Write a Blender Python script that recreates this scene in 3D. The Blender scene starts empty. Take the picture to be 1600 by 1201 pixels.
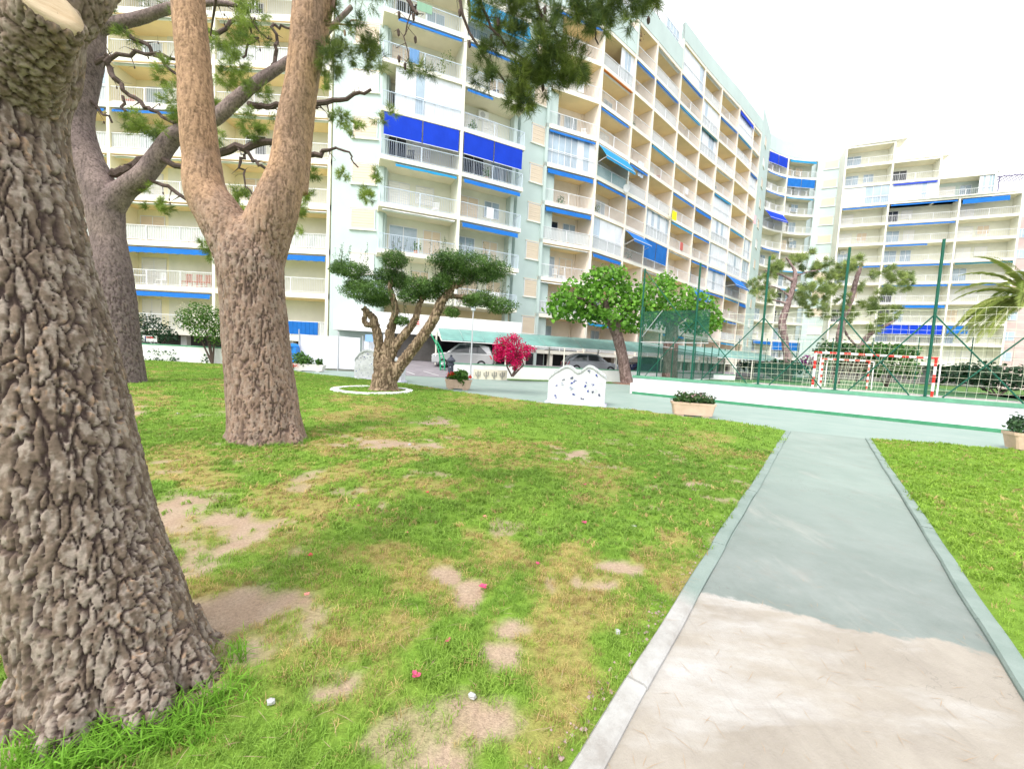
import bpy, math, random
import numpy as np
from mathutils import Vector, Matrix
R = math.radians
PI = math.pi
random.seed(7)
rng = np.random.default_rng(11)
scene = bpy.context.scene
C = scene.collection

# ------------------------------------------------------------------ camera, sky, sun, exposure
FPX, PITCH, ROLL, EYE = 640.0, R(4.06), R(2.96), 1.55
cp, sp, cr, sr = math.cos(PITCH), math.sin(PITCH), math.cos(ROLL), math.sin(ROLL)
FW = Vector((0, cp, -sp)); UP = Vector((0, sp, cp)); RX = Vector((1, 0, 0))
CX = RX * cr + UP * sr; CU = UP * cr - RX * sr
cam_d = bpy.data.cameras.new('camera'); cam = bpy.data.objects.new('camera', cam_d); C.objects.link(cam)
cam_d.sensor_fit = 'HORIZONTAL'; cam_d.sensor_width = 36; cam_d.lens = 36 * FPX / 1600
cam_d.clip_start = 0.05; cam_d.clip_end = 3000
cam.matrix_world = Matrix(((CX.x, CU.x, -FW.x, 0), (CX.y, CU.y, -FW.y, 0), (CX.z, CU.z, -FW.z, EYE), (0, 0, 0, 1)))
scene.camera = cam

SUN_EL, SUN_AZ = R(52), R(215)       # azimuth clockwise from +Y (sun behind the camera, to the left)
world = bpy.data.worlds.new('World'); scene.world = world; world.use_nodes = True
wn = world.node_tree; wn.nodes.clear()
sky = wn.nodes.new('ShaderNodeTexSky'); sky.sky_type = 'NISHITA'; sky.sun_disc = False
sky.sun_elevation = SUN_EL; sky.sun_rotation = SUN_AZ; sky.dust_density = 5.0; sky.air_density = 1.0; sky.ozone_density = 1.0
hs = wn.nodes.new('ShaderNodeHueSaturation'); hs.inputs['Saturation'].default_value = 0.3; hs.inputs['Value'].default_value = 1.25
bg = wn.nodes.new('ShaderNodeBackground'); bg.inputs['Strength'].default_value = 0.15
wo = wn.nodes.new('ShaderNodeOutputWorld')
wn.links.new(sky.outputs[0], hs.inputs['Color']); veil_ = wn.nodes.new('ShaderNodeMix'); veil_.data_type = 'RGBA'; veil_.inputs[0].default_value = .72; veil_.inputs[7].default_value = (6.6, 6.65, 6.8, 1)   # thin even cloud
wn.links.new(hs.outputs[0], veil_.inputs[6]); wn.links.new(veil_.outputs[2], bg.inputs[0]); wn.links.new(bg.outputs[0], wo.inputs[0])
sd = bpy.data.lights.new('sun', 'SUN'); sd.energy = 1.3; sd.angle = R(14); sd.color = (1, .96, .9)
sun = bpy.data.objects.new('sun', sd); C.objects.link(sun)
sdir = Vector((math.sin(SUN_AZ) * math.cos(SUN_EL), math.cos(SUN_AZ) * math.cos(SUN_EL), math.sin(SUN_EL)))
sun.rotation_euler = sdir.to_track_quat('Z', 'Y').to_euler()
vs = scene.view_settings; vs.view_transform = 'Standard'; vs.look = 'None'; vs.gamma = 1.0; vs.use_curve_mapping = False
vs.exposure = 1.1
scene.cycles.max_bounces = 8; scene.cycles.transparent_max_bounces = 24
scene.cycles.use_denoising = True

# ------------------------------------------------------------------ placing: a direction seen in the photo, at a real distance
def ray(px, py):
    return FW + CX * ((px - 800) / FPX) - CU * ((py - 600.5) / FPX)
def P(px, py, D):
    d = ray(px, py); k = D / d.y
    return Vector((d.x * k, D, EYE + d.z * k))
def G(px, py, z=0.0):
    d = ray(px, py); k = (z - EYE) / d.z
    return Vector((d.x * k, d.y * k, z))
def XY(px, py, D):
    p = P(px, py, D); return Vector((p.x, p.y))

# ------------------------------------------------------------------ materials
MATS = {}
def mat(name, col, rough=.8, metal=0, spec=.3, var=0.0, vscale=3.0, bump=0, bscale=40, col2=None, vstretch=(1, 1, 1), alpha=1, trans=0, attr=None, sheen=0, detail=5):
    if name in MATS: return MATS[name]
    m = bpy.data.materials.new(name); m.use_nodes = True; MATS[name] = m
    nt = m.node_tree; b = nt.nodes['Principled BSDF']
    b.inputs['Roughness'].default_value = rough; b.inputs['Metallic'].default_value = metal
    b.inputs['Specular IOR Level'].default_value = spec
    b.inputs['Alpha'].default_value = alpha
    c = (*col, 1)
    b.inputs['Base Color'].default_value = c
    tc = nt.nodes.new('ShaderNodeTexCoord'); mp = nt.nodes.new('ShaderNodeMapping'); mp.inputs['Scale'].default_value = vstretch
    nt.links.new(tc.outputs['Object'], mp.inputs[0])
    src = None
    if attr:
        a = nt.nodes.new('ShaderNodeAttribute'); a.attribute_name = attr; src = a.outputs['Color']
    if var > 0 or col2:
        n = nt.nodes.new('ShaderNodeTexNoise'); n.inputs['Scale'].default_value = vscale; n.inputs['Detail'].default_value = detail; n.inputs['Roughness'].default_value = .65
        nt.links.new(mp.outputs[0], n.inputs[0])
        cr_ = nt.nodes.new('ShaderNodeValToRGB')
        c2 = col2 or tuple(x * (1 - var) for x in col)
        c1 = col if col2 else tuple(min(1, x * (1 + var * .5)) for x in col)
        cr_.color_ramp.elements[0].position = .35; cr_.color_ramp.elements[1].position = .68
        cr_.color_ramp.elements[0].color = (*c2, 1); cr_.color_ramp.elements[1].color = (*c1, 1)
        nt.links.new(n.outputs[0], cr_.inputs[0])
        if src:
            mx = nt.nodes.new('ShaderNodeMix'); mx.data_type = 'RGBA'; mx.blend_type = 'MULTIPLY'; mx.inputs[0].default_value = 1
            nt.links.new(src, mx.inputs[6]); nt.links.new(cr_.outputs[0], mx.inputs[7]); src = mx.outputs[2]
        else: src = cr_.outputs[0]
    if src: nt.links.new(src, b.inputs['Base Color'])
    if bump:
        n2 = nt.nodes.new('ShaderNodeTexNoise'); n2.inputs['Scale'].default_value = bscale; n2.inputs['Detail'].default_value = 6
        nt.links.new(mp.outputs[0], n2.inputs[0])
        bp = nt.nodes.new('ShaderNodeBump'); bp.inputs['Strength'].default_value = bump; bp.inputs['Distance'].default_value = .02
        nt.links.new(n2.outputs[0], bp.inputs['Height']); nt.links.new(bp.outputs[0], b.inputs['Normal'])
    if trans:   # thin leaf or cloth: lets some light through
        t = nt.nodes.new('ShaderNodeBsdfTranslucent'); ms = nt.nodes.new('ShaderNodeMixShader'); ms.inputs[0].default_value = trans
        if src: nt.links.new(src, t.inputs[0])
        else: t.inputs[0].default_value = c
        out = nt.nodes['Material Output']
        nt.links.new(b.outputs[0], ms.inputs[1]); nt.links.new(t.outputs[0], ms.inputs[2]); nt.links.new(ms.outputs[0], out.inputs[0])
    return m

fascia = mat('cream_paint', (.82, .79, .70), var=.10, vscale=.7, bump=.1)
white_p = mat('white_paint', (.82, .82, .82), var=.10, vscale=1.2, bump=.15, bscale=30)
mint = mat('mint_render', (.53, .63, .61), var=.08, vscale=.35, bump=.15, bscale=25)
peach = mat('peach_render', (.86, .75, .64), var=.10, vscale=.5)
yellow_r = mat('yellow_render', (.85, .79, .56), var=.10, vscale=.5)
sage = mat('sage_render', (.74, .74, .64), var=.10, vscale=.5)
soffit = mat('soffit_warm_bounce', (.88, .68, .38), var=.08, vscale=.6)  # warm light bounced onto the ceilings is put into this colour
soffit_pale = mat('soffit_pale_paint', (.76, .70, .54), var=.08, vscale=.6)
rail_m = mat('white_railing_metal', (.76, .77, .80), rough=.45, var=.08)
rail_b = mat('blue_grey_railing_metal', (.52, .60, .70), rough=.45)
shut_w = mat('white_shutter', (.80, .79, .76), rough=.6)
shut_p = mat('beige_shutter', (.72, .60, .47), rough=.6)
glass_d = mat('dark_glass', (.03, .035, .04), rough=.08, spec=.8)
glass_b = mat('balcony_glazing', (.38, .48, .58), rough=.1, spec=.8, var=.25, vscale=.5)
glass_w = mat('white_blind_glazing', (.74, .77, .82), rough=.25, spec=.6, var=.1, vscale=.8)
veil = mat('frosted_panel', (.72, .75, .76), rough=.3, alpha=.45)
blue_aw = mat('blue_awning_cloth', (.015, .17, .58), rough=.85, var=.12, vscale=1.5, trans=.15)
blue_dp = mat('royal_blue_screen_cloth', (.004, .05, .60), rough=.8, var=.10, vscale=1.0, trans=.15)
teal_aw = mat('teal_blue_awning_cloth', (.02, .28, .55), rough=.85, var=.12, vscale=1.5, trans=.15)
orange_aw = mat('orange_awning_cloth', (.75, .25, .05), rough=.85)
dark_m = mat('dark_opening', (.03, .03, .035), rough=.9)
grey_wall = mat('grey_render_shaded', (.12, .115, .115), var=.15, vscale=.8)  # darkened: shade under the blocks is put into the wall colour
beige_wall = mat('beige_render_shaded', (.20, .17, .14), var=.15, vscale=.8)  # beige darkened to carry the shade behind the car port
brown_d = mat('brown_door', (.12, .05, .03), rough=.5)
green_pole = mat('green_painted_steel', (.008, .10, .062), rough=.45, var=.2, vscale=6)
steel = mat('galvanised_steel', (.50, .52, .54), rough=.4, metal=.3)
dark_metal = mat('dark_iron', (.05, .055, .075), rough=.5)
black_m = mat('black_rubber', (.015, .015, .017), rough=.6)

# ------------------------------------------------------------------ mesh helpers
class MB:
    def __init__(s): s.v = []; s.f = []; s.m = []
    def add(s, vs_, fs_, mi=0):
        o = len(s.v); s.v += [tuple(v) for v in vs_]; s.f += [tuple(i + o for i in f) for f in fs_]; s.m += [mi] * len(fs_)
    def box(s, x0, x1, y0, y1, z0, z1, mi=0):
        s.add([(x0, y0, z0), (x1, y0, z0), (x1, y1, z0), (x0, y1, z0), (x0, y0, z1), (x1, y0, z1), (x1, y1, z1), (x0, y1, z1)],
              [(0, 3, 2, 1), (4, 5, 6, 7), (0, 1, 5, 4), (1, 2, 6, 5), (2, 3, 7, 6), (3, 0, 4, 7)], mi)
    def obox(s, A, B, d0, d1, z0, z1, mi=0, mis=None):
        """box along the plan line A-B, from offset d0 to d1 behind it (away from the camera side)"""
        A = Vector(A[:2]); B = Vector(B[:2]); t = (B - A).normalized(); n = Vector((-t.y, t.x))
        q = [A + n * d0, B + n * d0, B + n * d1, A + n * d1]
        f = [(0, 3, 2, 1), (4, 5, 6, 7), (0, 1, 5, 4), (1, 2, 6, 5), (2, 3, 7, 6), (3, 0, 4, 7)]
        o = len(s.v)
        s.v += [(p.x, p.y, z0) for p in q] + [(p.x, p.y, z1) for p in q]
        s.f += [tuple(i + o for i in g) for g in f]
        s.m += list(mis) if mis else [mi] * 6
    def bar(s, a, b, r, n=4, r2=None, mi=0):
        a = Vector(a); b = Vector(b); d = b - a
        if d.length < 1e-6: return
        d.normalize(); u = d.cross(Vector((0, 0, 1)))
        if u.length < .05: u = d.cross(Vector((1, 0, 0)))
        u.normalize(); w = d.cross(u); r2 = r if r2 is None else r2
        vs_ = []
        for (p, rr) in ((a, r), (b, r2)):
            for i in range(n):
                t = 2 * PI * i / n + PI / 4
                vs_.append(p + (u * math.cos(t) + w * math.sin(t)) * rr)
        fs_ = [(i, (i + 1) % n, n + (i + 1) % n, n + i) for i in range(n)] + [tuple(range(n))[::-1], tuple(range(n, 2 * n))]
        s.add(vs_, fs_, mi)
    def tube(s, pts, rad, n=10, mi=0, cap=True):
        pts = [Vector(p) for p in pts]; k = len(pts); ref = Vector((.3, 1, .1)); vs_ = []
        for i, p in enumerate(pts):
            d = (pts[min(i + 1, k - 1)] - pts[max(i - 1, 0)]).normalized()
            u = d.cross(ref)
            if u.length < .1: u = d.cross(Vector((1, 0, 0)))
            u.normalize(); w = d.cross(u); rr = rad[i] if hasattr(rad, '__len__') else rad
            vs_ += [p + (u * math.cos(2 * PI * j / n) + w * math.sin(2 * PI * j / n)) * rr for j in range(n)]
        fs_ = [(i * n + j, i * n + (j + 1) % n, (i + 1) * n + (j + 1) % n, (i + 1) * n + j) for i in range(k - 1) for j in range(n)]
        if cap: fs_ += [tuple(range(n))[::-1], tuple(range((k - 1) * n, k * n))]
        s.add(vs_, fs_, mi)
    def lathe(s, prof, n=20, c=(0, 0), mi=0):
        vs_ = [(c[0] + r * math.cos(2 * PI * j / n), c[1] + r * math.sin(2 * PI * j / n), z) for r, z in prof for j in range(n)]
        fs_ = [(i * n + j, i * n + (j + 1) % n, (i + 1) * n + (j + 1) % n, (i + 1) * n + j) for i in range(len(prof) - 1) for j in range(n)]
        s.add(vs_, fs_, mi)
    def build(s, name, mats, parent=None, smooth=False, label=None, kind=None):
        me = bpy.data.meshes.new(name)
        me.from_pydata(s.v, [], s.f)
        if not isinstance(mats, (list, tuple)): mats = [mats]
        for m in mats: me.materials.append(m)
        if len(mats) > 1: me.polygons.foreach_set('material_index', s.m)
        if smooth: me.polygons.foreach_set('use_smooth', [True] * len(me.polygons))
        me.update()
        return link(name, me, parent, label, kind)
def link(name, me, parent=None, label=None, kind=None):
    o = bpy.data.objects.new(name, me); C.objects.link(o)
    if parent:
        o.parent = parent
        o.matrix_parent_inverse = parent.matrix_world.inverted() if False else Matrix.Translation(-Vector(parent.location)) if parent.type == 'EMPTY' else Matrix()
    if label: o['label'] = label
    if kind: o['kind'] = kind
    return o
def tag(o, label, cat, group=None):
    o['label'] = label; o['category'] = cat
    if group: o['group'] = group
    return o
def thing(name, loc, label, cat, group=None):
    o = bpy.data.objects.new(name, None); C.objects.link(o); o.location = loc; o.empty_display_size = .2
    return tag(o, label, cat, group)
def npmesh(name, V, F, mats, parent=None, smooth=False, cols=None, colname='tint', kind=None, fsize=None):
    """fast mesh from numpy arrays; F is (n,3) or (n,4)"""
    me = bpy.data.meshes.new(name)
    V = np.asarray(V, np.float32); F = np.asarray(F, np.int32); k = F.shape[1]
    me.vertices.add(len(V)); me.vertices.foreach_set('co', V.ravel())
    me.loops.add(F.size); me.loops.foreach_set('vertex_index', F.ravel())
    me.polygons.add(len(F)); me.polygons.foreach_set('loop_start', np.arange(0, F.size, k, dtype=np.int32))
    me.polygons.foreach_set('loop_total', np.full(len(F), k, np.int32))
    if smooth: me.polygons.foreach_set('use_smooth', np.ones(len(F), bool))
    if not isinstance(mats, (list, tuple)): mats = [mats]
    for m in mats: me.materials.append(m)
    if cols is not None:
        a = me.color_attributes.new(colname, 'FLOAT_COLOR', 'POINT')
        c4 = np.ones((len(V), 4), np.float32); c4[:, :3] = cols
        a.data.foreach_set('color', c4.ravel())
    me.update(calc_edges=True)
    return link(name, me, parent, None, kind)

# ------------------------------------------------------------------ numpy noise
def hash3(i, seed=0):
    i = i.astype(np.int64)
    h = (i[..., 0] * 374761393 + i[..., 1] * 668265263 + i[..., 2] * 2147483647 + seed * 1274126177) & 0xffffffff
    h = ((h ^ (h >> 13)) * 1274126177) & 0xffffffff
    h = ((h ^ (h >> 16)) * 2246822519) & 0xffffffff
    return ((h ^ (h >> 15)) & 0xffffff) / float(0xffffff)
def vnoise(p, seed=0):
    i = np.floor(p); f = p - i; f = f * f * (3 - 2 * f); r = 0
    for a in (0, 1):
        for b in (0, 1):
            for c in (0, 1):
                w = (f[:, 0] if a else 1 - f[:, 0]) * (f[:, 1] if b else 1 - f[:, 1]) * (f[:, 2] if c else 1 - f[:, 2])
                r = r + w * hash3(i + np.array([a, b, c]), seed)
    return r
def fbm(p, o=4, seed=0):
    r = 0; a = .5; t = 0
    for k in range(o):
        r = r + a * vnoise(p * (2 ** k) + k * 17.3, seed + k); t += a; a *= .55
    return r / t
def voronoi(p, seed=0):
    i = np.floor(p); n = len(p); d1 = np.full(n, 9.); d2 = np.full(n, 9.); idd = np.zeros(n)
    for a in (-1, 0, 1):
        for b in (-1, 0, 1):
            for c in (-1, 0, 1):
                cc = i + np.array([a, b, c])
                q = cc + np.stack([hash3(cc, seed + 1), hash3(cc, seed + 2), hash3(cc, seed + 3)], 1)
                d = np.linalg.norm(q - p, axis=1)
                m = d < d1
                d2 = np.where(m, d1, np.minimum(d2, d)); idd = np.where(m, hash3(cc, seed + 4), idd); d1 = np.where(m, d, d1)
    return d1, d2, idd
def sstep(a, b, x):
    t = np.clip((x - a) / (b - a), 0, 1); return t * t * (3 - 2 * t)

exec_parts = []
# ================================================================== GROUND
def sheet(name, poly, z, m, kind='structure', res=None):
    mb = MB(); mb.add([(p[0], p[1], z) for p in poly], [tuple(range(len(poly)))])
    return mb.build(name, m, kind=kind)

asphalt = mat('distant_ground', (.20, .21, .17), var=.3, vscale=.2)
gm = MB(); gm.add([(-900, -300, -.06), (900, -300, -.06), (900, 1500, -.06), (-900, 1500, -.06)], [(0, 1, 2, 3)])
gm.build('ground', asphalt, kind='structure')

# painted promenade
prom_m = mat('promenade_paint', (.225, .30, .268), rough=.7, col2=(.27, .335, .305), vscale=.9, bump=.15, bscale=60)
sheet('promenade_pavement', [(-60, -3), (60, -3), (60, 26.6), (10, 30), (-3, 26.0), (-60, 26)], 0.0, prom_m)

# path: beige concrete with worn green paint beyond a ragged line
kl_out = [G(1226, 674), G(1054, 941), G(897, 1198)]
kr_out = [G(1361, 687), G(1412, 757), G(1600, 1048)]
kl_in = [G(1231, 676), G(1080, 949), G(957, 1198)]
kr_in = [G(1353, 687), G(1417, 790), G(1567, 1038)]
def extend(pts, far, near):
    a, b = pts[0], pts[-1]; d = (b - a).normalized()
    return [a] + pts[1:-1] + [b, b + d * near]
PD = Vector((math.sin(R(37.15)), math.cos(R(37.15)), 0)); PN = Vector((PD.y, -PD.x, 0))   # path direction and its right-hand side
# the two kerb lines, straight and parallel to the path
cl = -.54; crr = .905
far_l = kl_out[0].dot(PD); far_r = kr_out[0].dot(PD)
0 and print('path', cl, crr, [p.dot(PN) for p in kl_in], [p.dot(PN) for p in kr_in], [p.dot(PN) for p in kl_out], [p.dot(PN) for p in kr_out], far_l, far_r)
def pp(a, n, z=0): return Vector((PD.x * a + PN.x * n, PD.y * a + PN.y * n, z))
pm = bpy.data.materials.new('path_concrete'); pm.use_nodes = True
nt = pm.node_tree; b = nt.nodes['Principled BSDF']; b.inputs['Roughness'].default_value = .85
def N(t, **k):
    n = nt.nodes.new(t)
    for a, v in k.items(): setattr(n, a, v)
    return n
geo = N('ShaderNodeNewGeometry'); dot = N('ShaderNodeVectorMath', operation='DOT_PRODUCT'); dot.inputs[1].default_value = PD
nt.links.new(geo.outputs['Position'], dot.inputs[0])
def noise(scale, detail=5, rough=.6, stretch=None):
    n = N('ShaderNodeTexNoise'); n.inputs['Scale'].default_value = scale; n.inputs['Detail'].default_value = detail; n.inputs['Roughness'].default_value = rough
    if stretch:
        mp = N('ShaderNodeMapping'); mp.inputs['Scale'].default_value = stretch; mp.inputs['Rotation'].default_value = (0, 0, R(37.15)); nt.links.new(geo.outputs['Position'], mp.inputs[0]); nt.links.new(mp.outputs[0], n.inputs[0])
    else: nt.links.new(geo.outputs['Position'], n.inputs[0])
    return n.outputs[0]
def ramp(src, p0, p1, c0=(0, 0, 0), c1=(1, 1, 1)):
    r = N('ShaderNodeValToRGB'); r.color_ramp.elements[0].position = p0; r.color_ramp.elements[1].position = p1
    r.color_ramp.elements[0].color = (*c0, 1); r.color_ramp.elements[1].color = (*c1, 1); nt.links.new(src, r.inputs[0]); return r.outputs[0]
def math_(op, a, b_):
    m = N('ShaderNodeMath', operation=op)
    for i, x in enumerate((a, b_)):
        if hasattr(x, 'links'): nt.links.new(x, m.inputs[i])
        else: m.inputs[i].default_value = x
    return m.outputs[0]
def mix(f, a, b_, mode='MIX'):
    m = N('ShaderNodeMix', data_type='RGBA', blend_type=mode)
    for i, x in ((0, f), (6, a), (7, b_)):
        if hasattr(x, 'links'): nt.links.new(x, m.inputs[i])
        elif i == 0: m.inputs[0].default_value = x
        else: m.inputs[i].default_value = (*x, 1)
    return m.outputs[2]
edge_a = sum(G(*q).dot(PD) for q in ((1095, 928), (1330, 985), (1560, 1030))) / 3
nmix = N('ShaderNodeVectorMath', operation='DOT_PRODUCT'); nmix.inputs[1].default_value = PN; nt.links.new(geo.outputs['Position'], nmix.inputs[0])
e1, e2 = G(1095, 928), G(1560, 1030)
slope = (e2.dot(PD) - e1.dot(PD)) / (e2.dot(PN) - e1.dot(PN))
lin = math_('SUBTRACT', dot.outputs['Value'], math_('MULTIPLY', nmix.outputs['Value'], slope))
a0 = e1.dot(PD) - slope * e1.dot(PN)
wob = math_('MULTIPLY', math_('SUBTRACT', noise(1.6, 4), .5), .55)
s_edge = math_('ADD', math_('SUBTRACT', lin, a0), wob)
s_edge = math_('ADD', s_edge, math_('MULTIPLY', math_('SUBTRACT', noise(14, 6, .7), .5), .16))
paint_f = ramp(math_('ADD', math_('MULTIPLY', s_edge, 22.0), .5), .0, 1.0)
worn = ramp(noise(1.1, 8, .7, (1.0, .35, 1)), .56, .70)
conc = mix(ramp(noise(2.2, 8, .7), .3, .7), (.25, .222, .185), (.35, .318, .272))
conc = mix(ramp(noise(.9, 6, .6, (.6, 1.6, 1)), .52, .66), conc, (.43, .42, .405))
conc = mix(ramp(noise(60, 3), .25, .5), mix(.35, conc, (.30, .27, .24)), conc)
pfar = ramp(math_('MULTIPLY', math_('SUBTRACT', lin, a0), .22), .1, .9)
paint = mix(pfar, mix(ramp(noise(1.5, 7, .7), .35, .65), (.155, .185, .17), (.215, .245, .23)), mix(ramp(noise(1.0, 6), .35, .65), (.195, .25, .22), (.24, .295, .265)))
paint = mix(math_('MULTIPLY', worn, .55), paint, (.34, .34, .31))
vo = N('ShaderNodeTexVoronoi', feature='DISTANCE_TO_EDGE'); vo.inputs['Scale'].default_value = 1.1; wv_ = N('ShaderNodeVectorMath', operation='ADD'); nz_ = N('ShaderNodeTexNoise'); nz_.inputs['Scale'].default_value = 4; nz_.inputs['Detail'].default_value = 6
nt.links.new(geo.outputs['Position'], nz_.inputs[0]); nt.links.new(geo.outputs['Position'], wv_.inputs[0]); nt.links.new(nz_.outputs['Color'], wv_.inputs[1]); nt.links.new(wv_.outputs[0], vo.inputs['Vector'])
crack = ramp(vo.outputs['Distance'], .0, .007, (1, 1, 1), (0, 0, 0)); crack = math_('MULTIPLY', crack, ramp(noise(.8, 3), .52, .6))
base_c = mix(paint_f, conc, paint)
scuff = math_('MULTIPLY', ramp(noise(2.2, 9, .8, (9, .7, 1)), .56, .70), .30)
base_c = mix(scuff, base_c, (.15, .145, .13)); blot = math_('MULTIPLY', ramp(noise(3.2, 8, .75), .54, .74), .35); base_c = mix(blot, base_c, (.22, .19, .17))
base_c = mix(math_('MULTIPLY', crack, .45), base_c, (.12, .11, .10))
nt.links.new(base_c, b.inputs['Base Color'])
bp = N('ShaderNodeBump'); bp.inputs['Strength'].default_value = .35; bp.inputs['Distance'].default_value = .01
nt.links.new(noise(90, 8, .7), bp.inputs['Height']); nt.links.new(bp.outputs[0], b.inputs['Normal'])
KW = .105
near_a = -4.0
sheet('path', [pp(near_a, cl), pp(near_a, crr), pp(far_r + .1, crr), pp(far_l + .3, cl)], .008, pm)
sheet('path', [pp(near_a, crr), pp(near_a, crr + 1.5), pp(near_a + .1, crr + 1.5), pp(near_a + .1, crr)], .0085, pm) if False else None

kerb_m = bpy.data.materials.new('kerb_concrete'); kerb_m.use_nodes = True
nt = kerb_m.node_tree; b = nt.nodes['Principled BSDF']; b.inputs['Roughness'].default_value = .85
geo = N('ShaderNodeNewGeometry'); dot = N('ShaderNodeVectorMath', operation='DOT_PRODUCT'); dot.inputs[1].default_value = PD; nt.links.new(geo.outputs['Position'], dot.inputs[0])
s_edge = math_('ADD', math_('SUBTRACT', dot.outputs['Value'], e1.dot(PD) - .15), math_('MULTIPLY', math_('SUBTRACT', noise(2.5, 4), .5), .5))
pf = ramp(math_('ADD', math_('MULTIPLY', s_edge, 5.0), .5), 0, 1)
cc = mix(ramp(noise(4, 7, .7), .35, .65), (.28, .265, .245), (.42, .42, .41)); pc = mix(ramp(noise(2.5, 7, .7), .35, .7), (.17, .225, .20), (.24, .295, .27))
nt.links.new(mix(pf, cc, pc), b.inputs['Base Color'])
bp = N('ShaderNodeBump'); bp.inputs['Strength'].default_value = .4; bp.inputs['Distance'].default_value = .015
nt.links.new(noise(35, 7, .7), bp.inputs['Height']); nt.links.new(bp.outputs[0], b.inputs['Normal'])
def kerb(n0, n1, a0_, a1_):
    """kerb stones laid end to end, slightly uneven, worn top edges"""
    a = a0_; L = 0.98
    while a < a1_ - .05:
        e = min(a + L, a1_); nseg = 8; prof = lambda w, h: [(0, -.05), (0, h * .6), (w * .1, h), (w * .88, h * .98), (w, h * .7), (w, -.05)]
        V = []; F = []
        off = random.uniform(-.004, .004); hh = .036 + random.uniform(-.003, .004)
        for i in range(nseg + 1):
            t = a + .003 + (e - a - .006) * i / nseg
            wv = .006 * math.sin(t * 1.1) + .003 * math.sin(t * 5.3 + 1)
            for (w, h) in prof(n1 - n0, hh + random.uniform(-.002, .002)):
                V.append(pp(t, n0 + w + off + wv, h))
        for i in range(nseg):
            for j in range(5): F.append((i * 6 + j, i * 6 + j + 1, (i + 1) * 6 + j + 1, (i + 1) * 6 + j))
        F += [tuple(range(6)), tuple(range(nseg * 6, nseg * 6 + 6))[::-1]]
        mb = MB(); mb.add(V, F); o = mb.build('kerb', kerb_m, kind='structure'); a = e
kerb(cl - KW, cl, near_a, far_l)
kerb(crr, crr + KW, near_a, far_r)

# lawns: fine near the camera, with soil, dry and green areas as the colour of what lies there
lawn_m = mat('lawn_soil_and_thatch', (1, 1, 1), rough=.95, spec=.1, var=.35, vscale=55, bump=.6, bscale=120, attr='tint')
edge_px = [(1226, 674), (1150, 661), (1060, 650.5), (1000, 642), (930, 637), (855, 632), (780, 622), (700, 611), (640, 601), (600, 596.5), (560, 592), (500, 586), (463, 581), (420, 573.5)]
edge = [G(*q) for q in edge_px]
lawn_poly = [pp(near_a, cl - KW * .45), pp(far_l, cl - KW * .45)] + edge[1:] + [Vector((-11.5, 26.4, 0)), Vector((-60, 26.4, 0)), Vector((-60, near_a - 2, 0)), Vector((-2, -4.5, 0))]
lawn_poly = np.array([(p[0], p[1]) for p in lawn_poly])
right_edge = [G(1361, 687), G(1600, 705), G(1900, 726)]
right_poly = np.array([(p[0], p[1]) for p in [pp(near_a, crr + KW * .45), pp(far_r, crr + KW * .45)] + right_edge[1:] + [Vector((40, 14, 0)), Vector((40, -6, 0))]])
def inpoly(x, y, poly):
    r = np.zeros(len(x), bool); n = len(poly); j = n - 1
    for i in range(n):
        xi, yi = poly[i]; xj, yj = poly[j]
        c = ((yi > y) != (yj > y)) & (x < (xj - xi) * (y - yi) / (yj - yi + 1e-12) + xi)
        r ^= c; j = i
    return r
# bare (soil) and dry patches where the photo has them: centre px, half sizes px
bare_px = [(330, 835, 95, 58), (385, 960, 95, 40), (270, 880, 60, 50), (300, 790, 60, 20), (950, 902, 42, 20), (800, 985, 30, 16), (735, 940, 26, 28), (700, 905, 18, 12), (1022, 765, 20, 6), (1092, 764, 20, 7),
           (680, 660, 30, 7), (530, 1080, 62, 32), (740, 1130, 60, 40), (210, 648, 26, 7), (790, 1030, 28, 18), (665, 700, 35, 9), (900, 712, 25, 6), (575, 695, 45, 12), (680, 1200, 60, 30), (320, 1010, 40, 30), (690, 800, 0, 0), (180, 640, 40, 10)]
dry_px = [(640, 690, 130, 26), (770, 705, 90, 16), (460, 800, 90, 45), (700, 890, 160, 50), (560, 640, 80, 18), (880, 900, 90, 45), (850, 1020, 90, 60), (620, 1100, 120, 70), (480, 860, 90, 60), (330, 900, 130, 120),
          (660, 760, 90, 18), (1040, 880, 60, 40), (200, 625, 80, 20), (560, 980, 110, 60), (290, 730, 80, 30), (500, 745, 60, 20), (900, 960, 80, 50), (850, 1130, 50, 80), (760, 625, 60, 8)]
def patches(x, y, lst, seed):
    p = np.stack([x * 1.3, y * 1.3, np.zeros_like(x)], 1)
    wob = (fbm(p * 2.6, 5, seed) - .5) * 2.4
    f = np.zeros_like(x)
    for (a, b_, rx, ry) in lst:
        if rx == 0: continue
        c = G(a, b_); ex = (G(a + rx, b_) - c); ey = (G(a, b_ - ry) - G(a, b_ + ry)) * .5
        M = np.array([[ex.x, ey.x], [ex.y, ey.y]]); iM = np.linalg.inv(M)
        dx = x - c.x; dy = y - c.y
        u = iM[0, 0] * dx + iM[0, 1] * dy; v = iM[1, 0] * dx + iM[1, 1] * dy
        d = np.sqrt(u * u + v * v) + wob
        f = np.maximum(f, 1 - sstep(.65, 1.25, d))
    return f
def edge_low(x, y, z):
    n = x * PN.x + y * PN.y; near_k = (n > cl - KW - .05) & (n < crr + KW + .05)
    return np.where(near_k, np.minimum(z, .014), z)
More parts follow.
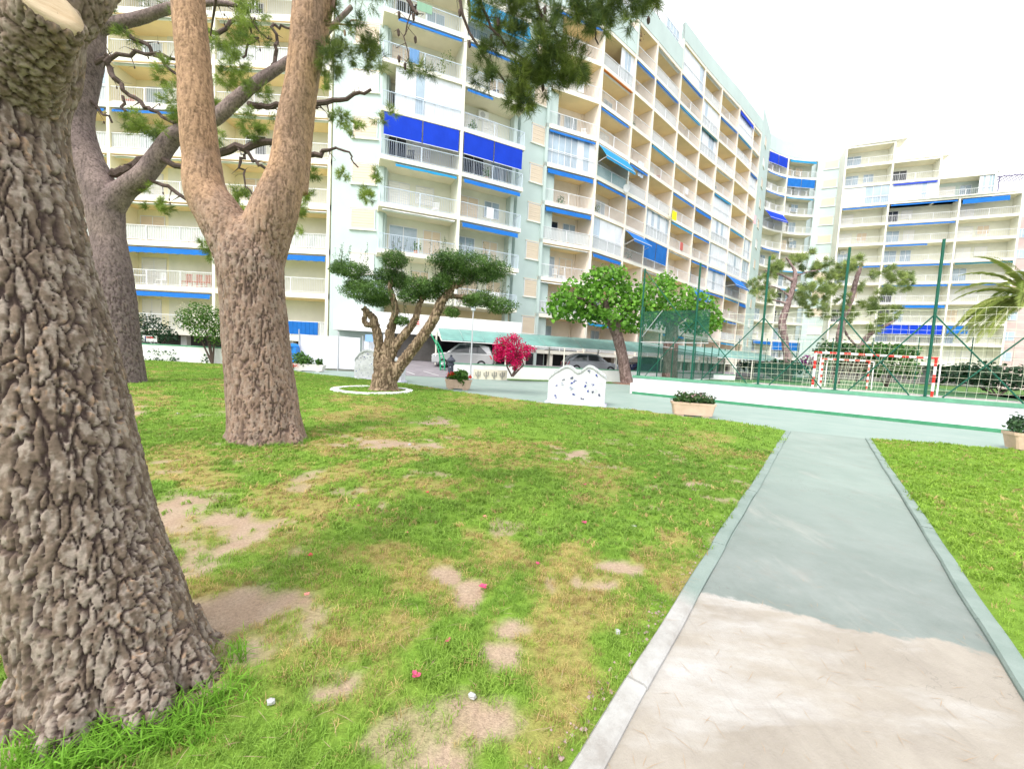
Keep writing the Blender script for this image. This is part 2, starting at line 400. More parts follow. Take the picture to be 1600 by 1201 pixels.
def lawn_fields(x, y):
    p = np.stack([x, y, np.zeros_like(x)], 1)
    bare = patches(x, y, bare_px, 3)
    near = np.exp(-((x + 1.62) ** 2 + (y - 1.8) ** 2) / .42)
    bare = np.maximum(bare, sstep(.45, .62, near + (fbm(p * 3, 4, 8) - .5) * .4) * (x > -2.9))
    fleck = sstep(.66, .74, fbm(p * 2.6, 4, 21)) * .7 * (y < 9)
    bare = np.maximum(bare * sstep(.32, .60, fbm(p * 5.0, 5, 77) + .06), fleck)
    dry = np.maximum(patches(x, y, dry_px, 5) * .75 * sstep(.25, .6, fbm(p * 2.2, 4, 78)) , sstep(.56 - .10 * (y < 3.5), .76, fbm(p * .9, 4, 30)) * .5)
    dry = np.clip(dry, 0, 1); right = (x * PN.x + y * PN.y) > 0       # the right-hand lawn is lush
    return np.where(right, 0, bare), np.where(right, dry * .3, dry)
def lawn_colour(x, y, bare, dry):
    p = np.stack([x, y, np.zeros_like(x)], 1)
    g1 = np.array([.15, .28, .035]); g2 = np.array([.22, .36, .05]); dr = np.array([.40, .31, .12]); so = np.array([.40, .285, .20]); so2 = np.array([.50, .39, .29])
    t = fbm(p * .7, 4, 40)[:, None]; c = g1 * (1 - t) + g2 * t
    c = c * (1 - dry[:, None]) + dr * dry[:, None]
    t2 = fbm(p * 9, 3, 41)[:, None]; sc = so * (1 - t2) + so2 * t2
    return c * (1 - bare[:, None]) + sc * bare[:, None]
def lawn(name, poly, label=None):
    # polar grid about the camera's feet: dense near, sparse far
    x0, x1 = poly[:, 0].min(), poly[:, 0].max()
    rr = np.concatenate([np.arange(.5, 8, .05), 8 * 1.022 ** np.arange(0, 110)]); rr = rr[rr < 70]
    th = np.radians(np.arange(-88, 88.1, .55))
    Rr, Th = np.meshgrid(rr, th, indexing='ij'); X = Rr * np.sin(Th); Y = Rr * np.cos(Th) - .3
    ins = inpoly(X.ravel(), Y.ravel(), poly).reshape(X.shape)
    bare, dry = lawn_fields(X.ravel(), Y.ravel())
    p = np.stack([X.ravel(), Y.ravel(), 0 * X.ravel()], 1)
    Z = .012 + .03 * fbm(p * 1.2, 3, 50) * np.clip(Y.ravel() / 3, 0.3, 1) + .012 * fbm(p * 12, 3, 51) - .014 * bare
    cols = lawn_colour(X.ravel(), Y.ravel(), bare, dry); Z = edge_low(X.ravel(), Y.ravel(), Z)
    V = np.stack([X.ravel(), Y.ravel(), Z], 1); nr, nc = X.shape
    idx = np.arange(nr * nc).reshape(nr, nc)
    q = np.stack([idx[:-1, :-1], idx[:-1, 1:], idx[1:, 1:], idx[1:, :-1]], -1).reshape(-1, 4)
    cent = V[q].mean(1); keep = inpoly(cent[:, 0], cent[:, 1], poly)
    q = q[keep]; used = np.unique(q); mp = np.zeros(len(V), int); mp[used] = np.arange(len(used))
    o = npmesh(name, V[used], mp[q], lawn_m, smooth=True, cols=cols[used]); o['kind'] = 'structure'
    return o
lawn('lawn', lawn_poly); lawn('lawn', right_poly)
# a flat sheet just under each lawn closes the edge of the grid
under_m = mat('lawn_under_soil', (.17, .26, .05), var=.3, vscale=20)
def flat(poly, z): mb = MB(); mb.add([(a, c_, z) for a, c_ in poly], [tuple(range(len(poly)))]); return mb.build('lawn_bed', under_m, kind='structure')
flat(lawn_poly, .006); flat(right_poly, .006)

# ------------------------------------------------------------------ grass blades (stuff): tufts set out on points by geometry nodes
grass_m = bpy.data.materials.new('grass_blade'); grass_m.use_nodes = True
nt = grass_m.node_tree; b = nt.nodes['Principled BSDF']; b.inputs['Roughness'].default_value = .6; b.inputs['Specular IOR Level'].default_value = .25
at = N('ShaderNodeAttribute', attribute_type='INSTANCER', attribute_name='tint')
tr = N('ShaderNodeBsdfTranslucent'); ms = N('ShaderNodeMixShader'); ms.inputs[0].default_value = .35
nt.links.new(at.outputs['Color'], b.inputs['Base Color']); nt.links.new(at.outputs['Color'], tr.inputs[0])
nt.links.new(b.outputs[0], ms.inputs[1]); nt.links.new(tr.outputs[0], ms.inputs[2]); nt.links.new(ms.outputs[0], nt.nodes['Material Output'].inputs[0])
def tuft_mesh(n, h, w, spread, seed, lie=.5):
    r = np.random.default_rng(seed); V = []; F = []
    for i in range(n):
        a = r.uniform(0, 2 * PI); d = r.uniform(0, spread); bx, by = d * math.cos(a), d * math.sin(a)
        hh = h * r.uniform(.5, 1.15); dr = r.uniform(0, 2 * PI); ln = r.uniform(.15, lie + .3) * hh * 1.3; ww = w * r.uniform(.7, 1.2)
        dx, dy = math.cos(dr), math.sin(dr); sx, sy = -dy * ww, dx * ww
        k = len(V)
        V += [(bx - sx, by - sy, -.004), (bx + sx, by + sy, -.004),
              (bx + dx * ln * .35 - sx * .8, by + dy * ln * .35 - sy * .8, hh * .6), (bx + dx * ln * .35 + sx * .8, by + dy * ln * .35 + sy * .8, hh * .6), (bx + dx * ln, by + dy * ln, hh * (1 - .35 * lie))]
        F += [(k, k + 1, k + 3), (k, k + 3, k + 2), (k + 2, k + 3, k + 4)]
    me = bpy.data.meshes.new('grass_tuft'); me.from_pydata(V, [], F); me.materials.append(grass_m); me.update()
    return bpy.data.objects.new('grass_tuft', me)
def points_gn(name, pts, cols, rots, scales, src, kind='stuff'):
    me = bpy.data.meshes.new(name); n = len(pts); me.vertices.add(n); me.vertices.foreach_set('co', np.asarray(pts, np.float32).ravel())
    a = me.attributes.new('tint', 'FLOAT_COLOR', 'POINT'); c4 = np.ones((n, 4), np.float32); c4[:, :3] = cols; a.data.foreach_set('color', c4.ravel())
    a = me.attributes.new('spin', 'FLOAT_VECTOR', 'POINT'); a.data.foreach_set('vector', np.asarray(rots, np.float32).ravel())
    a = me.attributes.new('size', 'FLOAT', 'POINT'); a.data.foreach_set('value', np.asarray(scales, np.float32).ravel())
    me.update()
    ng = bpy.data.node_groups.new(name + '_scatter', 'GeometryNodeTree')
    ng.interface.new_socket('Geometry', in_out='INPUT', socket_type='NodeSocketGeometry'); ng.interface.new_socket('Geometry', in_out='OUTPUT', socket_type='NodeSocketGeometry')
    gi = ng.nodes.new('NodeGroupInput'); go = ng.nodes.new('NodeGroupOutput')
    ip = ng.nodes.new('GeometryNodeInstanceOnPoints'); oi = ng.nodes.new('GeometryNodeObjectInfo'); oi.inputs['Object'].default_value = src; oi.inputs['As Instance'].default_value = True
    r = ng.nodes.new('GeometryNodeInputNamedAttribute'); r.data_type = 'FLOAT_VECTOR'; r.inputs[0].default_value = 'spin'
    s_ = ng.nodes.new('GeometryNodeInputNamedAttribute'); s_.data_type = 'FLOAT'; s_.inputs[0].default_value = 'size'
    e = ng.nodes.new('FunctionNodeEulerToRotation')
    L = ng.links.new
    L(gi.outputs[0], ip.inputs['Points']); L(oi.outputs['Geometry'], ip.inputs['Instance']); L(r.outputs['Attribute'], e.inputs[0]); L(e.outputs[0], ip.inputs['Rotation']); L(s_.outputs['Attribute'], ip.inputs['Scale']); L(ip.outputs[0], go.inputs[0])
    o = link(name, me); md = o.modifiers.new('scatter', 'NODES'); md.node_group = ng
    o['kind'] = kind
    return o
def grass_points(poly, y0, y1, dens, seed, xr=(-30, 30)):
    r = np.random.default_rng(seed)
    # sample in the camera's wedge only
    area = 0; pts = []
    n = int(dens * (y1 - y0) * (y1 + y0) * 1.45)
    if poly is right_poly:
        n = int(n * .9); Y = r.uniform(y0 - 1.5, y1, n); X = r.uniform(0, 2.3, n) * (np.abs(Y) * .8 + 2.2)
    else: Y = np.sqrt(r.uniform(y0 ** 2, y1 ** 2, n)); X = r.uniform(-1.45, 1.45, n) * (Y + .3)
    k = inpoly(X, Y, poly); return X[k], Y[k]
def add_grass(name, poly, y0, y1, dens, src, size, seed, far=False):
    X, Y = grass_points(poly, y0, y1, dens, seed)
    bare, dry = lawn_fields(X, Y); r = np.random.default_rng(seed + 1)
    nn = X * PN.x + Y * PN.y
    keep = (r.uniform(0, 1, len(X)) > bare * .97 + dry * .25) & ((nn < cl - KW - .008) | (nn > crr + KW + .008))
    X, Y, bare, dry = X[keep], Y[keep], bare[keep], dry[keep]
    p = np.stack([X, Y, 0 * X], 1)
    Z = .012 + .03 * fbm(p * 1.2, 3, 50) * np.clip(Y / 3, .3, 1) + .012 * fbm(p * 12, 3, 51) - .014 * bare
    tone = fbm(p * 1.1, 4, 60)[:, None]; clump = fbm(p * 4.5, 3, 61)
    c = np.array([.155, .30, .045]) * (1 - tone) + np.array([.29, .43, .07]) * tone
    lush = (X * PN.x + Y * PN.y > 0)[:, None]; c = np.where(lush, c * .6 + np.array([.30, .46, .045]) * .4, c)
    isdry = (r.uniform(0, 1, len(X)) < dry * .8 + .05)[:, None]
    dc = np.array([.50, .38, .16]) * r.uniform(.7, 1.15, (len(X), 1))
    yel = np.array([.34, .40, .06])
    c = c * (1 - .5 * dry[:, None]) + yel * .5 * dry[:, None]
    c = np.where(isdry, dc, c) * r.uniform(.75, 1.25, (len(X), 1))
    rot = np.stack([r.normal(0, .15, len(X)), r.normal(0, .15, len(X)), r.uniform(0, 6.28, len(X))], 1)
    sc = size * r.uniform(.6, 1.2, len(X)) * (.55 + .9 * clump) * (1 - .35 * dry)
    pts = np.stack([X, Y, Z], 1)
    return points_gn(name, pts, c, rot, sc, src)
t1 = tuft_mesh(9, .045, .0017, .03, 1, .9); t2 = tuft_mesh(12, .05, .004, .07, 2, .8); t3 = tuft_mesh(12, .055, .009, .16, 3, .8)
add_grass('grass', lawn_poly, .6, 3.2, 1500, t1, 1.0, 100)
add_grass('grass', lawn_poly, 3.2, 7.5, 420, t2, .95, 110)
add_grass('grass', lawn_poly, 7.5, 26, 62, t3, .95, 120)
add_grass('grass', right_poly, .6, 4.5, 700, t1, 1.0, 130)
add_grass('grass', right_poly, 4.5, 14, 190, t2, 1.0, 140)
# longer blades round the foot of the near pine
lt = tuft_mesh(14, .13, .0032, .04, 5, 1.1)
r_ = np.random.default_rng(5)
lp = [G(a, b_) for a, b_ in [(20 + 3.4 * i + r_.uniform(-12, 12), 1196 - 1.0 * i + r_.uniform(-10, 60)) for i in range(95)] + [(360 + r_.uniform(-8, 122), 694 + r_.uniform(-2, 8)) for i in range(70)] + [(340 + 60 * r_.uniform(0, 1), 1060 + 40 * r_.uniform(-1, 1)) for i in range(8)]]
n_ = len(lp)
points_gn('long_grass', np.array([(p.x, p.y, .02) for p in lp]), np.array([.17, .36, .035]) * r_.uniform(.7, 1.3, (n_, 1)), np.stack([r_.normal(0, .2, n_), r_.normal(0, .2, n_), r_.uniform(0, 6, n_)], 1), r_.uniform(.6, 1.0, n_), lt)

# ================================================================== APARTMENT BUILDINGS
FLOOR0, FH = 2.13, 3.0
def offset_line(pts, d):
    """polyline shifted d behind (away from the camera side)"""
    pts = [Vector(p) for p in pts]; out = []
    for i, p in enumerate(pts):
        a = pts[max(i - 1, 0)]; b_ = pts[min(i + 1, len(pts) - 1)]
        if i == 0: t = pts[1] - pts[0]
        elif i == len(pts) - 1: t = pts[-1] - pts[-2]
        else: t = (p - a).normalized() + (b_ - p).normalized()
        t.normalize(); n = Vector((-t.y, t.x))
        k = 1.0
        if 0 < i < len(pts) - 1:
            s1 = (p - a).normalized(); k = 1 / max(.5, Vector((-s1.y, s1.x)).dot(n))
        out.append(p + n * d * k)
    return out
def strip(mb, pts, d0, d1, z0, z1, mi_front=0, mi_bot=0, mi_top=None, ends=True):
    """solid band that follows a plan polyline"""
    a = offset_line(pts, d0) if d0 else [Vector(p) for p in pts]; b_ = offset_line(pts, d1); n = len(a)
    for i in range(n - 1):
        q = [a[i], a[i + 1], b_[i + 1], b_[i]]
        v = [(p.x, p.y, z0) for p in q] + [(p.x, p.y, z1) for p in q]
        mb.add(v, [(0, 3, 2, 1)], mi_bot); mb.add(v, [(4, 5, 6, 7)], mi_front if mi_top is None else mi_top); mb.add(v, [(0, 1, 5, 4)], mi_front); mb.add(v, [(2, 3, 7, 6)], mi_front)
        if ends and i == 0: mb.add(v, [(3, 0, 4, 7)], mi_front)
        if ends and i == n - 2: mb.add(v, [(1, 2, 6, 5)], mi_front)
def railing(A, B, z, parent, m=None, gap=.125, infill=None, h=1.02, curtain=None, returns=0.0):
    mb = MB(); A = Vector(A); B = Vector(B); t = (B - A); L = t.length; t.normalize(); n = Vector((-t.y, t.x)); o = n * .10
    def pt(s, zz): q = A + t * s + o; return (q.x, q.y, zz)
    e = .06
    mb.bar(pt(e, z + h), pt(L - e, z + h), .028); mb.bar(pt(e, z + .09), pt(L - e, z + .09), .018)
    k = max(1, int(L / 2.2))
    for i in range(k + 1):
        s = e + (L - 2 * e) * i / k
        mb.bar(pt(s, z), pt(s, z + h), .035)
    nb = int(L / gap)
    for i in range(1, nb):
        s = e + (L - 2 * e) * i / nb
        mb.bar(pt(s, z + .09), pt(s, z + h), .0095)
    if returns:
        for s0, sg in ((e, -1), (L - e, 1)):
            if (returns == 1 and sg > 0) or (returns == 2 and sg < 0): continue
            for j in range(9):
                q = A + t * s0 + n * (.1 + j * .13); mb.bar((q.x, q.y, z), (q.x, q.y, z + h), .0095 if j % 4 else .03)
            q0 = A + t * s0 + n * .1; q1 = A + t * s0 + n * 1.15
            mb.bar((q0.x, q0.y, z + h), (q1.x, q1.y, z + h), .028)
    ro = mb.build('railing', m or rail_m, parent)
    if infill:
        mb = MB(); mb.obox(A + t * .07, B - t * .07, .135, .145, z + .1, z + h - .04); mb.build('railing_panel', infill, ro if False else parent)
    return ro
def window(A, B, s0, s1, z0, z1, d, parent, kind='shutter', panes=2):
    """window set on the wall that lies d behind line A-B, from s0 to s1 metres along it"""
    A = Vector(A); B = Vector(B); t = (B - A).normalized(); a = A + t * s0; b_ = A + t * s1
    mb = MB(); f = .05
    mb.obox(a, b_, d - .06, d - .003, z1 - f, z1); mb.obox(a, b_, d - .06, d - .003, z0, z0 + f)
    n = panes; w = (s1 - s0)
    for i in range(n + 1):
        c = s0 + (w - f) * i / n
        mb.obox(A + t * c, A + t * (c + f), d - .058, d - .004, z0 + f + .002, z1 - f - .002)
    fr = mb.build('window', rail_m, parent)
    mb = MB(); mb.obox(A + t * (s0 + f + .004), A + t * (s1 - f - .004), d - .035, d - .012, z0 + f + .004, z1 - f - .004)
    if kind in ('shutter', 'blind'):
        # slatted roller blind
        mb = MB(); k = max(4, int((z1 - z0 - 2 * f) / .16)); dz = (z1 - z0 - 2 * f - .01) / k
        for i in range(k):
            mb.obox(A + t * (s0 + f + .004), A + t * (s1 - f - .004), d - .05 + .006 * (i % 2), d - .012, z0 + f + .005 + dz * i, z0 + f + .005 + dz * (i + .93))
    o = mb.build('shutter' if kind in ('shutter', 'blind') else 'pane', {'shutter': random.choice([shut_w, shut_w, shut_p]), 'dark': glass_d, 'glass': glass_b, 'blind': shut_p}[kind], fr)
    return fr
def rolled_awning(A, B, z, parent, m, drop=.32, s0=.25, s1=None, scallop=False, out=.12):
    """a folded arm awning under the slab, with its roller box and a short valance"""
    A = Vector(A); B = Vector(B); t = (B - A); L = t.length; t.normalize(); n = Vector((-t.y, t.x)); s1 = L - .25 if s1 is None else s1
    a = A + t * s0; b_ = A + t * s1
    def q(p, d, zz): r = p + n * d; return (r.x, r.y, zz)
    mb = MB(); mb.bar(q(a, .22, z - .12), q(b_, .22, z - .12), .075, 6, mi=1)
    k = 24 if scallop else 10; V = []; F = []
    for i in range(k + 1):
        p = a + (b_ - a) * i / k; dz = (.035 if i % 2 else -.0) if scallop else .012 * math.sin(i * 1.7)
        V += [q(p, .20, z - .06), q(p, out - .14, z - .14), q(p, out - .18, z - drop + dz), q(p, out - .165, z - drop + dz)]
    for i in range(k):
        for j in range(3): F.append((i * 4 + j, (i + 1) * 4 + j, (i + 1) * 4 + j + 1, i * 4 + j + 1))
    mb.add(V, F, 0)
    return mb.build('awning', [m, rail_m], parent)
def open_awning(A, B, z, parent, m, reach=1.1, drop=1.25, s0=.2, s1=None):
    A = Vector(A); B = Vector(B); t = (B - A); L = t.length; t.normalize(); n = Vector((-t.y, t.x)); s1 = L - .2 if s1 is None else s1
    a = A + t * s0; b_ = A + t * s1
    def q(p, d, zz): r = p + n * d; return (r.x, r.y, zz)
    mb = MB(); k = 8; V = []; F = []
    for i in range(k + 1):
        p = a + (b_ - a) * i / k; sag = .03 * math.sin(PI * i / k)
        V += [q(p, .05, z - .08), q(p, -reach * .5, z - .08 - drop * .5 - sag), q(p, -reach, z - .08 - drop), q(p, -reach - .01, z - .32 - drop + .02 * (i % 2))]
    for i in range(k):
        for j in range(3): F.append((i * 4 + j, (i + 1) * 4 + j, (i + 1) * 4 + j + 1, i * 4 + j + 1))
    mb.add(V, F, 0)
    mb.bar(q(a, .06, z - .1), q(b_, .06, z - .1), .07, 6, mi=1); mb.bar(q(a, -reach, z - .08 - drop), q(b_, -reach, z - .08 - drop), .03, 4, mi=1)
    for p in (a + t * .1, b_ - t * .1): mb.bar(q(p, .1, z - 1.0 - drop * .45), q(p, -reach, z - .1 - drop), .02, 4, mi=1)
    return mb.build('awning', [m, rail_m], parent)
def drop_screen(A, B, z, parent, m, drop=1.5, s0=.15, s1=None, split=True):
    A = Vector(A); B = Vector(B); t = (B - A); L = t.length; t.normalize(); s1 = L - .15 if s1 is None else s1
    k = 2 if split else 1; w = (s1 - s0) / k
    for i in range(k):
        mb = MB(); a = A + t * (s0 + w * i + .04); b_ = A + t * (s0 + w * (i + 1) - .04); n = Vector((-t.y, t.x)); K = 10; V = []; F = []
        for j in range(K + 1):
            p = a + (b_ - a) * j / K
            for zz, dd in ((z - .03, .03), (z - drop * .5, .03 + .02 * math.sin(j * 1.3)), (z - drop, .05)):
                r = p + n * dd; V.append((r.x, r.y, zz))
        for j in range(K):
            for g in range(2): F.append((j * 3 + g, (j + 1) * 3 + g, (j + 1) * 3 + g + 1, j * 3 + g + 1))
        mb.add(V, F, 0); c = a + n * .05; e = b_ + n * .05
        mb.bar((c.x, c.y, z - drop), (e.x, e.y, z - drop), .025, 4, mi=1)
        mb.build('awning', [m, rail_m], parent)
def glazing(A, B, z0, z1, parent, m, n=6, half=False, d=.16):
    """closed-in balcony: a frame of posts with a mid rail, panes behind"""
    A = Vector(A); B = Vector(B); t = (B - A); L = t.length; t.normalize()
    mb = MB(); f = .05; a = A + t * .06; b_ = B - t * .06; LL = L - .12
    for zz in (z0 + .003, z0 + (z1 - z0) * .42, z1 - f - .003): mb.obox(a, b_, d - .03, d + .03, zz, zz + f)
    for i in range(n + 1):
        s = (LL - f) * i / n; mb.obox(a + t * s, a + t * (s + f), d - .032, d + .028, z0 + f + .006, z1 - f - .006)
    fr = mb.build('balcony_glazing', rail_m, parent)
    for i in range(n):
        s = (LL - f) * i / n + f; e = (LL - f) * (i + 1) / n
        mb = MB(); mb.obox(a + t * (s + .002), a + t * (e - .002), d - .008, d + .008, z0 + f + .004, z1 - f - .004)
        mm = m
        if m is glass_w and random.random() < .25: mm = glass_b
        if m is glass_b and random.random() < .3: mm = glass_w
        mb.build('pane', mm, fr)
def ac_unit(A, B, s, z, d, parent):
    A = Vector(A); B = Vector(B); t = (B - A).normalized(); n = Vector((-t.y, t.x))
    mb = MB(); mb.obox(A + t * s, A + t * (s + .8), d - .32, d - .02, z, z + .55, 0)
    c = A + t * (s + .32) + n * (d - .33)
    pts = [(c.x + t.x * .2 * math.cos(j * PI / 8), c.y + t.y * .2 * math.cos(j * PI / 8), z + .28 + .2 * math.sin(j * PI / 8)) for j in range(16)]
    mb.add(pts, [tuple(range(16))], 1)
    mb.build('air_conditioner', [white_p, steel], parent)

def wing(root, cols, k0, krange, depth=1.9, wall=peach, soff=soffit, rmat=None, special={}, thick=.30, seed=1, rail_gap=.13, pr_awn=.4, awn=(blue_aw, teal_aw), end_l=True, end_r=True, veil_p=.0, base=FLOOR0, part_w=.2, glass_m=glass_w, subdiv=None, openl=False, openr=False):
    """a run of balcony bays. cols: plan points left to right; krange: per bay, one past its last floor"""
    rs = random.Random(seed); nb = len(cols) - 1; kmax = max(krange)
    sub = subdiv or [[cols[i], cols[i + 1]] for i in range(nb)]
    for k in range(k0, kmax + 1):
        z = base + FH * k
        # slabs: one per bay group that exists at this level (floor of k, ceiling of k-1)
        i = 0
        while i < nb:
            if krange[i] >= k:
                j = i
                while j + 1 < nb and krange[j + 1] >= k: j += 1
                line = []
                for b_ in range(i, j + 1): line += sub[b_] if not line else sub[b_][1:]
                mb = MB(); strip(mb, line, 0, depth + .02, z - thick, z, 0, 1)
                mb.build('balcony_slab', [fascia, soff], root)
                i = j + 1
            else: i += 1
    for bi in range(nb):
        A, B = Vector(cols[bi]), Vector(cols[bi + 1]); t = (B - A); L = t.length; t.normalize()
        ztop = base + FH * krange[bi]
        mb = MB(); strip(mb, sub[bi], depth, depth + .25, base + FH * k0 - .3, ztop, 0, 0); mb.build('wall', wall, root)
        for k in range(k0, krange[bi]):
            z = base + FH * k; zt = z + FH - thick
            sp = special.get((bi, k), {})
            segs = list(zip(sub[bi][:-1], sub[bi][1:]))
            if sp.get('rail', True):
                rr = 0
                if bi == 0 and openl: rr = 1
                if bi == nb - 1 and openr: rr = 2
                if not subdiv:
                    railing(A, B, z, root, rmat, rail_gap, infill=sp.get('infill', veil if rs.random() < veil_p else None), returns=rr)
                else:
                    for (p, q) in segs: railing(p, q, z, root, rmat, rail_gap)
            # doors on the wall behind
            W = offset_line([A, B], depth); LW = (W[1] - W[0]).length
            if sp.get('door', True):
                u = rs.uniform(.25, .9); w1 = rs.uniform(1.4, 2.0)
                kd = rs.choice(['shutter', 'shutter', 'shutter', 'glass', 'dark']) if 'dk' not in sp else sp['dk']
                window(W[0], W[1], u, min(u + w1, LW - .3), z + .02, z + 2.2, 0, root, kd)
                if LW - u - w1 > 1.9 and rs.random() < .75:
                    v = u + w1 + rs.uniform(.35, .7); window(W[0], W[1], v, min(v + 1.3, LW - .35), z + (.02 if rs.random() < .5 else .95), z + 2.2, 0, root, rs.choice(['shutter', 'shutter', 'glass']))
            a = sp.get('awn', 'auto')
            if a == 'auto': a = 'roll' if rs.random() < pr_awn else ('white' if rs.random() < .35 else None)
            mm = sp.get('m', rs.choice(awn))
            if a == 'roll': rolled_awning(A, B, zt, root, mm, s0=sp.get('s0', .3), s1=sp.get('s1'), scallop=sp.get('sc', False), drop=sp.get('drop', .32))
            elif a == 'white': rolled_awning(A, B, zt, root, white_p, drop=.18)
            elif a == 'open': open_awning(A, B, zt, root, mm, s0=sp.get('s0', .15), s1=sp.get('s1'), reach=sp.get('reach', 1.0), drop=sp.get('drop', 1.3))
            elif a == 'screen': drop_screen(A, B, zt, root, mm, drop=sp.get('drop', 1.5))
            if sp.get('glaze'): glazing(A + t * sp.get('g0', 0), B - t * sp.get('g1', 0), z + .01, zt - .01, root, sp['glaze'], sp.get('n', 5))
            if sp.get('ac') or rs.random() < .07: ac_unit(W[0], W[1], rs.uniform(.4, max(.5, LW - 1.4)), z + rs.choice([.1, 1.95]), 0, root)
    # partitions stand proud of the slab edges
    for ci in range(nb + 1):
        if (ci == 0 and not end_l) or (ci == nb and not end_r): continue
        ks = max(krange[max(ci - 1, 0)], krange[min(ci, nb - 1)])
        t = (Vector(cols[min(ci + 1, nb)]) - Vector(cols[max(ci - 1, 0)])).normalized(); n = Vector((-t.y, t.x)); c = Vector(cols[ci])
        if ci == 0: c = c + t * part_w * .5
        if ci == nb: c = c - t * part_w * .5
        mb = MB(); a = c - t * part_w / 2; b_ = c + t * part_w / 2
        mb.obox(a, b_, -.025, depth - .01, base + FH * k0 - thick - .006, base + FH * ks - .004, mis=[0, 0, 0, 1, 0, 1])
        mb.build('partition_wall', [fascia, wall], root)

def parapet(root, line, z0, z1, m=mint, d0=-.03, d1=.3, name='parapet'):
    mb = MB(); strip(mb, line, d0, d1, z0, z1); return mb.build(name, m, root)
def tower(root, line, z0, z1, m=mint, d=.35, name='wall'):
    mb = MB(); strip(mb, line, 0, d, z0, z1); return mb.build(name, m, root)
def tower_windows(root, A, B, s0, s1, ks, zo0=1.45, zo1=2.8, base=FLOOR0, kinds=None):
    A = Vector(A); B = Vector(B); t = (B - A).normalized()
    for i, k in enumerate(ks):
        z = base + FH * k
        fr = window(A, B, s0, s1, z + zo0, z + zo1, 0, root, 'blind' if (i * 7 + int(A.x)) % 4 else 'shutter', 1)
        mb = MB(); mb.obox(A + t * (s0 - .08), A + t * (s1 + .08), -.12, -.004, z + zo0 - .07, z + zo0 - .004); mb.build('sill', fascia, fr)
        mb = MB(); mb.obox(A + t * (s0 - .05), A + t * (s1 + .05), -.07, -.004, z + zo1 + .004, z + zo1 + .06); mb.build('lintel', shut_p, fr)

# ---- left block, seen square on, with its pale corner tower
left = thing('apartment_building', (-20, 29, 0), 'long balcony block behind the pine trunks, seen square on, yellow walls, straight blue awnings', 'building')
DA = 28.65
ca = [Vector((x, DA)) for x in (-43.5, -36.0, XY(170, 250, DA).x, XY(334, 300, DA).x, XY(516, 300, DA).x)]
spA = {(2, 1): dict(awn='roll', m=blue_aw, s0=.2, s1=7.0), (2, 0): dict(awn='roll', m=blue_aw, drop=.42), (3, 0): dict(awn=None, dk='dark'),
       (2, 3): dict(awn='white'), (3, 3): dict(awn='white'), (3, 2): dict(awn='white'), (2, 4): dict(awn='roll', m=blue_aw), (3, 4): dict(awn='white'), (2, 2): dict(awn='roll', m=blue_aw, sc=True, drop=.5), (3, 2): dict(awn='white'),
       (1, 4): dict(awn='roll', m=blue_aw), (1, 5): dict(glaze=glass_w, n=8, awn=None), (1, 6): dict(awn='roll', m=blue_aw), (2, 5): dict(awn='white', dk='glass'), (3, 5): dict(awn='white'), (2, 6): dict(awn='white', dk='glass'), (3, 6): dict(awn='white'),
       (2, 7): dict(awn='screen', m=blue_aw, drop=.75), (3, 7): dict(awn='roll', m=blue_aw, drop=.3), (1, 2): dict(awn='white'), (1, 1): dict(awn='white'), (1, 3): dict(awn='white'),
       (3, 1): dict(awn='roll', m=blue_aw, sc=True, drop=.5, dk='dark')}
spA[(2, 1)] = dict(awn='roll', m=blue_aw, sc=False, drop=.45); spA[(2, 2)] = dict(awn='white'); spA[(2, 3)] = dict(awn='white')
spA[(2, 1)] = dict(awn='roll', m=blue_aw, sc=True, drop=.5)
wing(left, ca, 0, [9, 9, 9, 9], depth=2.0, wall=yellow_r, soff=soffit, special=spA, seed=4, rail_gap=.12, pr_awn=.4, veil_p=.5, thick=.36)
parapet(left, ca, FLOOR0 + FH * 9 + .004, FLOOR0 + FH * 9 + 1.2)
# sage-coloured panels between the yellow ends and the doors
for bi in range(4):
    A, B = ca[bi], ca[bi + 1]; L = (B - A).length; t = (B - A).normalized()
    mb = MB(); mb.obox(A + t * 2.4, B - t * .15, 1.93, 1.985, FLOOR0 + .01, FLOOR0 + 27); mb.build('wall', sage, left)
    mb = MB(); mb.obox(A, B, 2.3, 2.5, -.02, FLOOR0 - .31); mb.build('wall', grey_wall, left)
    for s in (L * .3, L * .62):
        mb = MB(); mb.obox(A + t * s, A + t * (s + .4), .5, .9, -.02, FLOOR0 - .365); mb.build('column', white_p, left)
ptw = [ca[-1] + Vector((.102, -.0)), XY(603, 300, 28.9)]
tower(left, ptw, -.02, FLOOR0 + FH * 9 + 2, d=.5)
tl = (ptw[1] - ptw[0]).length
tower_windows(left, ptw[0], ptw[1], tl * .36, tl * .36 + 1.65, range(1, 9), 1.5, 2.85)
for o in []: pass

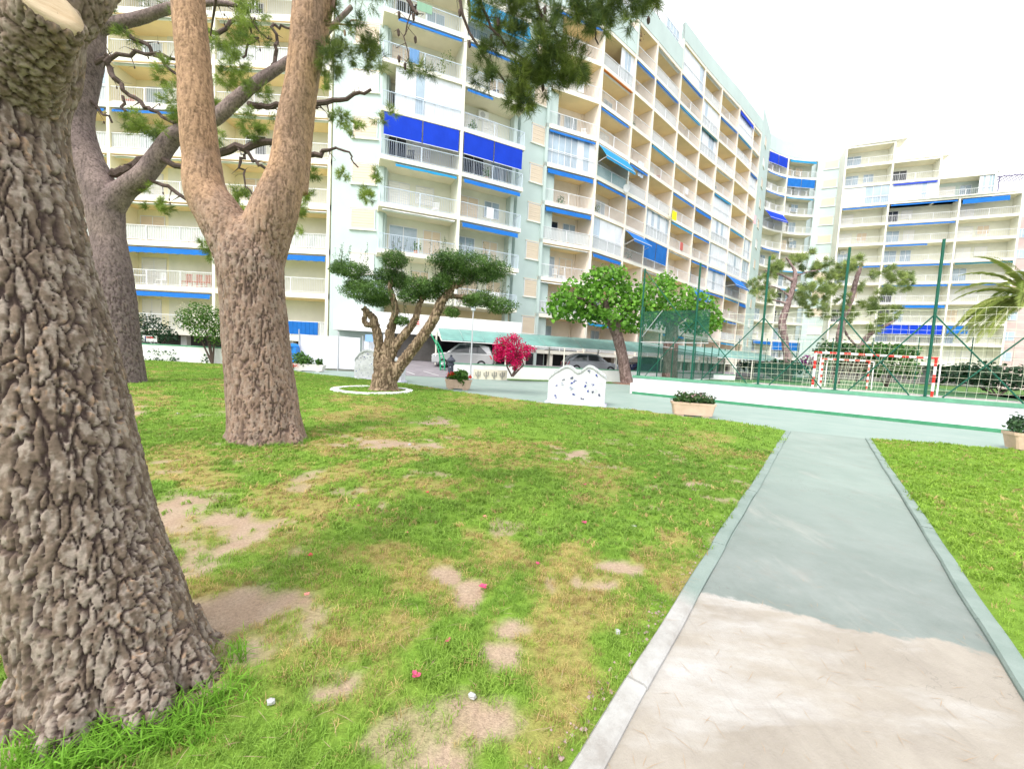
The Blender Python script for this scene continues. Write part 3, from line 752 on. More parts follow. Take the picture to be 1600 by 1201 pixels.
# ---- middle block: bowed balconies, second corner tower, long receding front
mid = thing('apartment_building', (2, 34, 0), 'tall middle block with bowed balconies and a long stepped front of peach balconies', 'building')
B0, B1, B2 = XY(592, 300, 27.5), XY(718, 300, 29.5), XY(817, 300, 31.8)
spB = {}
for k in range(1, 9):
    for b_ in (0, 1): spB[(b_, k)] = dict(awn=None, s0=.8 if b_ == 0 else .2, s1=None if b_ == 0 else None)
spB[(0, 1)] = dict(awn=None); spB[(1, 1)] = dict(awn='white')
spB[(0, 2)] = dict(awn='white', dk='glass', s0=.6); spB[(1, 2)] = dict(awn='roll', m=blue_aw, drop=.45)
spB[(0, 3)] = dict(awn='roll', m=teal_aw, s0=1.0); spB[(1, 3)] = dict(awn='roll', m=blue_aw, drop=.42, dk='shutter')
spB[(0, 4)] = dict(awn='screen', m=blue_dp, drop=1.45, dk='dark'); spB[(1, 4)] = dict(awn='screen', m=blue_dp, drop=1.45, dk='dark')
spB[(0, 5)] = dict(awn=None, glaze=glass_w, n=7, g0=.8); spB[(1, 5)] = dict(awn='roll', m=blue_aw, s0=.3, s1=2.2)
spB[(0, 6)] = dict(awn='roll', m=blue_aw, s0=.9, drop=.3); spB[(1, 6)] = dict(awn='roll', m=blue_aw)
spB[(0, 7)] = dict(awn=None); spB[(1, 7)] = dict(awn='open', m=teal_aw, reach=.5, drop=1.6)
wing(mid, [B0, B1, B2], 1, [9, 9], depth=2.0, wall=sage, soff=soffit_pale, special=spB, seed=9, end_l=False, end_r=False, openl=True, openr=True, rmat=rail_b, thick=.28)
parapet(mid, [B0, B1, B2], FLOOR0 + 27.004, FLOOR0 + 28.6)
# stub that carries the balconies at both ends
for (p, q) in ((B0, B1), (B2, B1)):
    t = (q - p).normalized()
E0, E1 = offset_line([B0, B1, B2], 1.2)[0], offset_line([B0, B1, B2], 1.2)[2]
tb = (B1 - B0).normalized(); tB = (B2 - B1).normalized()
mb = MB(); mb.obox(E0 - tb * 0 + tb * .10, E0 + tb * .38, .0, 1.6, FLOOR0, FLOOR0 + 28); mb.build('wall', mint, mid)
mb = MB(); mb.obox(E1 - tB * .40, E1 - tB * .12, .0, 2.0, FLOOR0, FLOOR0 + 28); mb.build('wall', mint, mid)
# white terrace parapet over the garage with the wall behind it
band = [XY(521, 500, 27.3), XY(656, 505, 28.6), XY(815, 510, 31.0)]
mb = MB(); strip(mb, band, 0, .25, FLOOR0 + .52, FLOOR0 + 1.90, 0, 0); strip(mb, band, .25, 3.2, FLOOR0 + .52, FLOOR0 + .72); mb.build('terrace_parapet', white_p, mid)
mb = MB(); strip(mb, band, 2.6, 2.9, FLOOR0 + .6, FLOOR0 + 3.2); mb.build('wall', mat('ochre_render', (.62, .52, .32), var=.12, vscale=.6), mid)
# window bars sign: three red dashes on the white parapet
sg = P(650, 503, 28.45)
mb = MB()
for i in range(3): mb.box(sg.x - .24 + .03 * i, sg.x + .24, sg.y - .03, sg.y - .01, sg.z - .17 + .14 * i, sg.z - .11 + .14 * i)
so = mb.build('wall_emblem', mat('red_paint', (.65, .05, .03))); so.rotation_euler = (0, 0, 0); tag(so, 'emblem of three short red bars on the white parapet above the garage', 'emblem')
# tower between
T0, T1 = XY(806, 350, 33.1), XY(862, 350, 34.8)
tower(mid, [T0, T1], -.02, FLOOR0 + 29.5, d=.5)
tt = (T1 - T0).normalized(); tl = (T1 - T0).length
tower_windows(mid, T0, T1, tl * .30, tl * .30 + 1.25, range(0, 9), 1.25, 2.65)
# long front
cpx = [(847, 34.0), (930, 35.9), (981, 39.0), (1013, 41.4), (1057, 45.0), (1095, 48.8), (1124, 51.9), (1152, 55.4), (1177, 59.1), (1190, 61.3)]
ypx = [330, 287, 283, 283, 221, 209, 200, 222, 213, 213]
cc_ = [XY(a, y, d) for (a, d), y in zip(cpx, ypx)]
0 and print('bays', [round((cc_[i + 1] - cc_[i]).length, 2) for i in range(9)])
spC = {}
def S(b_, k, **kw): spC[(b_, k)] = kw
S(0, 5, glaze=glass_b, n=8, awn='roll', m=blue_aw); S(0, 4, awn='roll', m=blue_aw, drop=.5); S(0, 3, awn='roll', m=blue_aw, drop=.48); S(0, 2, awn='white'); S(0, 1, awn='white'); S(0, 6, awn=None); S(0, 7, awn=None); S(0, 8, awn='roll', m=blue_aw)
S(1, 5, awn='open', m=teal_aw, reach=.9, drop=1.25, infill=mat('green_glass_panel', (.20, .33, .34), rough=.2)); S(1, 4, awn='roll', m=blue_aw, drop=.36); S(1, 3, glaze=glass_w, n=4, awn=None); S(1, 2, awn='roll', m=blue_aw, drop=.45); S(1, 1, awn=None); S(1, 6, awn='roll', m=blue_aw, s0=.2, s1=4.2); S(1, 7, awn='roll', m=orange_aw, drop=.16); S(1, 8, glaze=glass_w, n=4, g0=2.6, awn=None)
S(2, 4, awn='roll', m=blue_aw, drop=.3); S(2, 5, awn='roll', m=blue_aw); S(2, 3, awn='open', m=blue_aw, reach=1.0, drop=1.0); S(2, 2, awn=None); S(2, 7, awn=None); S(2, 8, awn='roll', m=blue_aw); S(2, 6, awn=None)
S(3, 3, awn='screen', m=blue_aw, drop=1.9); S(3, 4, glaze=glass_w, n=8, awn='white'); S(3, 5, awn=None, dk='dark'); S(3, 2, awn='white'); S(3, 1, awn=None); S(3, 9, awn='white')
S(4, 4, awn='roll', m=teal_aw); S(4, 5, awn='roll', m=blue_aw); S(4, 3, awn='white');  S(4, 10, glaze=glass_w, n=5, awn=None); S(4, 9, awn='roll', m=blue_aw); S(4, 6, awn='white')
spC[(4, 2)] = dict(awn=None)
S(5, 2, awn='open', m=blue_aw, reach=1.3, drop=1.5); S(5, 3, awn='roll', m=blue_aw); S(5, 4, awn='roll', m=blue_aw, drop=.34); S(5, 5, awn='roll', m=blue_aw, drop=.5); S(5, 9, glaze=glass_w, n=6, awn=None); S(5, 8, glaze=glass_b, n=6, awn='roll', m=mat('dark_teal_cloth', (.01, .12, .16))); S(5, 10, awn='white')
S(6, 6, glaze=glass_w, n=5, awn='roll', m=teal_aw); S(6, 5, glaze=glass_w, n=7, awn=None); S(6, 4, glaze=glass_w, n=7, awn=None); S(6, 3, glaze=glass_w, n=6, awn='roll', m=blue_aw); S(6, 2, awn='roll', m=blue_aw); S(6, 7, awn='white', m=orange_aw); S(6, 10, awn='white')
S(7, 3, awn='open', m=blue_aw, reach=1.3, drop=1.4); S(7, 4, glaze=glass_w, n=6, awn=None); S(7, 10, glaze=glass_w, n=4, awn='roll', m=blue_dp, drop=.6); S(7, 6, awn=None)
S(8, 4, glaze=glass_b, n=3, awn=None); S(8, 5, glaze=glass_b, n=3, awn=None); S(8, 8, glaze=glass_b, n=3, awn='roll', m=blue_aw); S(8, 2, awn='roll', m=blue_aw, drop=.6); S(8, 9, awn='white')
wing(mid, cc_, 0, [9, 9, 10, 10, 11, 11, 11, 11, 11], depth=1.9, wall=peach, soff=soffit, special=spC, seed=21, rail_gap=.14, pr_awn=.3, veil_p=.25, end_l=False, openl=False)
def top(k): return FLOOR0 + FH * k
parapet(mid, cc_[0:3], top(9) + .004, top(9) + 1.9)
parapet(mid, cc_[2:5], top(10) + .004, top(10) + 2.0)
parapet(mid, cc_[4:10], top(11) + .004, top(11) + 1.7)
# rooftop rooms behind the parapets
for (i, j, zb, h) in ((0, 2, 9, 2.6), (2, 4, 10, 3.4)):
    ln = offset_line(cc_[i:j + 1], 2.5); mb = MB(); strip(mb, ln, 0, 4, top(zb), top(zb) + h); mb.build('rooftop_room', mint, mid)
ln = offset_line(cc_[3:5], .1)
glazing(ln[0] + (ln[1] - ln[0]) * .2, ln[1] - (ln[1] - ln[0]) * .12, top(10) + 2.0, top(10) + 3.4, mid, glass_b, 5)
e0 = cc_[2]; t_ = (cc_[3] - cc_[2]).normalized()
mb = MB(); n_ = Vector((-t_.y, t_.x)); mb.obox(e0, e0 + t_ * .25, -.02, 4, top(9) + .01, top(10) + 1.9); mb.build('wall', mint, mid)
t_ = (cc_[5] - cc_[4]).normalized(); mb = MB(); mb.obox(cc_[4], cc_[4] + t_ * .25, -.02, 4, top(10) + .01, top(11) + 1.65); mb.build('wall', mint, mid)
# small gable at the left end of the front, and the body of the block behind everything
mb = MB(); mb.obox(cc_[0], cc_[0] + (cc_[1] - cc_[0]).normalized() * .22, .0, 2.2, -.02, top(9) + 1.8); mb.build('wall', mint, mid)
# ground floor: recessed wall, columns, dark bays and a brown door
gl = [XY(612, 500, 29.2), XY(718, 500, 30.8), XY(817, 500, 33.0)] + [Vector(c) for c in cc_[1:]]
for i in range(len(gl) - 1):
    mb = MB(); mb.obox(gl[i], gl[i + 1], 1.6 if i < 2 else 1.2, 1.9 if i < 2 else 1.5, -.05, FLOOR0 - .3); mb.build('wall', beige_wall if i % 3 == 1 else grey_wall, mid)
    L = (gl[i + 1] - gl[i]).length; t_ = (gl[i + 1] - gl[i]).normalized(); s = .3
    while s < L - .6:
        mb = MB(); mb.obox(gl[i] + t_ * s, gl[i] + t_ * (s + .35), .35, .7, -.05, FLOOR0 - .31); mb.build('column', fascia, mid)
        mb = MB(); mb.obox(gl[i] + t_ * (s + .7), gl[i] + t_ * min(s + 1.9, L - .1), (1.55 if i < 2 else 1.15), (1.59 if i < 2 else 1.19), -.03, FLOOR0 - .5); mb.build('door', random.choice([dark_m, dark_m, brown_d, grey_wall]), mid)
        s += 2.6
for i in (1, 2): mb = MB(); mb.obox(gl[i], gl[i + 1], .9, 1.1, -.05, FLOOR0 + .5); mb.build('wall', dark_m, mid)  # dark sheets added behind the cars; their colour stands for shade
mb = MB(); mb.obox(T0 - tt * .3, T1 - tt * .15, -.10, -.02, .5, FLOOR0 - .34); mb.build('doorway_shade', dark_m, mid)  # dark panel added on the tower foot; recess shade is its colour
mb = MB(); mb.obox(T1, cc_[1], .9, 1.1, -.05, FLOOR0 - .33); mb.build('wall', dark_m, mid)  # another added dark sheet, shade painted as a near-black wall
mb = MB(); mb.obox(gl[0] + (gl[1] - gl[0]) * .72, gl[1], .8, 1.0, -.05, FLOOR0 + .49); mb.build('wall', dark_m, mid)  # dark sheet carried on towards the garage, standing in for shade
# garage opening
ga, gb = XY(610, 540, 29.0), XY(690, 540, 30.0)
mb = MB(); mb.obox(ga, gb, .0, .08, .85, 2.66); mb.build('garage_door', mat('dark_grey_door', (.14, .13, .12), rough=.6, var=.2, vscale=2), mid)
mb = MB(); mb.obox(gb - (gb - ga) * .12, gb, -.06, -.01, .85, 2.66); mb.build('doorway_shade', dark_m, mid)

# ---- curved block with a windowed tower at its right
cur = thing('apartment_building', (45, 70, 0), 'mint green block with a concave curved front between the long front and the stepped block', 'building')
def arc(p, q, bulge, n=4):
    p = Vector(p); q = Vector(q); t = (q - p); L = t.length; t.normalize(); nn = Vector((-t.y, t.x))
    return [p + (q - p) * (i / n) + nn * bulge * (1 - (2 * i / n - 1) ** 2) for i in range(n + 1)]
D0, D1, D2, D3 = XY(1201, 250, 68.0), XY(1232, 256, 70.2), XY(1278, 260, 70.6), XY(1312, 260, 69.3)
s1 = arc(D0, D1, .25, 3); s2 = arc(D1, D2, .35, 4)
spD = {}
BE = 3.5
for k in range(0, 11):
    spD[(0, k)] = dict(awn='roll' if k in (9, 5, 8) else None, m=blue_aw); spD[(1, k)] = dict(awn='roll' if k in (8, 4, 3) else None, m=teal_aw)
spD[(0, 10)] = dict(awn='screen', m=blue_dp, drop=1.6); spD[(1, 10)] = dict(awn='roll', m=teal_aw, drop=.5); spD[(1, 9)] = dict(awn='screen', m=blue_aw, drop=1.4); spD[(0, 7)] = dict(awn='open', m=blue_dp, reach=1.0, drop=1.4, s0=.3); spD[(1, 0)] = dict(awn='screen', m=blue_aw, drop=1.4); spD[(0, 0)] = dict(awn='roll', m=blue_aw, drop=.6)
wing(cur, [D0, D1, D2], 0, [11, 11], depth=1.8, wall=sage, soff=soffit_pale, special=spD, seed=31, rail_gap=.2, base=BE, subdiv=[s1, s2], end_l=False, end_r=False)
parapet(cur, s1 + s2[1:], BE + 33.004, BE + 35.3)
tower(cur, [cc_[-1] + Vector((.1, .1)), D0], -.02, BE + 35.2, d=.4)
tsl = (D0 - cc_[-1]).length
tower_windows(cur, cc_[-1], D0, tsl * .35, tsl * .35 + 1.6, range(0, 11), 1.3, 2.5, base=BE)
tower(cur, [D2, D3], -.02, BE + 35.3, d=6)
td = (D3 - D2).normalized(); tdl = (D3 - D2).length
tower_windows(cur, D2, D3, tdl * .30, tdl * .30 + 1.9, range(1, 11), 1.2, 2.5, base=BE)
mb = MB(); strip(mb, s1 + s2[1:], 1.2, 1.5, -.05, BE - .3); mb.build('wall', grey_wall, cur)

# ---- stepped block on the right
stp = thing('apartment_building', (60, 64, 0), 'stepped cream block on the right, terraces falling towards the right', 'building')
Ecol = [XY(1320, 260, 66.4), XY(1393, 280, 63.9), XY(1498, 330, 60.7), XY(1597, 330, 57.8)]
te = (Ecol[3] - Ecol[0]).normalized()
spE = {}
for b_ in range(3):
    for k in range(0, 11): spE[(b_, k)] = dict(awn='roll' if (b_, k) in ((0, 7), (1, 7), (1, 6), (1, 5), (1, 4), (2, 4), (1, 3), (2, 3), (1, 2), (0, 4)) else None, m=blue_aw if (b_ + k) % 3 else mat('dark_teal_cloth', (.01, .12, .16)))
spE[(0, 8)] = dict(awn=None, glaze=glass_w, n=6); spE[(1, 5)] = dict(awn='roll', m=blue_aw, s0=.2, s1=5); spE[(1, 1)] = dict(awn='screen', m=blue_dp, drop=1.4); spE[(0, 1)] = dict(awn=None)
spE[(2, 7)] = dict(awn='roll', m=blue_aw, s0=.3, s1=5.0, drop=.8); spE[(2, 1)] = dict(awn='roll', m=blue_aw, s0=.3, s1=2.5, drop=1.2)
spE[(1, 2)] = dict(awn='roll', m=blue_aw, s0=3.0, drop=.5)
wing(stp, Ecol, 0, [11, 8, 8], depth=2.0, wall=sage, soff=soffit_pale, special=spE, seed=41, rail_gap=.22, base=BE, pr_awn=0)
E468 = XY(1470, 270, 61.7); E555 = XY(1556, 290, 59.2); E405 = XY(1405, 240, 63.5)
# upper stepped floors
wing(stp, [Ecol[1], E468], 8, [10], depth=2.0, wall=sage, soff=soffit_pale, special={(0, 8): dict(awn='roll', m=blue_dp, glaze=glass_w, n=9, drop=.3), (0, 9): dict(awn=None)}, seed=43, rail_gap=.22, base=BE, end_l=False)
wing(stp, [E468 + te * .02, E555], 8, [9], depth=2.0, wall=mint, soff=soffit_pale, special={(0, 8): dict(awn=None, glaze=glass_b, n=5, g0=4.2)}, seed=44, rail_gap=.22, base=BE, end_l=False)
parapet(stp, [Ecol[0], E405], BE + 33.3, BE + 35.3, name='parapet')
mb = MB(); strip(mb, [Ecol[0], E405 + te * .8], -.05, 3, BE + 33.006, BE + 33.29); mb.build('roof', fascia, stp)
for (p, q, k) in ((Ecol[0] + te * 7, E468 + te * .8, 10), (E468, E555 + te * .3, 9), (Ecol[1], Ecol[3], 8)):
    mb = MB(); strip(mb, [p, q], -.04, 7, BE + FH * k + .004, BE + FH * k + .12); mb.build('roof', fascia, stp)
for (p, q, k0_, k1_) in ((Ecol[0], Ecol[1], 0, 11), (Ecol[1], E468, 0, 10), (E468, E555, 0, 9), (E555, Ecol[3], 0, 8)):
    mb = MB(); mb.obox(p, q, 2.3, 9, -.05, BE + FH * k1_ - .02); mb.build('wall', sage, stp)
mb = MB(); strip(mb, [Ecol[0], Ecol[3]], 1.2, 1.5, -.05, BE - .31); mb.build('wall', grey_wall, stp)
# pergola on the right terrace
pg = MB(); zt = BE + 24.15
for s in (0.4, 4.4):
    for d in (.3, 2.6):
        q = E555 + te * s + Vector((-te.y, te.x)) * d; pg.bar((q.x, q.y, zt), (q.x, q.y, zt + 2.2), .06)
for i in range(9):
    a = E555 + te * (.3 + i * .52) + Vector((-te.y, te.x)) * .2; b_ = a + Vector((-te.y, te.x)) * 2.6; pg.bar((a.x, a.y, zt + 2.3), (b_.x, b_.y, zt + 2.3), .06)
a = E555 + te * .2 + Vector((-te.y, te.x)) * .3; b_ = a + te * 4.6; pg.bar((a.x, a.y, zt + 2.22), (b_.x, b_.y, zt + 2.22), .08)
tag(pg.build('pergola', mat('violet_grey_metal', (.14, .12, .22), rough=.5)), 'dark grey pergola on the right end of the upper terrace', 'pergola')
mb = MB(); q = Ecol[3] + te * 3
mb.obox(Ecol[3] + te * 3.6 + Vector((0, 6)), Ecol[3] + te * 14 + Vector((0, 6)), 0, 10, -.05, BE + 22); pk = mb.build('apartment_building', mat('pink_render', (.56, .44, .42), var=.15, vscale=.5)); tag(pk, 'pink rendered building beyond the right end of the stepped block', 'building')
for k in range(7):
    fr = window(Ecol[3] + te * 3.6 + Vector((0, 6)), Ecol[3] + te * 14 + Vector((0, 6)), 1.0, 2.4, BE + 1 + 3 * k, BE + 2.3 + 3 * k, 0, None, 'glass')
    fr.parent = pk

# ================================================================== GROUND BEYOND THE PROMENADE
lilac = mat('driveway_asphalt', (.24, .22, .24), var=.15, vscale=1.5, bump=.2, bscale=80)
def ramp_sheet(name, pts, m, kind='structure'):
    mb = MB(); mb.add(pts, [tuple(range(len(pts)))]); return mb.build(name, m, kind=kind)
def at(px, py, D, z): p = P(px, py, D); return Vector((p.x, p.y, z))
dw = [at(600, 585, 24.6, .012), at(704, 585, 24.6, .012), at(704, 570, 26.2, .42), at(700, 560, 30.6, .86), at(590, 560, 28.9, .86)]
mb = MB(); mb.add([dw[0], dw[1], dw[2], at(598, 575, 26.0, .42)], [(0, 1, 2, 3)]); mb.add([at(598, 575, 26.0, .42), dw[2], dw[3], dw[4]], [(0, 1, 2, 3)]); mb.build('driveway', lilac, kind='structure')
mb = MB()
for a, b_ in (((662, 577.5), (686, 584.5)), ((630, 580), (648, 582))):
    p, q = P(*a, 25.6), P(*b_, 24.9); p.z = .012 + (p.y - 24.6) * .255 + .006; q.z = .012 + (q.y - 24.6) * .255 + .006
    d = (q - p).normalized(); n = Vector((-d.y, d.x, 0)) * .05; mb.add([p - n, q - n, q + n, p + n], [(0, 1, 2, 3)])
mb.build('road_marking', white_p, kind='structure')
LWp = [XY(708, 575, 25.4), XY(853, 580, 27.6), XY(990, 585, 30.2), XY(1150, 575, 34.5), XY(1215, 575, 42)]
bk = [XY(704, 560, 30.9), XY(817, 560, 33.5), XY(930, 560, 37.0), XY(1013, 560, 42.6), XY(1095, 560, 50), XY(1190, 575, 62.3)]
mb = MB(); V = [(p.x, p.y, .40) for p in LWp] + [(p.x, p.y, .84) for p in bk[::-1]]; mb.add(V, [tuple(range(len(V)))]); mb.build('car_park', lilac, kind='structure')
turf_m = mat('green_turf', (.06, .17, .06), var=.25, vscale=2.0, bump=.3, bscale=50)
court_m = mat('court_paint', (.33, .30, .31), rough=.7, var=.12, vscale=1.0)
hill_grass = mat('park_grass', (.09, .19, .035), var=.4, vscale=1.6, bump=.4, bscale=40)

# promenade retaining wall of the court, with the green coping and green foot
W0, W1 = G(987.5, 615), G(1600, 680)
wt = (W1 - W0).normalized(); wn_ = Vector((-wt.y, wt.x, 0)); Wend = W1 + wt * 5
court_wall = thing('retaining_wall', (W0.x, W0.y, 0), 'long white court wall with green coping and green painted foot', 'wall')
mb = MB(); mb.obox(W0, Wend, 0, .28, -.02, .78); mb.build('wall_body', mat('white_wall_paint', (.78, .79, .82), var=.22, vscale=1.1, bump=.25, bscale=15, vstretch=(1, 1, 2.5), detail=9), court_wall)
green_cop = mat('green_coping_paint', (.13, .34, .22), rough=.7, var=.2, vscale=3)
mb = MB(); mb.obox(W0 - wt * .03, Wend, -.03, .36, .782, .90); mb.build('coping', green_cop, court_wall)
mb = MB(); mb.obox(W0 - wt * .01, Wend, -.012, .27, -.01, .12); mb.build('painted_foot', mat('green_foot_paint', (.06, .25, .13), var=.2, vscale=3), court_wall)
Wb = W0 + PD * 26
mb = MB(); mb.obox(W0 + wn_ * .3, Wb, -.02, .25, -.02, .5); mb.build('side_kerb', white_p, court_wall)
cpoly = [W0 + wn_ * .3, Wend + wn_ * .3, Wend + PD * 60, Wb + PD * 24, Wb]
sheet('court_turf', [(p.x, p.y) for p in cpoly], .44, turf_m)
mb = MB(); a0_, b0_ = W0 + wn_ * .3 + wt * 3.2, Wend + wn_ * .3
q = [a0_, b0_, b0_ + PD * 17, a0_ + PD * 17 + wt * 0]; mb.add([(p.x, p.y, .446) for p in q], [(0, 1, 2, 3)]); mb.build('court_floor', court_m, kind='structure')
sheet('park_lawn', [(LWp[-1].x, LWp[-1].y), (Wb.x, Wb.y), (70, 30), (80, 56), (48, 66), (36, 60)], .40, hill_grass)

# ------------------------------------------------------------------ fence poles, braces, nets
def swall(px, py, z=.9):
    lo, hi = -2.0, 25.0      # the point of the wall top seen at this place in the photo
    for _ in range(50):
        md = (lo + hi) / 2; p = W0 + wt * md + wn_ * .15; v = Vector((p.x, p.y, z - EYE)); x = 800 + FPX * v.dot(CX) / v.dot(FW)
        lo, hi = (md, hi) if x < px else (lo, md)
    return md
ps = [swall(996, 582), swall(1080, 589), swall(1184, 596), swall(1304, 606), swall(1445, 617)]
ps.append(ps[-1] + 2.45); ps.append(ps[-1] + 2.45)
fence = thing('court_fence', (W0.x, W0.y, .9), 'tall dark green ball fence with crossed braces and pale netting on the white court wall', 'fence')
def wp(s, z, d=.15): p = W0 + wt * s + wn_ * d; return Vector((p.x, p.y, z))
PT = 5.95
for i, s in enumerate(ps):
    mb = MB(); mb.bar(wp(s, .88), wp(s, PT + .05 * math.sin(i * 3)), .042, 10); o = mb.build('pole', green_pole, fence, smooth=False)
    mb = MB(); mb.bar(wp(s, .902), wp(s, .915), .11, 8); mb.build('base_plate', green_pole, o)
zb = 3.55
for i in range(1, len(ps) - 1):
    for sgn in (1, -1):
        if i + sgn >= len(ps): continue
        s2_ = ps[i + sgn]; e = ps[i] + (s2_ - ps[i]) * .84
        mb = MB(); mb.bar(wp(ps[i], zb, .15 + .03 * sgn), wp(e, .91, .15 + .03 * sgn), .022, 6); mb.build('brace', green_pole, fence)
mb = MB(); mb.bar(wp(ps[0] + .02, PT - .1), wp(ps[1] - .05, 2.9), .02, 6); mb.build('brace', green_pole, fence)
cream_net = mat('cream_net_cord', (.70, .72, .55), rough=.8)
def net(name, P0, P1, z0, ztop, cell, r, parent, m, slack=.05, push=.0, z0f=None):
    """knotted net hung between two plan points"""
    P0 = Vector(P0[:2] if len(P0) > 2 else P0); P1 = Vector(P1[:2] if len(P1) > 2 else P1); t = P1 - P0; L = t.length; t.normalize(); n = Vector((-t.y, t.x))
    nx = max(2, int(L / cell)); H = ztop - z0; nz = max(2, int(H / cell)); mb = MB()
    def q(i, j):
        u, v = i / nx, j / nz
        bel = slack * math.sin(PI * ((u * L / 2.45) % 1)) * (1 - v * .6)
        zz = z0 + H * v - slack * .6 * math.sin(PI * ((u * L / 2.45) % 1)) * v
        p = P0 + t * (L * u + .03 * math.sin(v * 5 + u * 9)) + n * (bel + push)
        return Vector((p.x, p.y, zz))
    for j in range(nz + 1):
        for i in range(nx): mb.bar(q(i, j), q(i + 1, j), r * (1.6 if j == nz else 1), 3)
    for i in range(nx + 1):
        for j in range(nz): mb.bar(q(i, j), q(i, j + 1), r, 3)
    return mb.build(name, m, parent, kind='stuff' if parent is None else None)
ns0 = ps[1] + (ps[2] - ps[1]) * .5
net('net', wp(ns0, 0), wp(ps[-1], 0), .92, 3.75, .21, .0036, fence, cream_net, slack=.10)
scr_m = mat('green_windbreak_mesh', (.02, .11, .075), rough=.8, alpha=.38, var=.25, vscale=2.5)
# side fence that runs back from the wall's left end
side = thing('side_fence', (W0.x, W0.y, .5), 'green side fence with dark windbreak cloth running back from the court wall', 'fence')
SB = W0 + PD * .4 + wt * .15
for i in range(9):
    p = SB + PD * (i * 2.6); mb = MB(); mb.bar((p.x, p.y, .44), (p.x, p.y, 3.1 if i else 4.2), .035, 8); mb.build('pole', green_pole, side)
    if i < 8:
        q = SB + PD * ((i + 1) * 2.6)
        for (z0_, z1_) in (((.5, 2.45),) if i > 0 else ((.5, 2.45),)):
            mb = MB(); mb.obox(p + PD * .03, q - PD * .03, .0, .012, 1.0 if i < 2 else .55, 2.35); mb.build('windbreak_panel', scr_m, side)
        mb = MB(); mb.bar((p.x, p.y, 2.45), (q.x, q.y, 2.45), .022, 6); mb.build('rail', steel if i < 2 else green_pole, side)
for i in range(2, 5):
    p = SB + PD * (i * 2.6); mb = MB(); mb.bar((p.x, p.y, 2.4), (p.x, p.y, 3.1), .03, 6)
up = MB(); a, b_ = wp(ps[0] + .08, 0), wp(ps[1] + .55, 0)
up.obox(a, b_, .02, .032, 2.55, 3.95); up.build('windbreak_panel', scr_m, fence)
mb = MB(); mb.bar(wp(ps[0], 2.5), wp(ps[1] + .6, 2.5), .022, 6); mb.build('rail', steel, fence)
mb = MB(); mb.bar(wp(ps[0] + .1, 2.75, .12), wp(ps[0] + 1.0, 3.98, .12), .016, 6); mb.build('brace', steel, fence)
# the fence at the far side of the court
far = thing('far_fence', (28, 40, .4), 'low dark wire fence beyond the far side of the court, in front of the hedges', 'fence')
fa, fb = W0 + PD * 26 + wt * .5, W0 + PD * 15 + wt * 34
ft = (fb - fa).normalized(); fL = (fb - fa).length
for i in range(15):
    p = fa + ft * (fL * i / 14); mb = MB(); mb.bar((p.x, p.y, .4), (p.x, p.y, 4.3), .03, 6); mb.build('pole', green_pole, far)
net('net', fa, fb, .5, 4.2, .55, .006, far, green_pole, slack=.02)
for i in range(14):
    p = fa + ft * (fL * i / 14); q = fa + ft * (fL * (i + 1) / 14)
    if i < 3: mb = MB(); mb.obox(p, q, 0, .01, .5, 2.0); mb.build('windbreak_panel', scr_m, far)

# goals
red_p = mat('red_goal_paint', (.62, .03, .02), rough=.4); white_g = mat('white_goal_paint', (.80, .80, .80), rough=.4)
def goal(name, A, B, h, depth, r, label, nb, z0=.45, right_white=False, dirn=None):
    A = Vector((A[0], A[1], z0)); B = Vector((B[0], B[1], z0)); t = (B - A).normalized(); n = Vector((-t.y, t.x, 0)) if dirn is None else dirn
    g = thing(name, (A.x, A.y, z0), label, 'goal', None)
    def banded(p, q, k, first, nm):
        mb = MB()
        for i in range(k): mb.bar(p + (q - p) * (i / k), p + (q - p) * ((i + 1) / k), r, 10, mi=(i + first) % 2)
        return mb.build(nm, [red_p, white_g], g)
    zz = Vector((0, 0, h))
    banded(A, A + zz, nb[0], 1, 'post'); banded(B, B + zz, nb[0], 0, 'post')
    banded(A + zz - t * r, B + zz + t * r, nb[1], 0, 'crossbar')
    mb = MB()
    off = n * .14 + t * .36
    for X_ in (A, B): mb.bar(X_ + zz * .98, X_ + zz * .98 + off, .035, 6); mb.bar(X_ + zz * .98 + off, X_ + off, .035, 6)
    mb.build('net_frame', white_g, g)
    mb = MB(); K = int((B - A).length / .25); J = 9
    prof = [zz * (1 - j / J) + n * depth * min(1.1, .5 + .6 * j / J) for j in range(J + 1)]
    for i in range(K + 1):
        for j in range(J): mb.bar(A + t * (.25 * i) + prof[j], A + t * (.25 * i) + prof[j + 1], .006, 3)
    for j in range(J + 1):
        mb.bar(A + prof[j], B + prof[j], .006, 3)
    mb.build('net', cream_net, g)
    return g
ga_, gb_ = XY(1275, 550, 20.6), XY(1463, 560, 20.2)
goal('football_goal', ga_, gb_, 2.03, .9, .055, 'larger goal nearest the court wall, white bar with red bands', (5, 17))
ga2, gb2 = XY(1286, 560, 30.2), XY(1359, 563, 29.6)
goal('football_goal', ga2, gb2, 2.0, .8, .06, 'smaller red and white goal seen through the larger one', (9, 9))

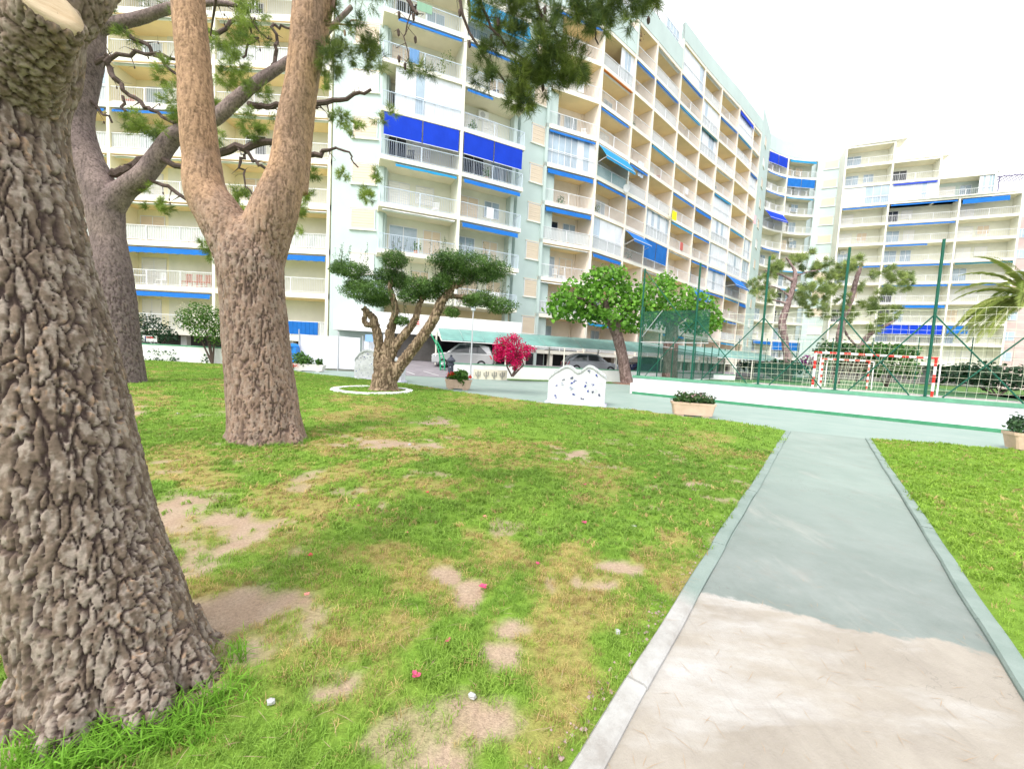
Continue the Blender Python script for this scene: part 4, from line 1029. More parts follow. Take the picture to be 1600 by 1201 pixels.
# ------------------------------------------------------------------ car port
port = thing('car_port', (LWp[0].x, LWp[0].y, .4), 'long car port with a curved sea green sheet roof on pale posts', 'car port')
roof_m = mat('sea_green_roof_sheet', (.19, .38, .35), rough=.35, var=.22, vscale=1.2, trans=.12)
cpf = offset_line([XY(690, 530, 26.0), XY(853, 540, 28.2), XY(990, 547, 30.8), XY(1150, 557, 35.0), XY(1225, 560, 44)], 0)
cpb = offset_line(cpf, 2.5)
nsheet = 0
pts_f = []; pts_b = []
for i in range(len(cpf) - 1):
    L = (cpf[i + 1] - cpf[i]).length; k = max(1, int(L / 1.3))
    for j in range(k + (1 if i == len(cpf) - 2 else 0)): pts_f.append(cpf[i].lerp(cpf[i + 1], j / k)); pts_b.append(cpb[i].lerp(cpb[i + 1], j / k))
for i in range(len(pts_f) - 1):
    mb = MB(); V = []; K = 7
    for j in range(K + 1):
        u = j / K; zz = 2.30 + .86 * math.sin(u * PI / 2)
        for (pa, pb, off) in ((pts_f[i], pts_b[i], .01), (pts_f[i + 1], pts_b[i + 1], -.01)):
            for th_ in (0, -.012):
                p = pa.lerp(pb, 1 - math.cos(u * PI / 2)) if False else pa.lerp(pb, u)
                V.append((p.x + off, p.y, zz + th_ + .012 * (i % 2)))
    F = []
    for j in range(K):
        a = j * 4; F += [(a, a + 2, a + 6, a + 4), (a + 1, a + 5, a + 7, a + 3)]
    F += [(0, 1, 3, 2), (K * 4, K * 4 + 2, K * 4 + 3, K * 4 + 1)]
    mb.add(V, F); mb.build('roof_sheet', roof_m, port)
for i in range(len(cpf) - 1):
    mb = MB(); mb.bar((cpf[i].x, cpf[i].y, 2.25), (cpf[i + 1].x, cpf[i + 1].y, 2.25), .035, 4); mb.build('front_beam', white_p, port)
for i in range(0, len(pts_f), 3):
    p, q = pts_f[i], pts_b[i]; mb = MB()
    mb.bar((q.x, q.y, .4), (q.x, q.y, 3.1), .06, 6); mb.bar((p.x, p.y, 2.25), (q.x, q.y, 3.08), .035, 4)
    if i: mb.bar((p.x, p.y, .4), (p.x, p.y, 2.25), .045, 6)
    mb.build('post', fascia, port)
# green curved end truss
p, q = pts_f[0], pts_b[0]; tr_ = MB(); gtr = mat('bright_green_metal', (.02, .30, .14), rough=.4)
tq = (pts_f[1] - pts_f[0]).normalized()
def ar(u, rr): a = u * PI / 2; c = p.lerp(q, .0); return Vector((p.x - tq.x * (.9 * (1 - math.cos(a)) * 1.0) * rr, p.y - .05, .4 + 2.75 * math.sin(a) ** .8 * (1 if rr > .9 else .94)))
prev = None
for j in range(11):
    u = j / 10; A_ = Vector((p.x + .0 - .55 * u ** 2, p.y - .04, .4 + 2.0 * u + .5 * u * (1 - u))); B_ = Vector((p.x + .28 - .62 * u ** 2, p.y - .04, .4 + 1.85 * u + .3 * u * (1 - u)))
    if prev: tr_.bar(prev[0], A_, .05, 4); tr_.bar(prev[1], B_, .05, 4); tr_.bar(prev[0], B_, .028, 4)
    prev = (A_, B_)
mb2 = [tr_.bar(Vector((p.x - .55, p.y, 2.4)), Vector((q.x - .6, q.y, 3.1)), .04, 4)]
tr_.build('end_frame', gtr, port)

# low white wall in front of the car port
lw = thing('low_wall', (LWp[0].x, LWp[0].y, 0), 'low white wall with a thin green top below the car port', 'wall')
for i in range(len(LWp) - 2):
    mb = MB(); mb.obox(LWp[i], LWp[i + 1] - (LWp[i + 1] - LWp[i]).normalized() * .004, 0, .22, -.02, .84); mb.build('wall_body', white_p, lw)
    mb = MB(); mb.obox(LWp[i], LWp[i + 1] - (LWp[i + 1] - LWp[i]).normalized() * .004, -.02, .24, .843, .90); mb.build('coping', green_cop, lw)
# strip of grass and brown bed at its foot
mb = MB(); pz = [XY(796, 590, 25.2), XY(880, 598, 26.4), XY(1010, 600, 28.2)]; pf_ = [LWp[0].lerp(LWp[1], .55), LWp[1], LWp[2] + Vector((1.2, .4))]
V = [(p.x, p.y, .02) for p in pz] + [(p.x, p.y, .02) for p in pf_[::-1]]; mb.add(V, [(0, 1, 2, 3, 4, 5)]); mb.build('grass_verge', hill_grass, kind='structure')
c0 = at(977, 598, 28.2, 0)
mb = MB(); mb.lathe([(0, .05), (.8, .05), (1.0, .03), (1.02, .0)], 24, (c0.x + .1, c0.y)); mb.build('earth_bed', mat('brown_soil', (.22, .12, .08), var=.3, vscale=6), kind='structure')
# left low wall beyond the lawn
lwl = thing('low_wall', (-22, 26.6, 0), 'low white wall behind the lawn at the left, under the shrubs', 'wall')
mb = MB(); mb.obox((-38, 26.6), (XY(447, 560, 26.6).x, 26.6), 0, .25, -.02, 1.02); mb.build('wall_body', white_p, lwl)
mb = MB(); mb.obox((-38, 26.6), (XY(447, 560, 26.6).x, 26.6), -.02, .27, 1.023, 1.10); mb.build('coping', green_cop, lwl)
# white sheeting fence
def tarp(x0, x1, D, zt, label):
    a, b_ = XY(x0, 560, D), XY(x1, 560, D + .4); t_ = (b_ - a); L = t_.length; t_.normalize(); n = Vector((-t_.y, t_.x))
    th_ = thing('sheet_fence', (a.x, a.y, 0), label, 'fence'); mb = MB(); K = 40; V = []; F = []
    for i in range(K + 1):
        for j in range(7):
            v = j / 6; w = .03 * math.sin(i * .9 + v * 2) * (1 - abs(2 * v - 1)) + .02 * math.sin(i * .35 + 2 * v)
            p = a + t_ * (L * i / K) + n * w; V.append((p.x, p.y, .12 + (zt - .12) * v - .04 * v * math.sin(PI * ((i * L / K / 2.4) % 1))))
    for i in range(K):
        for j in range(6): F.append((i * 7 + j, (i + 1) * 7 + j, (i + 1) * 7 + j + 1, i * 7 + j + 1))
    mb.add(V, F); mb.build('sheet', mat('white_sheeting', (.70, .70, .76), rough=.7, var=.06, vscale=2), th_, smooth=True)
    for i in range(int(L / 2.4) + 1):
        p = a + t_ * (i * 2.4) - n * .04; mb = MB(); mb.bar((p.x, p.y, -.02), (p.x, p.y, zt + .3), .03, 6); mb.build('post', steel, th_)
tarp(467, 562, 26.0, 2.2, 'white sheeting stretched on posts beside the blue bin')
tarp(566, 612, 26.5, 2.0, 'short white sheeting beside the garage, behind the speckled bench wall')

# ------------------------------------------------------------------ sculpted bench walls with mosaic
mos_w = mat('white_mosaic_render', (.62, .63, .66), rough=.6, var=.2, vscale=5, bump=.3, bscale=40)
shard_ms = [mat('blue_tile', (.03, .05, .30), rough=.25), mat('dark_tile', (.06, .07, .14), rough=.25), mat('grey_tile', (.30, .34, .45), rough=.25)]
rim_m = mat('rim_tile', (.42, .45, .48), rough=.4, col2=(.68, .70, .72), vscale=14)
foot_tile = mat('lilac_tile', (.40, .38, .62), rough=.4, col2=(.80, .78, .85), vscale=16)
def bench_wall(A, B, outline, depth, label, nsh, sz, seed):
    A = Vector((A[0], A[1], 0)); B = Vector((B[0], B[1], 0)); t = (B - A).normalized(); n = Vector((-t.y, t.x, 0)); L = (B - A).length
    g = thing('mosaic_wall', A, label, 'sculpture'); rr = random.Random(seed)
    # smooth outline
    xs = [o[0] for o in outline]; hs_ = [o[1] for o in outline]; K = 40
    top_ = [(i / K, float(np.interp(i / K, xs, hs_))) for i in range(K + 1)]
    for _ in range(2): top_ = [top_[0]] + [(top_[i][0], (top_[i - 1][1] + 2 * top_[i][1] + top_[i + 1][1]) / 4) for i in range(1, K)] + [top_[-1]]
    V = []; F = []
    prof = [(0, 1), (.03, 1.0), (.10, 1.0), (.5, 1.0), (.9, 1.0), (.97, 1.0), (1, 1)]
    for (u, h) in top_:
        x = A + t * (u * L)
        bul = .06 * math.sin(PI * u)
        for (d, z) in ((.02 - bul, 0), (0 - bul, h * .5), (.03 - bul, h - .05), (.08, h), (depth - .08, h), (depth, h - .05), (depth, 0)): p = x + n * d; V.append((p.x, p.y, z))
    m_ = 7
    for i in range(K):
        for j in range(m_ - 1): F.append((i * m_ + j, (i + 1) * m_ + j, (i + 1) * m_ + j + 1, i * m_ + j + 1))
    F += [tuple(range(m_))[::-1], tuple(range(K * m_, K * m_ + m_))]
    mb = MB(); mb.add(V, F); mb.build('body', mos_w, g, smooth=False)
    # rim of small tiles along the top
    for i in range(K):
        (u0, h0), (u1, h1) = top_[i], top_[i + 1]; mb = MB(); bul = .06 * math.sin(PI * u0)
        a = A + t * (u0 * L + .004); b_ = A + t * (u1 * L - .004)
        q = [(a + n * (-.012 - bul * .0), h0 - .075), (b_ + n * (-.012), h1 - .075), (b_ + n * (-.012), h1 + .012), (a + n * (-.012), h0 + .012)]
        q = [(p - n * bul, z) for p, z in q]
        v = [(p.x, p.y, z) for p, z in q] + [(p.x + n.x * .1, p.y + n.y * .1, z) for p, z in q]
        mb.add(v, [(0, 1, 2, 3), (3, 2, 6, 7), (0, 3, 7, 4), (1, 5, 6, 2)]); mb.build('rim_tile', rim_m, g)
    mb = MB(); mb.obox(A - t * .07, B + t * .07, -.12, depth + .06, -.01, .045); mb.build('foot_band', foot_tile, g)
    def front(u, z, d=.0): return A + t * (u * L) + n * (-.06 * math.sin(PI * u) + (.02 * (1 - 2 * z) if z < .5 else .0) - .012 + d) + Vector((0, 0, z))
    mesh_cache = []
    placed = []
    for c in range(nsh):
        for _try in range(30):
            u = rr.uniform(.06, .94); h = float(np.interp(u, xs, hs_)); z = rr.uniform(.14, h - .16)
            if all(abs(u - a) * L + abs(z - b_) > sz * 2.8 for a, b_ in placed): break
        placed.append((u, z)); mcol = rr.choice(shard_ms[:2] + [shard_ms[0]] + ([shard_ms[2]] if rr.random() < .5 else []))
        for s in range(3 if sz > .05 else 1):
            a0 = rr.uniform(0, 6.28); du = rr.uniform(-.8, .8) * sz; dz = rr.uniform(-.8, .8) * sz; k = rr.choice((3, 4, 5)); rad = sz * rr.uniform(.35, .75)
            pts = [(du + rad * math.cos(a0 + 2 * PI * i / k) * rr.uniform(.6, 1.2), dz + rad * .8 * math.sin(a0 + 2 * PI * i / k)) for i in range(k)]
            V = [front(u + x / L, z + y) for x, y in pts] + [front(u + x / L, z + y, .02) for x, y in pts]
            mb = MB(); mb.add(V, [tuple(range(k))] + [(i, i + k, (i + 1) % k + k, (i + 1) % k) for i in range(k)]); mb.build('mosaic_shard', mcol, g)
    return g
a1, b1 = G(855, 628), G(944, 635)
bench_wall(a1, b1, [(0, .88), (.12, 1.10), (.30, 1.32), (.38, 1.30), (.50, 1.12), (.56, 1.14), (.68, 1.36), (.76, 1.34), (1, 1.02)], .55, 'white twin humped mosaic wall standing on the green promenade, blue tile clusters', 18, .052, 3)
a2, b2 = G(553, 592), G(626, 597)
bench_wall(a2, b2, [(0, .95), (.08, 1.25), (.25, 1.48), (.4, 1.42), (.55, 1.30), (.75, 1.25), (1, .9)], .5, 'white speckled mosaic wall half hidden behind the olive trunk', 60, .042, 8)
# cactus relief wall beside the bougainvillea
ca0, ca1 = at(740, 588, 24.9, 0), at(792, 590, 25.3, 0)
cg = thing('relief_wall', ca0, 'low cream wall with four grey cactus reliefs under the magenta bush', 'wall')
mb = MB(); mb.obox(ca0, ca1, 0, .14, -.01, .60); mb.build('wall_body', mat('cream_low_wall', (.74, .70, .56), var=.08, vscale=3), cg)
cm_ = mat('grey_relief', (.30, .30, .27), rough=.7); tc_ = (ca1 - ca0).normalized(); nc_ = Vector((-tc_.y, tc_.x, 0))
for i in range(4):
    c = ca0 + tc_ * (.25 + .5 * i) - nc_ * .03; mb = MB(); up_ = Vector((0, 0, 1))
    mb.bar(c + up_ * .06, c + up_ * .5, .035, 6)
    for sgn in (-1, 1):
        s_ = .13; mb.bar(c + up_ * .2, c + up_ * .24 + tc_ * s_ * sgn, .025, 5); mb.bar(c + up_ * .24 + tc_ * s_ * sgn, c + up_ * (.48 if sgn > 0 else .42) + tc_ * s_ * sgn, .025, 5)
    mb.build('cactus_relief', cm_, cg)

# ------------------------------------------------------------------ street furniture
lp_ = at(735, 588, 24.7, 0)
lamp = thing('lamp_post', lp_, 'slim grey lamp post in front of the car port, left of the magenta bush', 'lamp post')
mb = MB(); mb.bar(lp_, lp_ + Vector((0, 0, 4.1)), .055, 10, .035); mb.build('pole', steel, lamp)
mb = MB(); mb.lathe([(.0, 4.62), (.24, 4.5), (.30, 4.42), (.28, 4.38), (.1, 4.36)], 16, (lp_.x, lp_.y)); mb.build('lamp_shade', steel, lamp)
mb = MB(); mb.lathe([(.1, 4.36), (.16, 4.25), (.12, 4.1), (.05, 4.08)], 16, (lp_.x, lp_.y)); mb.build('globe', glass_w, lamp)
ft_ = at(704, 584, 24.3, 0)
fo = thing('drinking_fountain', ft_, 'dark iron pillar with a rounded cap at the left end of the low wall', 'fountain')
mb = MB(); mb.lathe([(.30, 0), (.30, .08), (.22, .12), (.17, .2), (.16, .75), (.21, .80), (.21, .88), (.15, .92)], 16, (ft_.x, ft_.y)); mb.build('column', dark_metal, fo)
mb = MB(); mb.lathe([(.15, .921), (.25, 1.0), (.27, 1.08), (.16, 1.2), (.06, 1.28), (.07, 1.36), (.0, 1.42)], 16, (ft_.x, ft_.y)); mb.build('cap', dark_metal, fo)
mb = MB(); mb.bar(ft_ + Vector((0, -.15, .7)), ft_ + Vector((0, -.32, .66)), .025, 6); mb.build('spout', steel, fo)
bb = at(457, 570, 25.6, 0); bin_m = mat('blue_plastic', (.02, .20, .62), rough=.4)
bn = thing('litter_bin', bb, 'blue litter bin on a post beside the white sheeting', 'bin')
mb = MB(); mb.box(bb.x - .33, bb.x + .33, bb.y - .25, bb.y + .25, .45, 1.35); mb.build('body', bin_m, bn)
mb = MB(); mb.lathe([(.42, 1.352), (.42, 1.42), (.30, 1.56), (.0, 1.6)], 4, (bb.x, bb.y)); mb.build('lid', bin_m, bn)
mb = MB(); mb.add([(bb.x - .05, bb.y - .256, .6), (bb.x + .05, bb.y - .256, .6), (bb.x + .05, bb.y - .256, .9), (bb.x + .16, bb.y - .256, .9), (bb.x, bb.y - .256, 1.1), (bb.x - .16, bb.y - .256, .9), (bb.x - .05, bb.y - .256, .9)], [(0, 1, 2, 3, 4, 5, 6)]); mb.build('arrow_symbol', dark_metal, bn)
mb = MB(); mb.bar((bb.x, bb.y, 0), (bb.x, bb.y, .45), .06, 6); mb.build('post', dark_metal, bn)
sg1 = at(577, 528, 26.3, 2.0); mb = MB(); mb.box(sg1.x - .25, sg1.x + .25, sg1.y - .02, sg1.y, 1.95, 2.4); s_o = thing('wall_sign', (sg1.x, sg1.y, 0), 'small blue sign on a thin post above the white sheeting', 'sign'); mb.build('plate', mat('pale_blue_sign', (.25, .42, .75), rough=.4), s_o)
mb = MB(); mb.bar((sg1.x, sg1.y + .03, 0), (sg1.x, sg1.y + .03, 2.4), .025, 6); mb.build('post', steel, s_o)
sg2 = at(234, 535, 27.2, 1.3); s2o = thing('estate_sign', (sg2.x, sg2.y, 1.1), 'small white sign with a red bar behind the low wall, left of the shrubs', 'sign')
mb = MB(); mb.box(sg2.x - .5, sg2.x + .5, sg2.y - .02, sg2.y, 1.2, 1.62); mb.build('plate', white_p, s2o)
mb = MB(); mb.box(sg2.x - .2, sg2.x + .28, sg2.y - .03, sg2.y - .021, 1.44, 1.54); mb.build('red_bar', red_p, s2o)
mb = MB(); mb.box(sg2.x - .30, sg2.x - .235, sg2.y - .03, sg2.y - .021, 1.25, 1.57); mb.build('blue_block', mat('navy_print', (.02, .03, .25)), s2o)
mb = MB(); mb.bar((sg2.x, sg2.y + .03, 1.1), (sg2.x, sg2.y + .03, 1.3), .03, 6); mb.build('post', steel, s2o)

# ------------------------------------------------------------------ cars
def car(loc, rz, body_col, label, L=4.2, W=1.75, H=1.55, suv=False, dark=False):
    m_ = mat('car_paint_%d' % int(body_col[0] * 1000), body_col, rough=.25, metal=.4, spec=.6)
    c = thing('parked_car', loc, label, 'car', 'cars parked under the car port'); c.rotation_euler = (0, 0, rz)
    h0 = .30; hb = H * .60
    side_p = [(-L / 2 + .02, h0 + .05), (-L / 2, .62), (-L / 2 + .05, hb - .10), (-L / 2 + .9 * (1 if not suv else .95), hb + .02), (L / 2 - .15, hb + .06), (L / 2 - .02, hb - .12), (L / 2, .55), (L / 2 - .06, h0 + .02)]
    roof_p = [(-L / 2 + .95, hb + .0), (-L / 2 + 1.75, H - .04), (-L / 2 + 2.3, H), (L / 2 - .9, H - .03), (L / 2 - .35, H - .14) if suv else (L / 2 - .55, H - .16), (L / 2 - .12, hb + .03)]
    def loft(poly, w0, w1, zt0, zt1, nm, m, parent=c):
        k = len(poly); V = []; F = []
        secs = [(-1, .93), (-.92, 1.0), (.92, 1.0), (1, .93)]
        for (s_, sc) in secs:
            for (x, z) in poly:
                w = w0 + (w1 - w0) * max(0, min(1, (z - zt0) / (zt1 - zt0))); V.append((x * (1 if abs(s_) < .95 else .985), s_ * w, zt0 + (z - zt0) * (1 if abs(s_) < .95 else .97)))
        for i in range(3):
            for j in range(k): F.append((i * k + j, (i + 1) * k + j, (i + 1) * k + (j + 1) % k, i * k + (j + 1) % k))
        F += [tuple(range(k)), tuple(range(3 * k, 4 * k))[::-1]]
        me = bpy.data.meshes.new(nm); me.from_pydata(V, [], F); me.materials.append(m); me.update()
        o = bpy.data.objects.new(nm, me); C.objects.link(o); o.parent = parent
        bv = o.modifiers.new('bevel', 'BEVEL'); bv.width = .05; bv.segments = 2
        return o
    loft(side_p, W / 2, W / 2 - .03, h0, hb, 'body', m_)
    loft(roof_p, W / 2 - .05, W / 2 - .22, hb, H, 'cabin', m_)
    def panel(nm, pts, m, th=.012):
        mb = MB(); k = len(pts); v = [Vector(p) for p in pts]; n = (v[1] - v[0]).cross(v[2] - v[0]).normalized() * th
        mb.add([p + n for p in v] + [p - n for p in v], [tuple(range(k)), tuple(range(k, 2 * k))[::-1]] + [(i, (i + 1) % k, (i + 1) % k + k, i + k) for i in range(k)])
        me = bpy.data.meshes.new(nm); me.from_pydata(mb.v, [], mb.f); me.materials.append(m); o = bpy.data.objects.new(nm, me); C.objects.link(o); o.parent = c; return o
    def yw(z): return W / 2 - .05 - .17 * (z - hb) / (H - hb) + .008
    for s_ in (-1, 1):
        x0, x1, x2, x3 = -L / 2 + 1.25, -L / 2 + 1.85, L / 2 - 1.0, L / 2 - .45; zt = H - .12; zb_ = hb + .07; xm = (-L / 2 + 1.9 + L / 2 - 1.0) / 2
        panel('side_window', [(x0, s_ * yw(zb_), zb_), (xm - .03, s_ * yw(zb_), zb_), (xm - .03, s_ * yw(zt), zt), (x1, s_ * yw(zt), zt)], glass_d)
        panel('side_window', [(xm + .03, s_ * yw(zb_), zb_), (x3, s_ * yw(zb_), zb_), (x2, s_ * yw(zt), zt), (xm + .03, s_ * yw(zt), zt)], glass_d)
        for x in (-L / 2 + .8, L / 2 - .8):
            V = []; F = []; K = 20
            prof = [(.20, .0), (.30, .0), (.325, .03), (.325, .17), (.30, .20)]
            me = MB()
            for (r_1, y_) in prof: V += [(x + r_1 * math.cos(2 * PI * j / K), s_ * (W / 2 + .005 - y_), .325 + r_1 * math.sin(2 * PI * j / K)) for j in range(K)]
            for i in range(4):
                for j in range(K): F.append((i * K + j, i * K + (j + 1) % K, (i + 1) * K + (j + 1) % K, (i + 1) * K + j))
            me.add(V, F); ms_ = bpy.data.meshes.new('tyre'); ms_.from_pydata(me.v, [], me.f); ms_.materials.append(black_m); o = bpy.data.objects.new('wheel', ms_); C.objects.link(o); o.parent = c
            me = MB(); V = [(x, s_ * (W / 2 - .01), .325)] + [(x + (.20 if j % 2 else .14) * math.cos(2 * PI * j / K), s_ * (W / 2 + (.0 if j % 2 else -.03)), .325 + (.20 if j % 2 else .14) * math.sin(2 * PI * j / K)) for j in range(K)]
            me.add(V, [(0, 1 + j, 1 + (j + 1) % K) for j in range(K)]); ms_ = bpy.data.meshes.new('rim'); ms_.from_pydata(me.v, [], me.f); ms_.materials.append(steel); q_ = bpy.data.objects.new('rim', ms_); C.objects.link(q_); q_.parent = o
        panel('tail_light', [(L / 2 - .28, s_ * (W / 2 - .005), hb - .05), (L / 2 + .005, s_ * (W / 2 - .12), hb - .1), (L / 2 + .005, s_ * (W / 2 - .12), hb - .34), (L / 2 - .15, s_ * (W / 2 + .0), hb - .30)], mat('red_lens', (.55, .01, .01), rough=.15))
        panel('headlight', [(-L / 2 + .35, s_ * (W / 2 - .005), hb - .1), (-L / 2 + .01, s_ * (W / 2 - .2), hb - .16), (-L / 2 + .0, s_ * (W / 2 - .2), hb - .3), (-L / 2 + .3, s_ * (W / 2 + .0), hb - .26)], glass_w)
    panel('windscreen', [(-L / 2 + 1.03, -W / 2 + .2, hb + .07), (-L / 2 + 1.03, W / 2 - .2, hb + .07), (-L / 2 + 1.70, W / 2 - .28, H - .09), (-L / 2 + 1.70, -W / 2 + .28, H - .09)], glass_d)
    panel('rear_window', [(L / 2 - .17, -W / 2 + .22, hb + .1), (L / 2 - .17, W / 2 - .22, hb + .1), (L / 2 - .42, W / 2 - .3, H - .2), (L / 2 - .42, -W / 2 + .3, H - .2)], glass_d)
    return c
c1 = at(724, 575, 27.9, .47); car(c1, .02, (.42, .42, .43), 'pale silver tall car under the car port, left of the magenta bush', L=4.1, H=1.72, suv=True)
c2 = at(922, 575, 31.2, .47); car(c2, PI + .12, (.34, .35, .38), 'silver car under the car port behind the twin humped mosaic wall', L=4.2, H=1.5)
c3 = at(1003, 570, 34.2, .5); car(c3, .45, (.02, .03, .10), 'dark blue car under the car port behind the leafy tree trunk', L=4.3, H=1.5)

# ================================================================== TREES
def bark_mat(name, rough=.9):
    m = bpy.data.materials.new(name); m.use_nodes = True; nt = m.node_tree; b = nt.nodes['Principled BSDF']
    b.inputs['Roughness'].default_value = rough; b.inputs['Specular IOR Level'].default_value = .15
    a = nt.nodes.new('ShaderNodeAttribute'); a.attribute_name = 'tint'
    tc = nt.nodes.new('ShaderNodeTexCoord'); n = nt.nodes.new('ShaderNodeTexNoise'); n.inputs['Scale'].default_value = 45; n.inputs['Detail'].default_value = 8; n.inputs['Roughness'].default_value = .7
    nt.links.new(tc.outputs['Object'], n.inputs[0])
    r = nt.nodes.new('ShaderNodeValToRGB'); r.color_ramp.elements[0].position = .3; r.color_ramp.elements[1].position = .72; r.color_ramp.elements[0].color = (.72, .70, .68, 1); r.color_ramp.elements[1].color = (1.25, 1.25, 1.25, 1)
    nt.links.new(n.outputs[0], r.inputs[0])
    mx = nt.nodes.new('ShaderNodeMix'); mx.data_type = 'RGBA'; mx.blend_type = 'MULTIPLY'; mx.inputs[0].default_value = 1
    nt.links.new(a.outputs['Color'], mx.inputs[6]); nt.links.new(r.outputs[0], mx.inputs[7]); nt.links.new(mx.outputs[2], b.inputs['Base Color'])
    bp = nt.nodes.new('ShaderNodeBump'); bp.inputs['Strength'].default_value = .6; bp.inputs['Distance'].default_value = .006
    nt.links.new(n.outputs[0], bp.inputs['Height']); nt.links.new(bp.outputs[0], b.inputs['Normal'])
    return m
bark = bark_mat('bark')
def fused(name, tubes, voxel, parent, bark_fn, n=20, smooth_it=3, thin=.93):
    """limbs fused into one skin, then the bark relief pressed into it"""
    mb = MB()
    for pts, rad in tubes:
        # resample smoothly
        P3 = [Vector(p) for p in pts]; Q = []; RR = []
        for i in range(len(P3) - 1):
            p0, p1, p2, p3 = P3[max(i - 1, 0)], P3[i], P3[i + 1], P3[min(i + 2, len(P3) - 1)]
            for j in range(5):
                t = j / 5; Q.append(.5 * ((2 * p1) + (p2 - p0) * t + (2 * p0 - 5 * p1 + 4 * p2 - p3) * t * t + (3 * p1 - p0 - 3 * p2 + p3) * t ** 3)); RR.append(rad[i] + (rad[i + 1] - rad[i]) * t)
        Q.append(P3[-1]); RR.append(rad[-1]); mb.tube(Q, [x * thin for x in RR], n)
    me = bpy.data.meshes.new(name); me.from_pydata(mb.v, [], mb.f); me.update(); tmp = bpy.data.objects.new('tmp', me); C.objects.link(tmp)
    md = tmp.modifiers.new('r', 'REMESH'); md.mode = 'VOXEL'; md.voxel_size = voxel
    ms = tmp.modifiers.new('s', 'SMOOTH'); ms.iterations = smooth_it; ms.factor = .5
    dg = bpy.context.evaluated_depsgraph_get(); ev = tmp.evaluated_get(dg); m2 = ev.to_mesh()
    nv = len(m2.vertices); V = np.empty(nv * 3, np.float32); m2.vertices.foreach_get('co', V); V = V.reshape(-1, 3)
    Nn = np.empty(nv * 3, np.float32); m2.vertex_normals.foreach_get('vector', Nn); Nn = Nn.reshape(-1, 3)
    q = np.array([tuple(p.vertices) for p in m2.polygons if len(p.vertices) == 4], np.int32)
    ev.to_mesh_clear(); bpy.data.objects.remove(tmp)
    disp, col = bark_fn(V.astype(np.float64), Nn)
    V = V + Nn * disp[:, None]
    return npmesh(name, V, q, bark, parent, smooth=True, cols=col)
def pine_bark(cell, depth, zup0, zup1, low, high, seed=0, flake=.5, stretch=.22, fissure=1.0, wid=.07):
    low = np.array(low); high = np.array(high)
    def f(V, Nn):
        Vz = V * np.array([1, 1, .38]); k1 = .16 / cell; k2 = .85 / cell
        w = np.stack([fbm(Vz * k1, 3, seed + 1), fbm(Vz * k1 + 9, 3, seed + 2), fbm(Vz * k1 + 5, 3, seed + 3)], 1) - .5
        w2 = np.stack([fbm(Vz * k2, 3, seed + 4), fbm(Vz * k2 + 9, 3, seed + 5), fbm(Vz * k2 + 5, 3, seed + 6)], 1) - .5
        q = V.copy(); q[:, 2] *= stretch
        q = q / cell + w * 1.7 + w2 * .80
        d1, d2, idd = voronoi(q, seed); e = d2 - d1
        q2 = V.copy(); q2[:, 2] *= .42; q2 = q2 / (cell * .42) + w2 * 1.6; d1b, d2b, idb = voronoi(q2, seed + 40); e2 = d2b - d1b
        up = sstep(zup0, zup1, V[:, 2] + (fbm(V * .9, 3, seed + 7) - .5) * 1.2)
        dep = depth * (1 - .50 * up)
        crack = fbm(V * np.array([22, 22, 7.]) * (.06 / cell), 3, seed + 12)
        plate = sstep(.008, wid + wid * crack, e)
        flat_ = sstep(.0, .10, e2)
        disp = dep * (1 - .5 * up) * (plate - .9) + dep * .30 * (idd - .5) * plate + dep * .16 * flat_ * plate + dep * .34 * (idb - .5) * plate + dep * .5 * (fbm(V * np.array([1, 1, .5]) / cell * 2.4, 4, seed + 8) - .5)
        disp = disp + depth * 1.1 * (fbm(V * 2.6, 3, seed + 23) - .5)
        t = idd[:, None]; t2 = idb[:, None]
        base = low * (.85 + .25 * t) * (.84 + .30 * t2)
        pale = np.array([.40, .345, .30]); tan = np.array([.43, .29, .19])
        fl = (sstep(.46, .60, fbm(V * np.array([38, 38, 17.]) * (.045 / cell) + 3, 4, seed + 9)) * plate * flake)[:, None]
        base = base * (1 - fl) + np.where((t2 > .86) & (fbm(V * 2.2, 2, seed + 31)[:, None] > .5), tan, pale) * fl
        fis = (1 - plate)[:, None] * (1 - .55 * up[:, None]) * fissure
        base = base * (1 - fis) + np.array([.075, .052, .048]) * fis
        patch = sstep(.40, .60, fbm(V * np.array([3.2, 3.2, 1.4]), 4, seed + 19))[:, None]; hi = high * (1 - patch * .55) + low * 1.15 * patch * .55; hi = hi * (1 - .45 * (1 - plate))[:, None]; hi = hi * (.82 + .30 * t2) * (.68 + .62 * fbm(V * np.array([5, 5, 2.5]), 5, seed + 11)[:, None])
        sc = (sstep(.60, .68, fbm(V * np.array([30, 30, 18.]), 3, seed + 13)))[:, None] * .5; hi = hi * (1 - sc) + high * .42 * sc; hi = hi * (1 - .42 * (1 - flat_) * sstep(.35, .6, fbm(V * 2.5, 3, seed + 14)))[:, None] if False else hi * (1 - .40 * ((1 - flat_) * sstep(.35, .6, fbm(V * 2.5, 3, seed + 14))))[:, None]
        col = base * (1 - up[:, None]) + hi * up[:, None]
        return disp, col
    return f

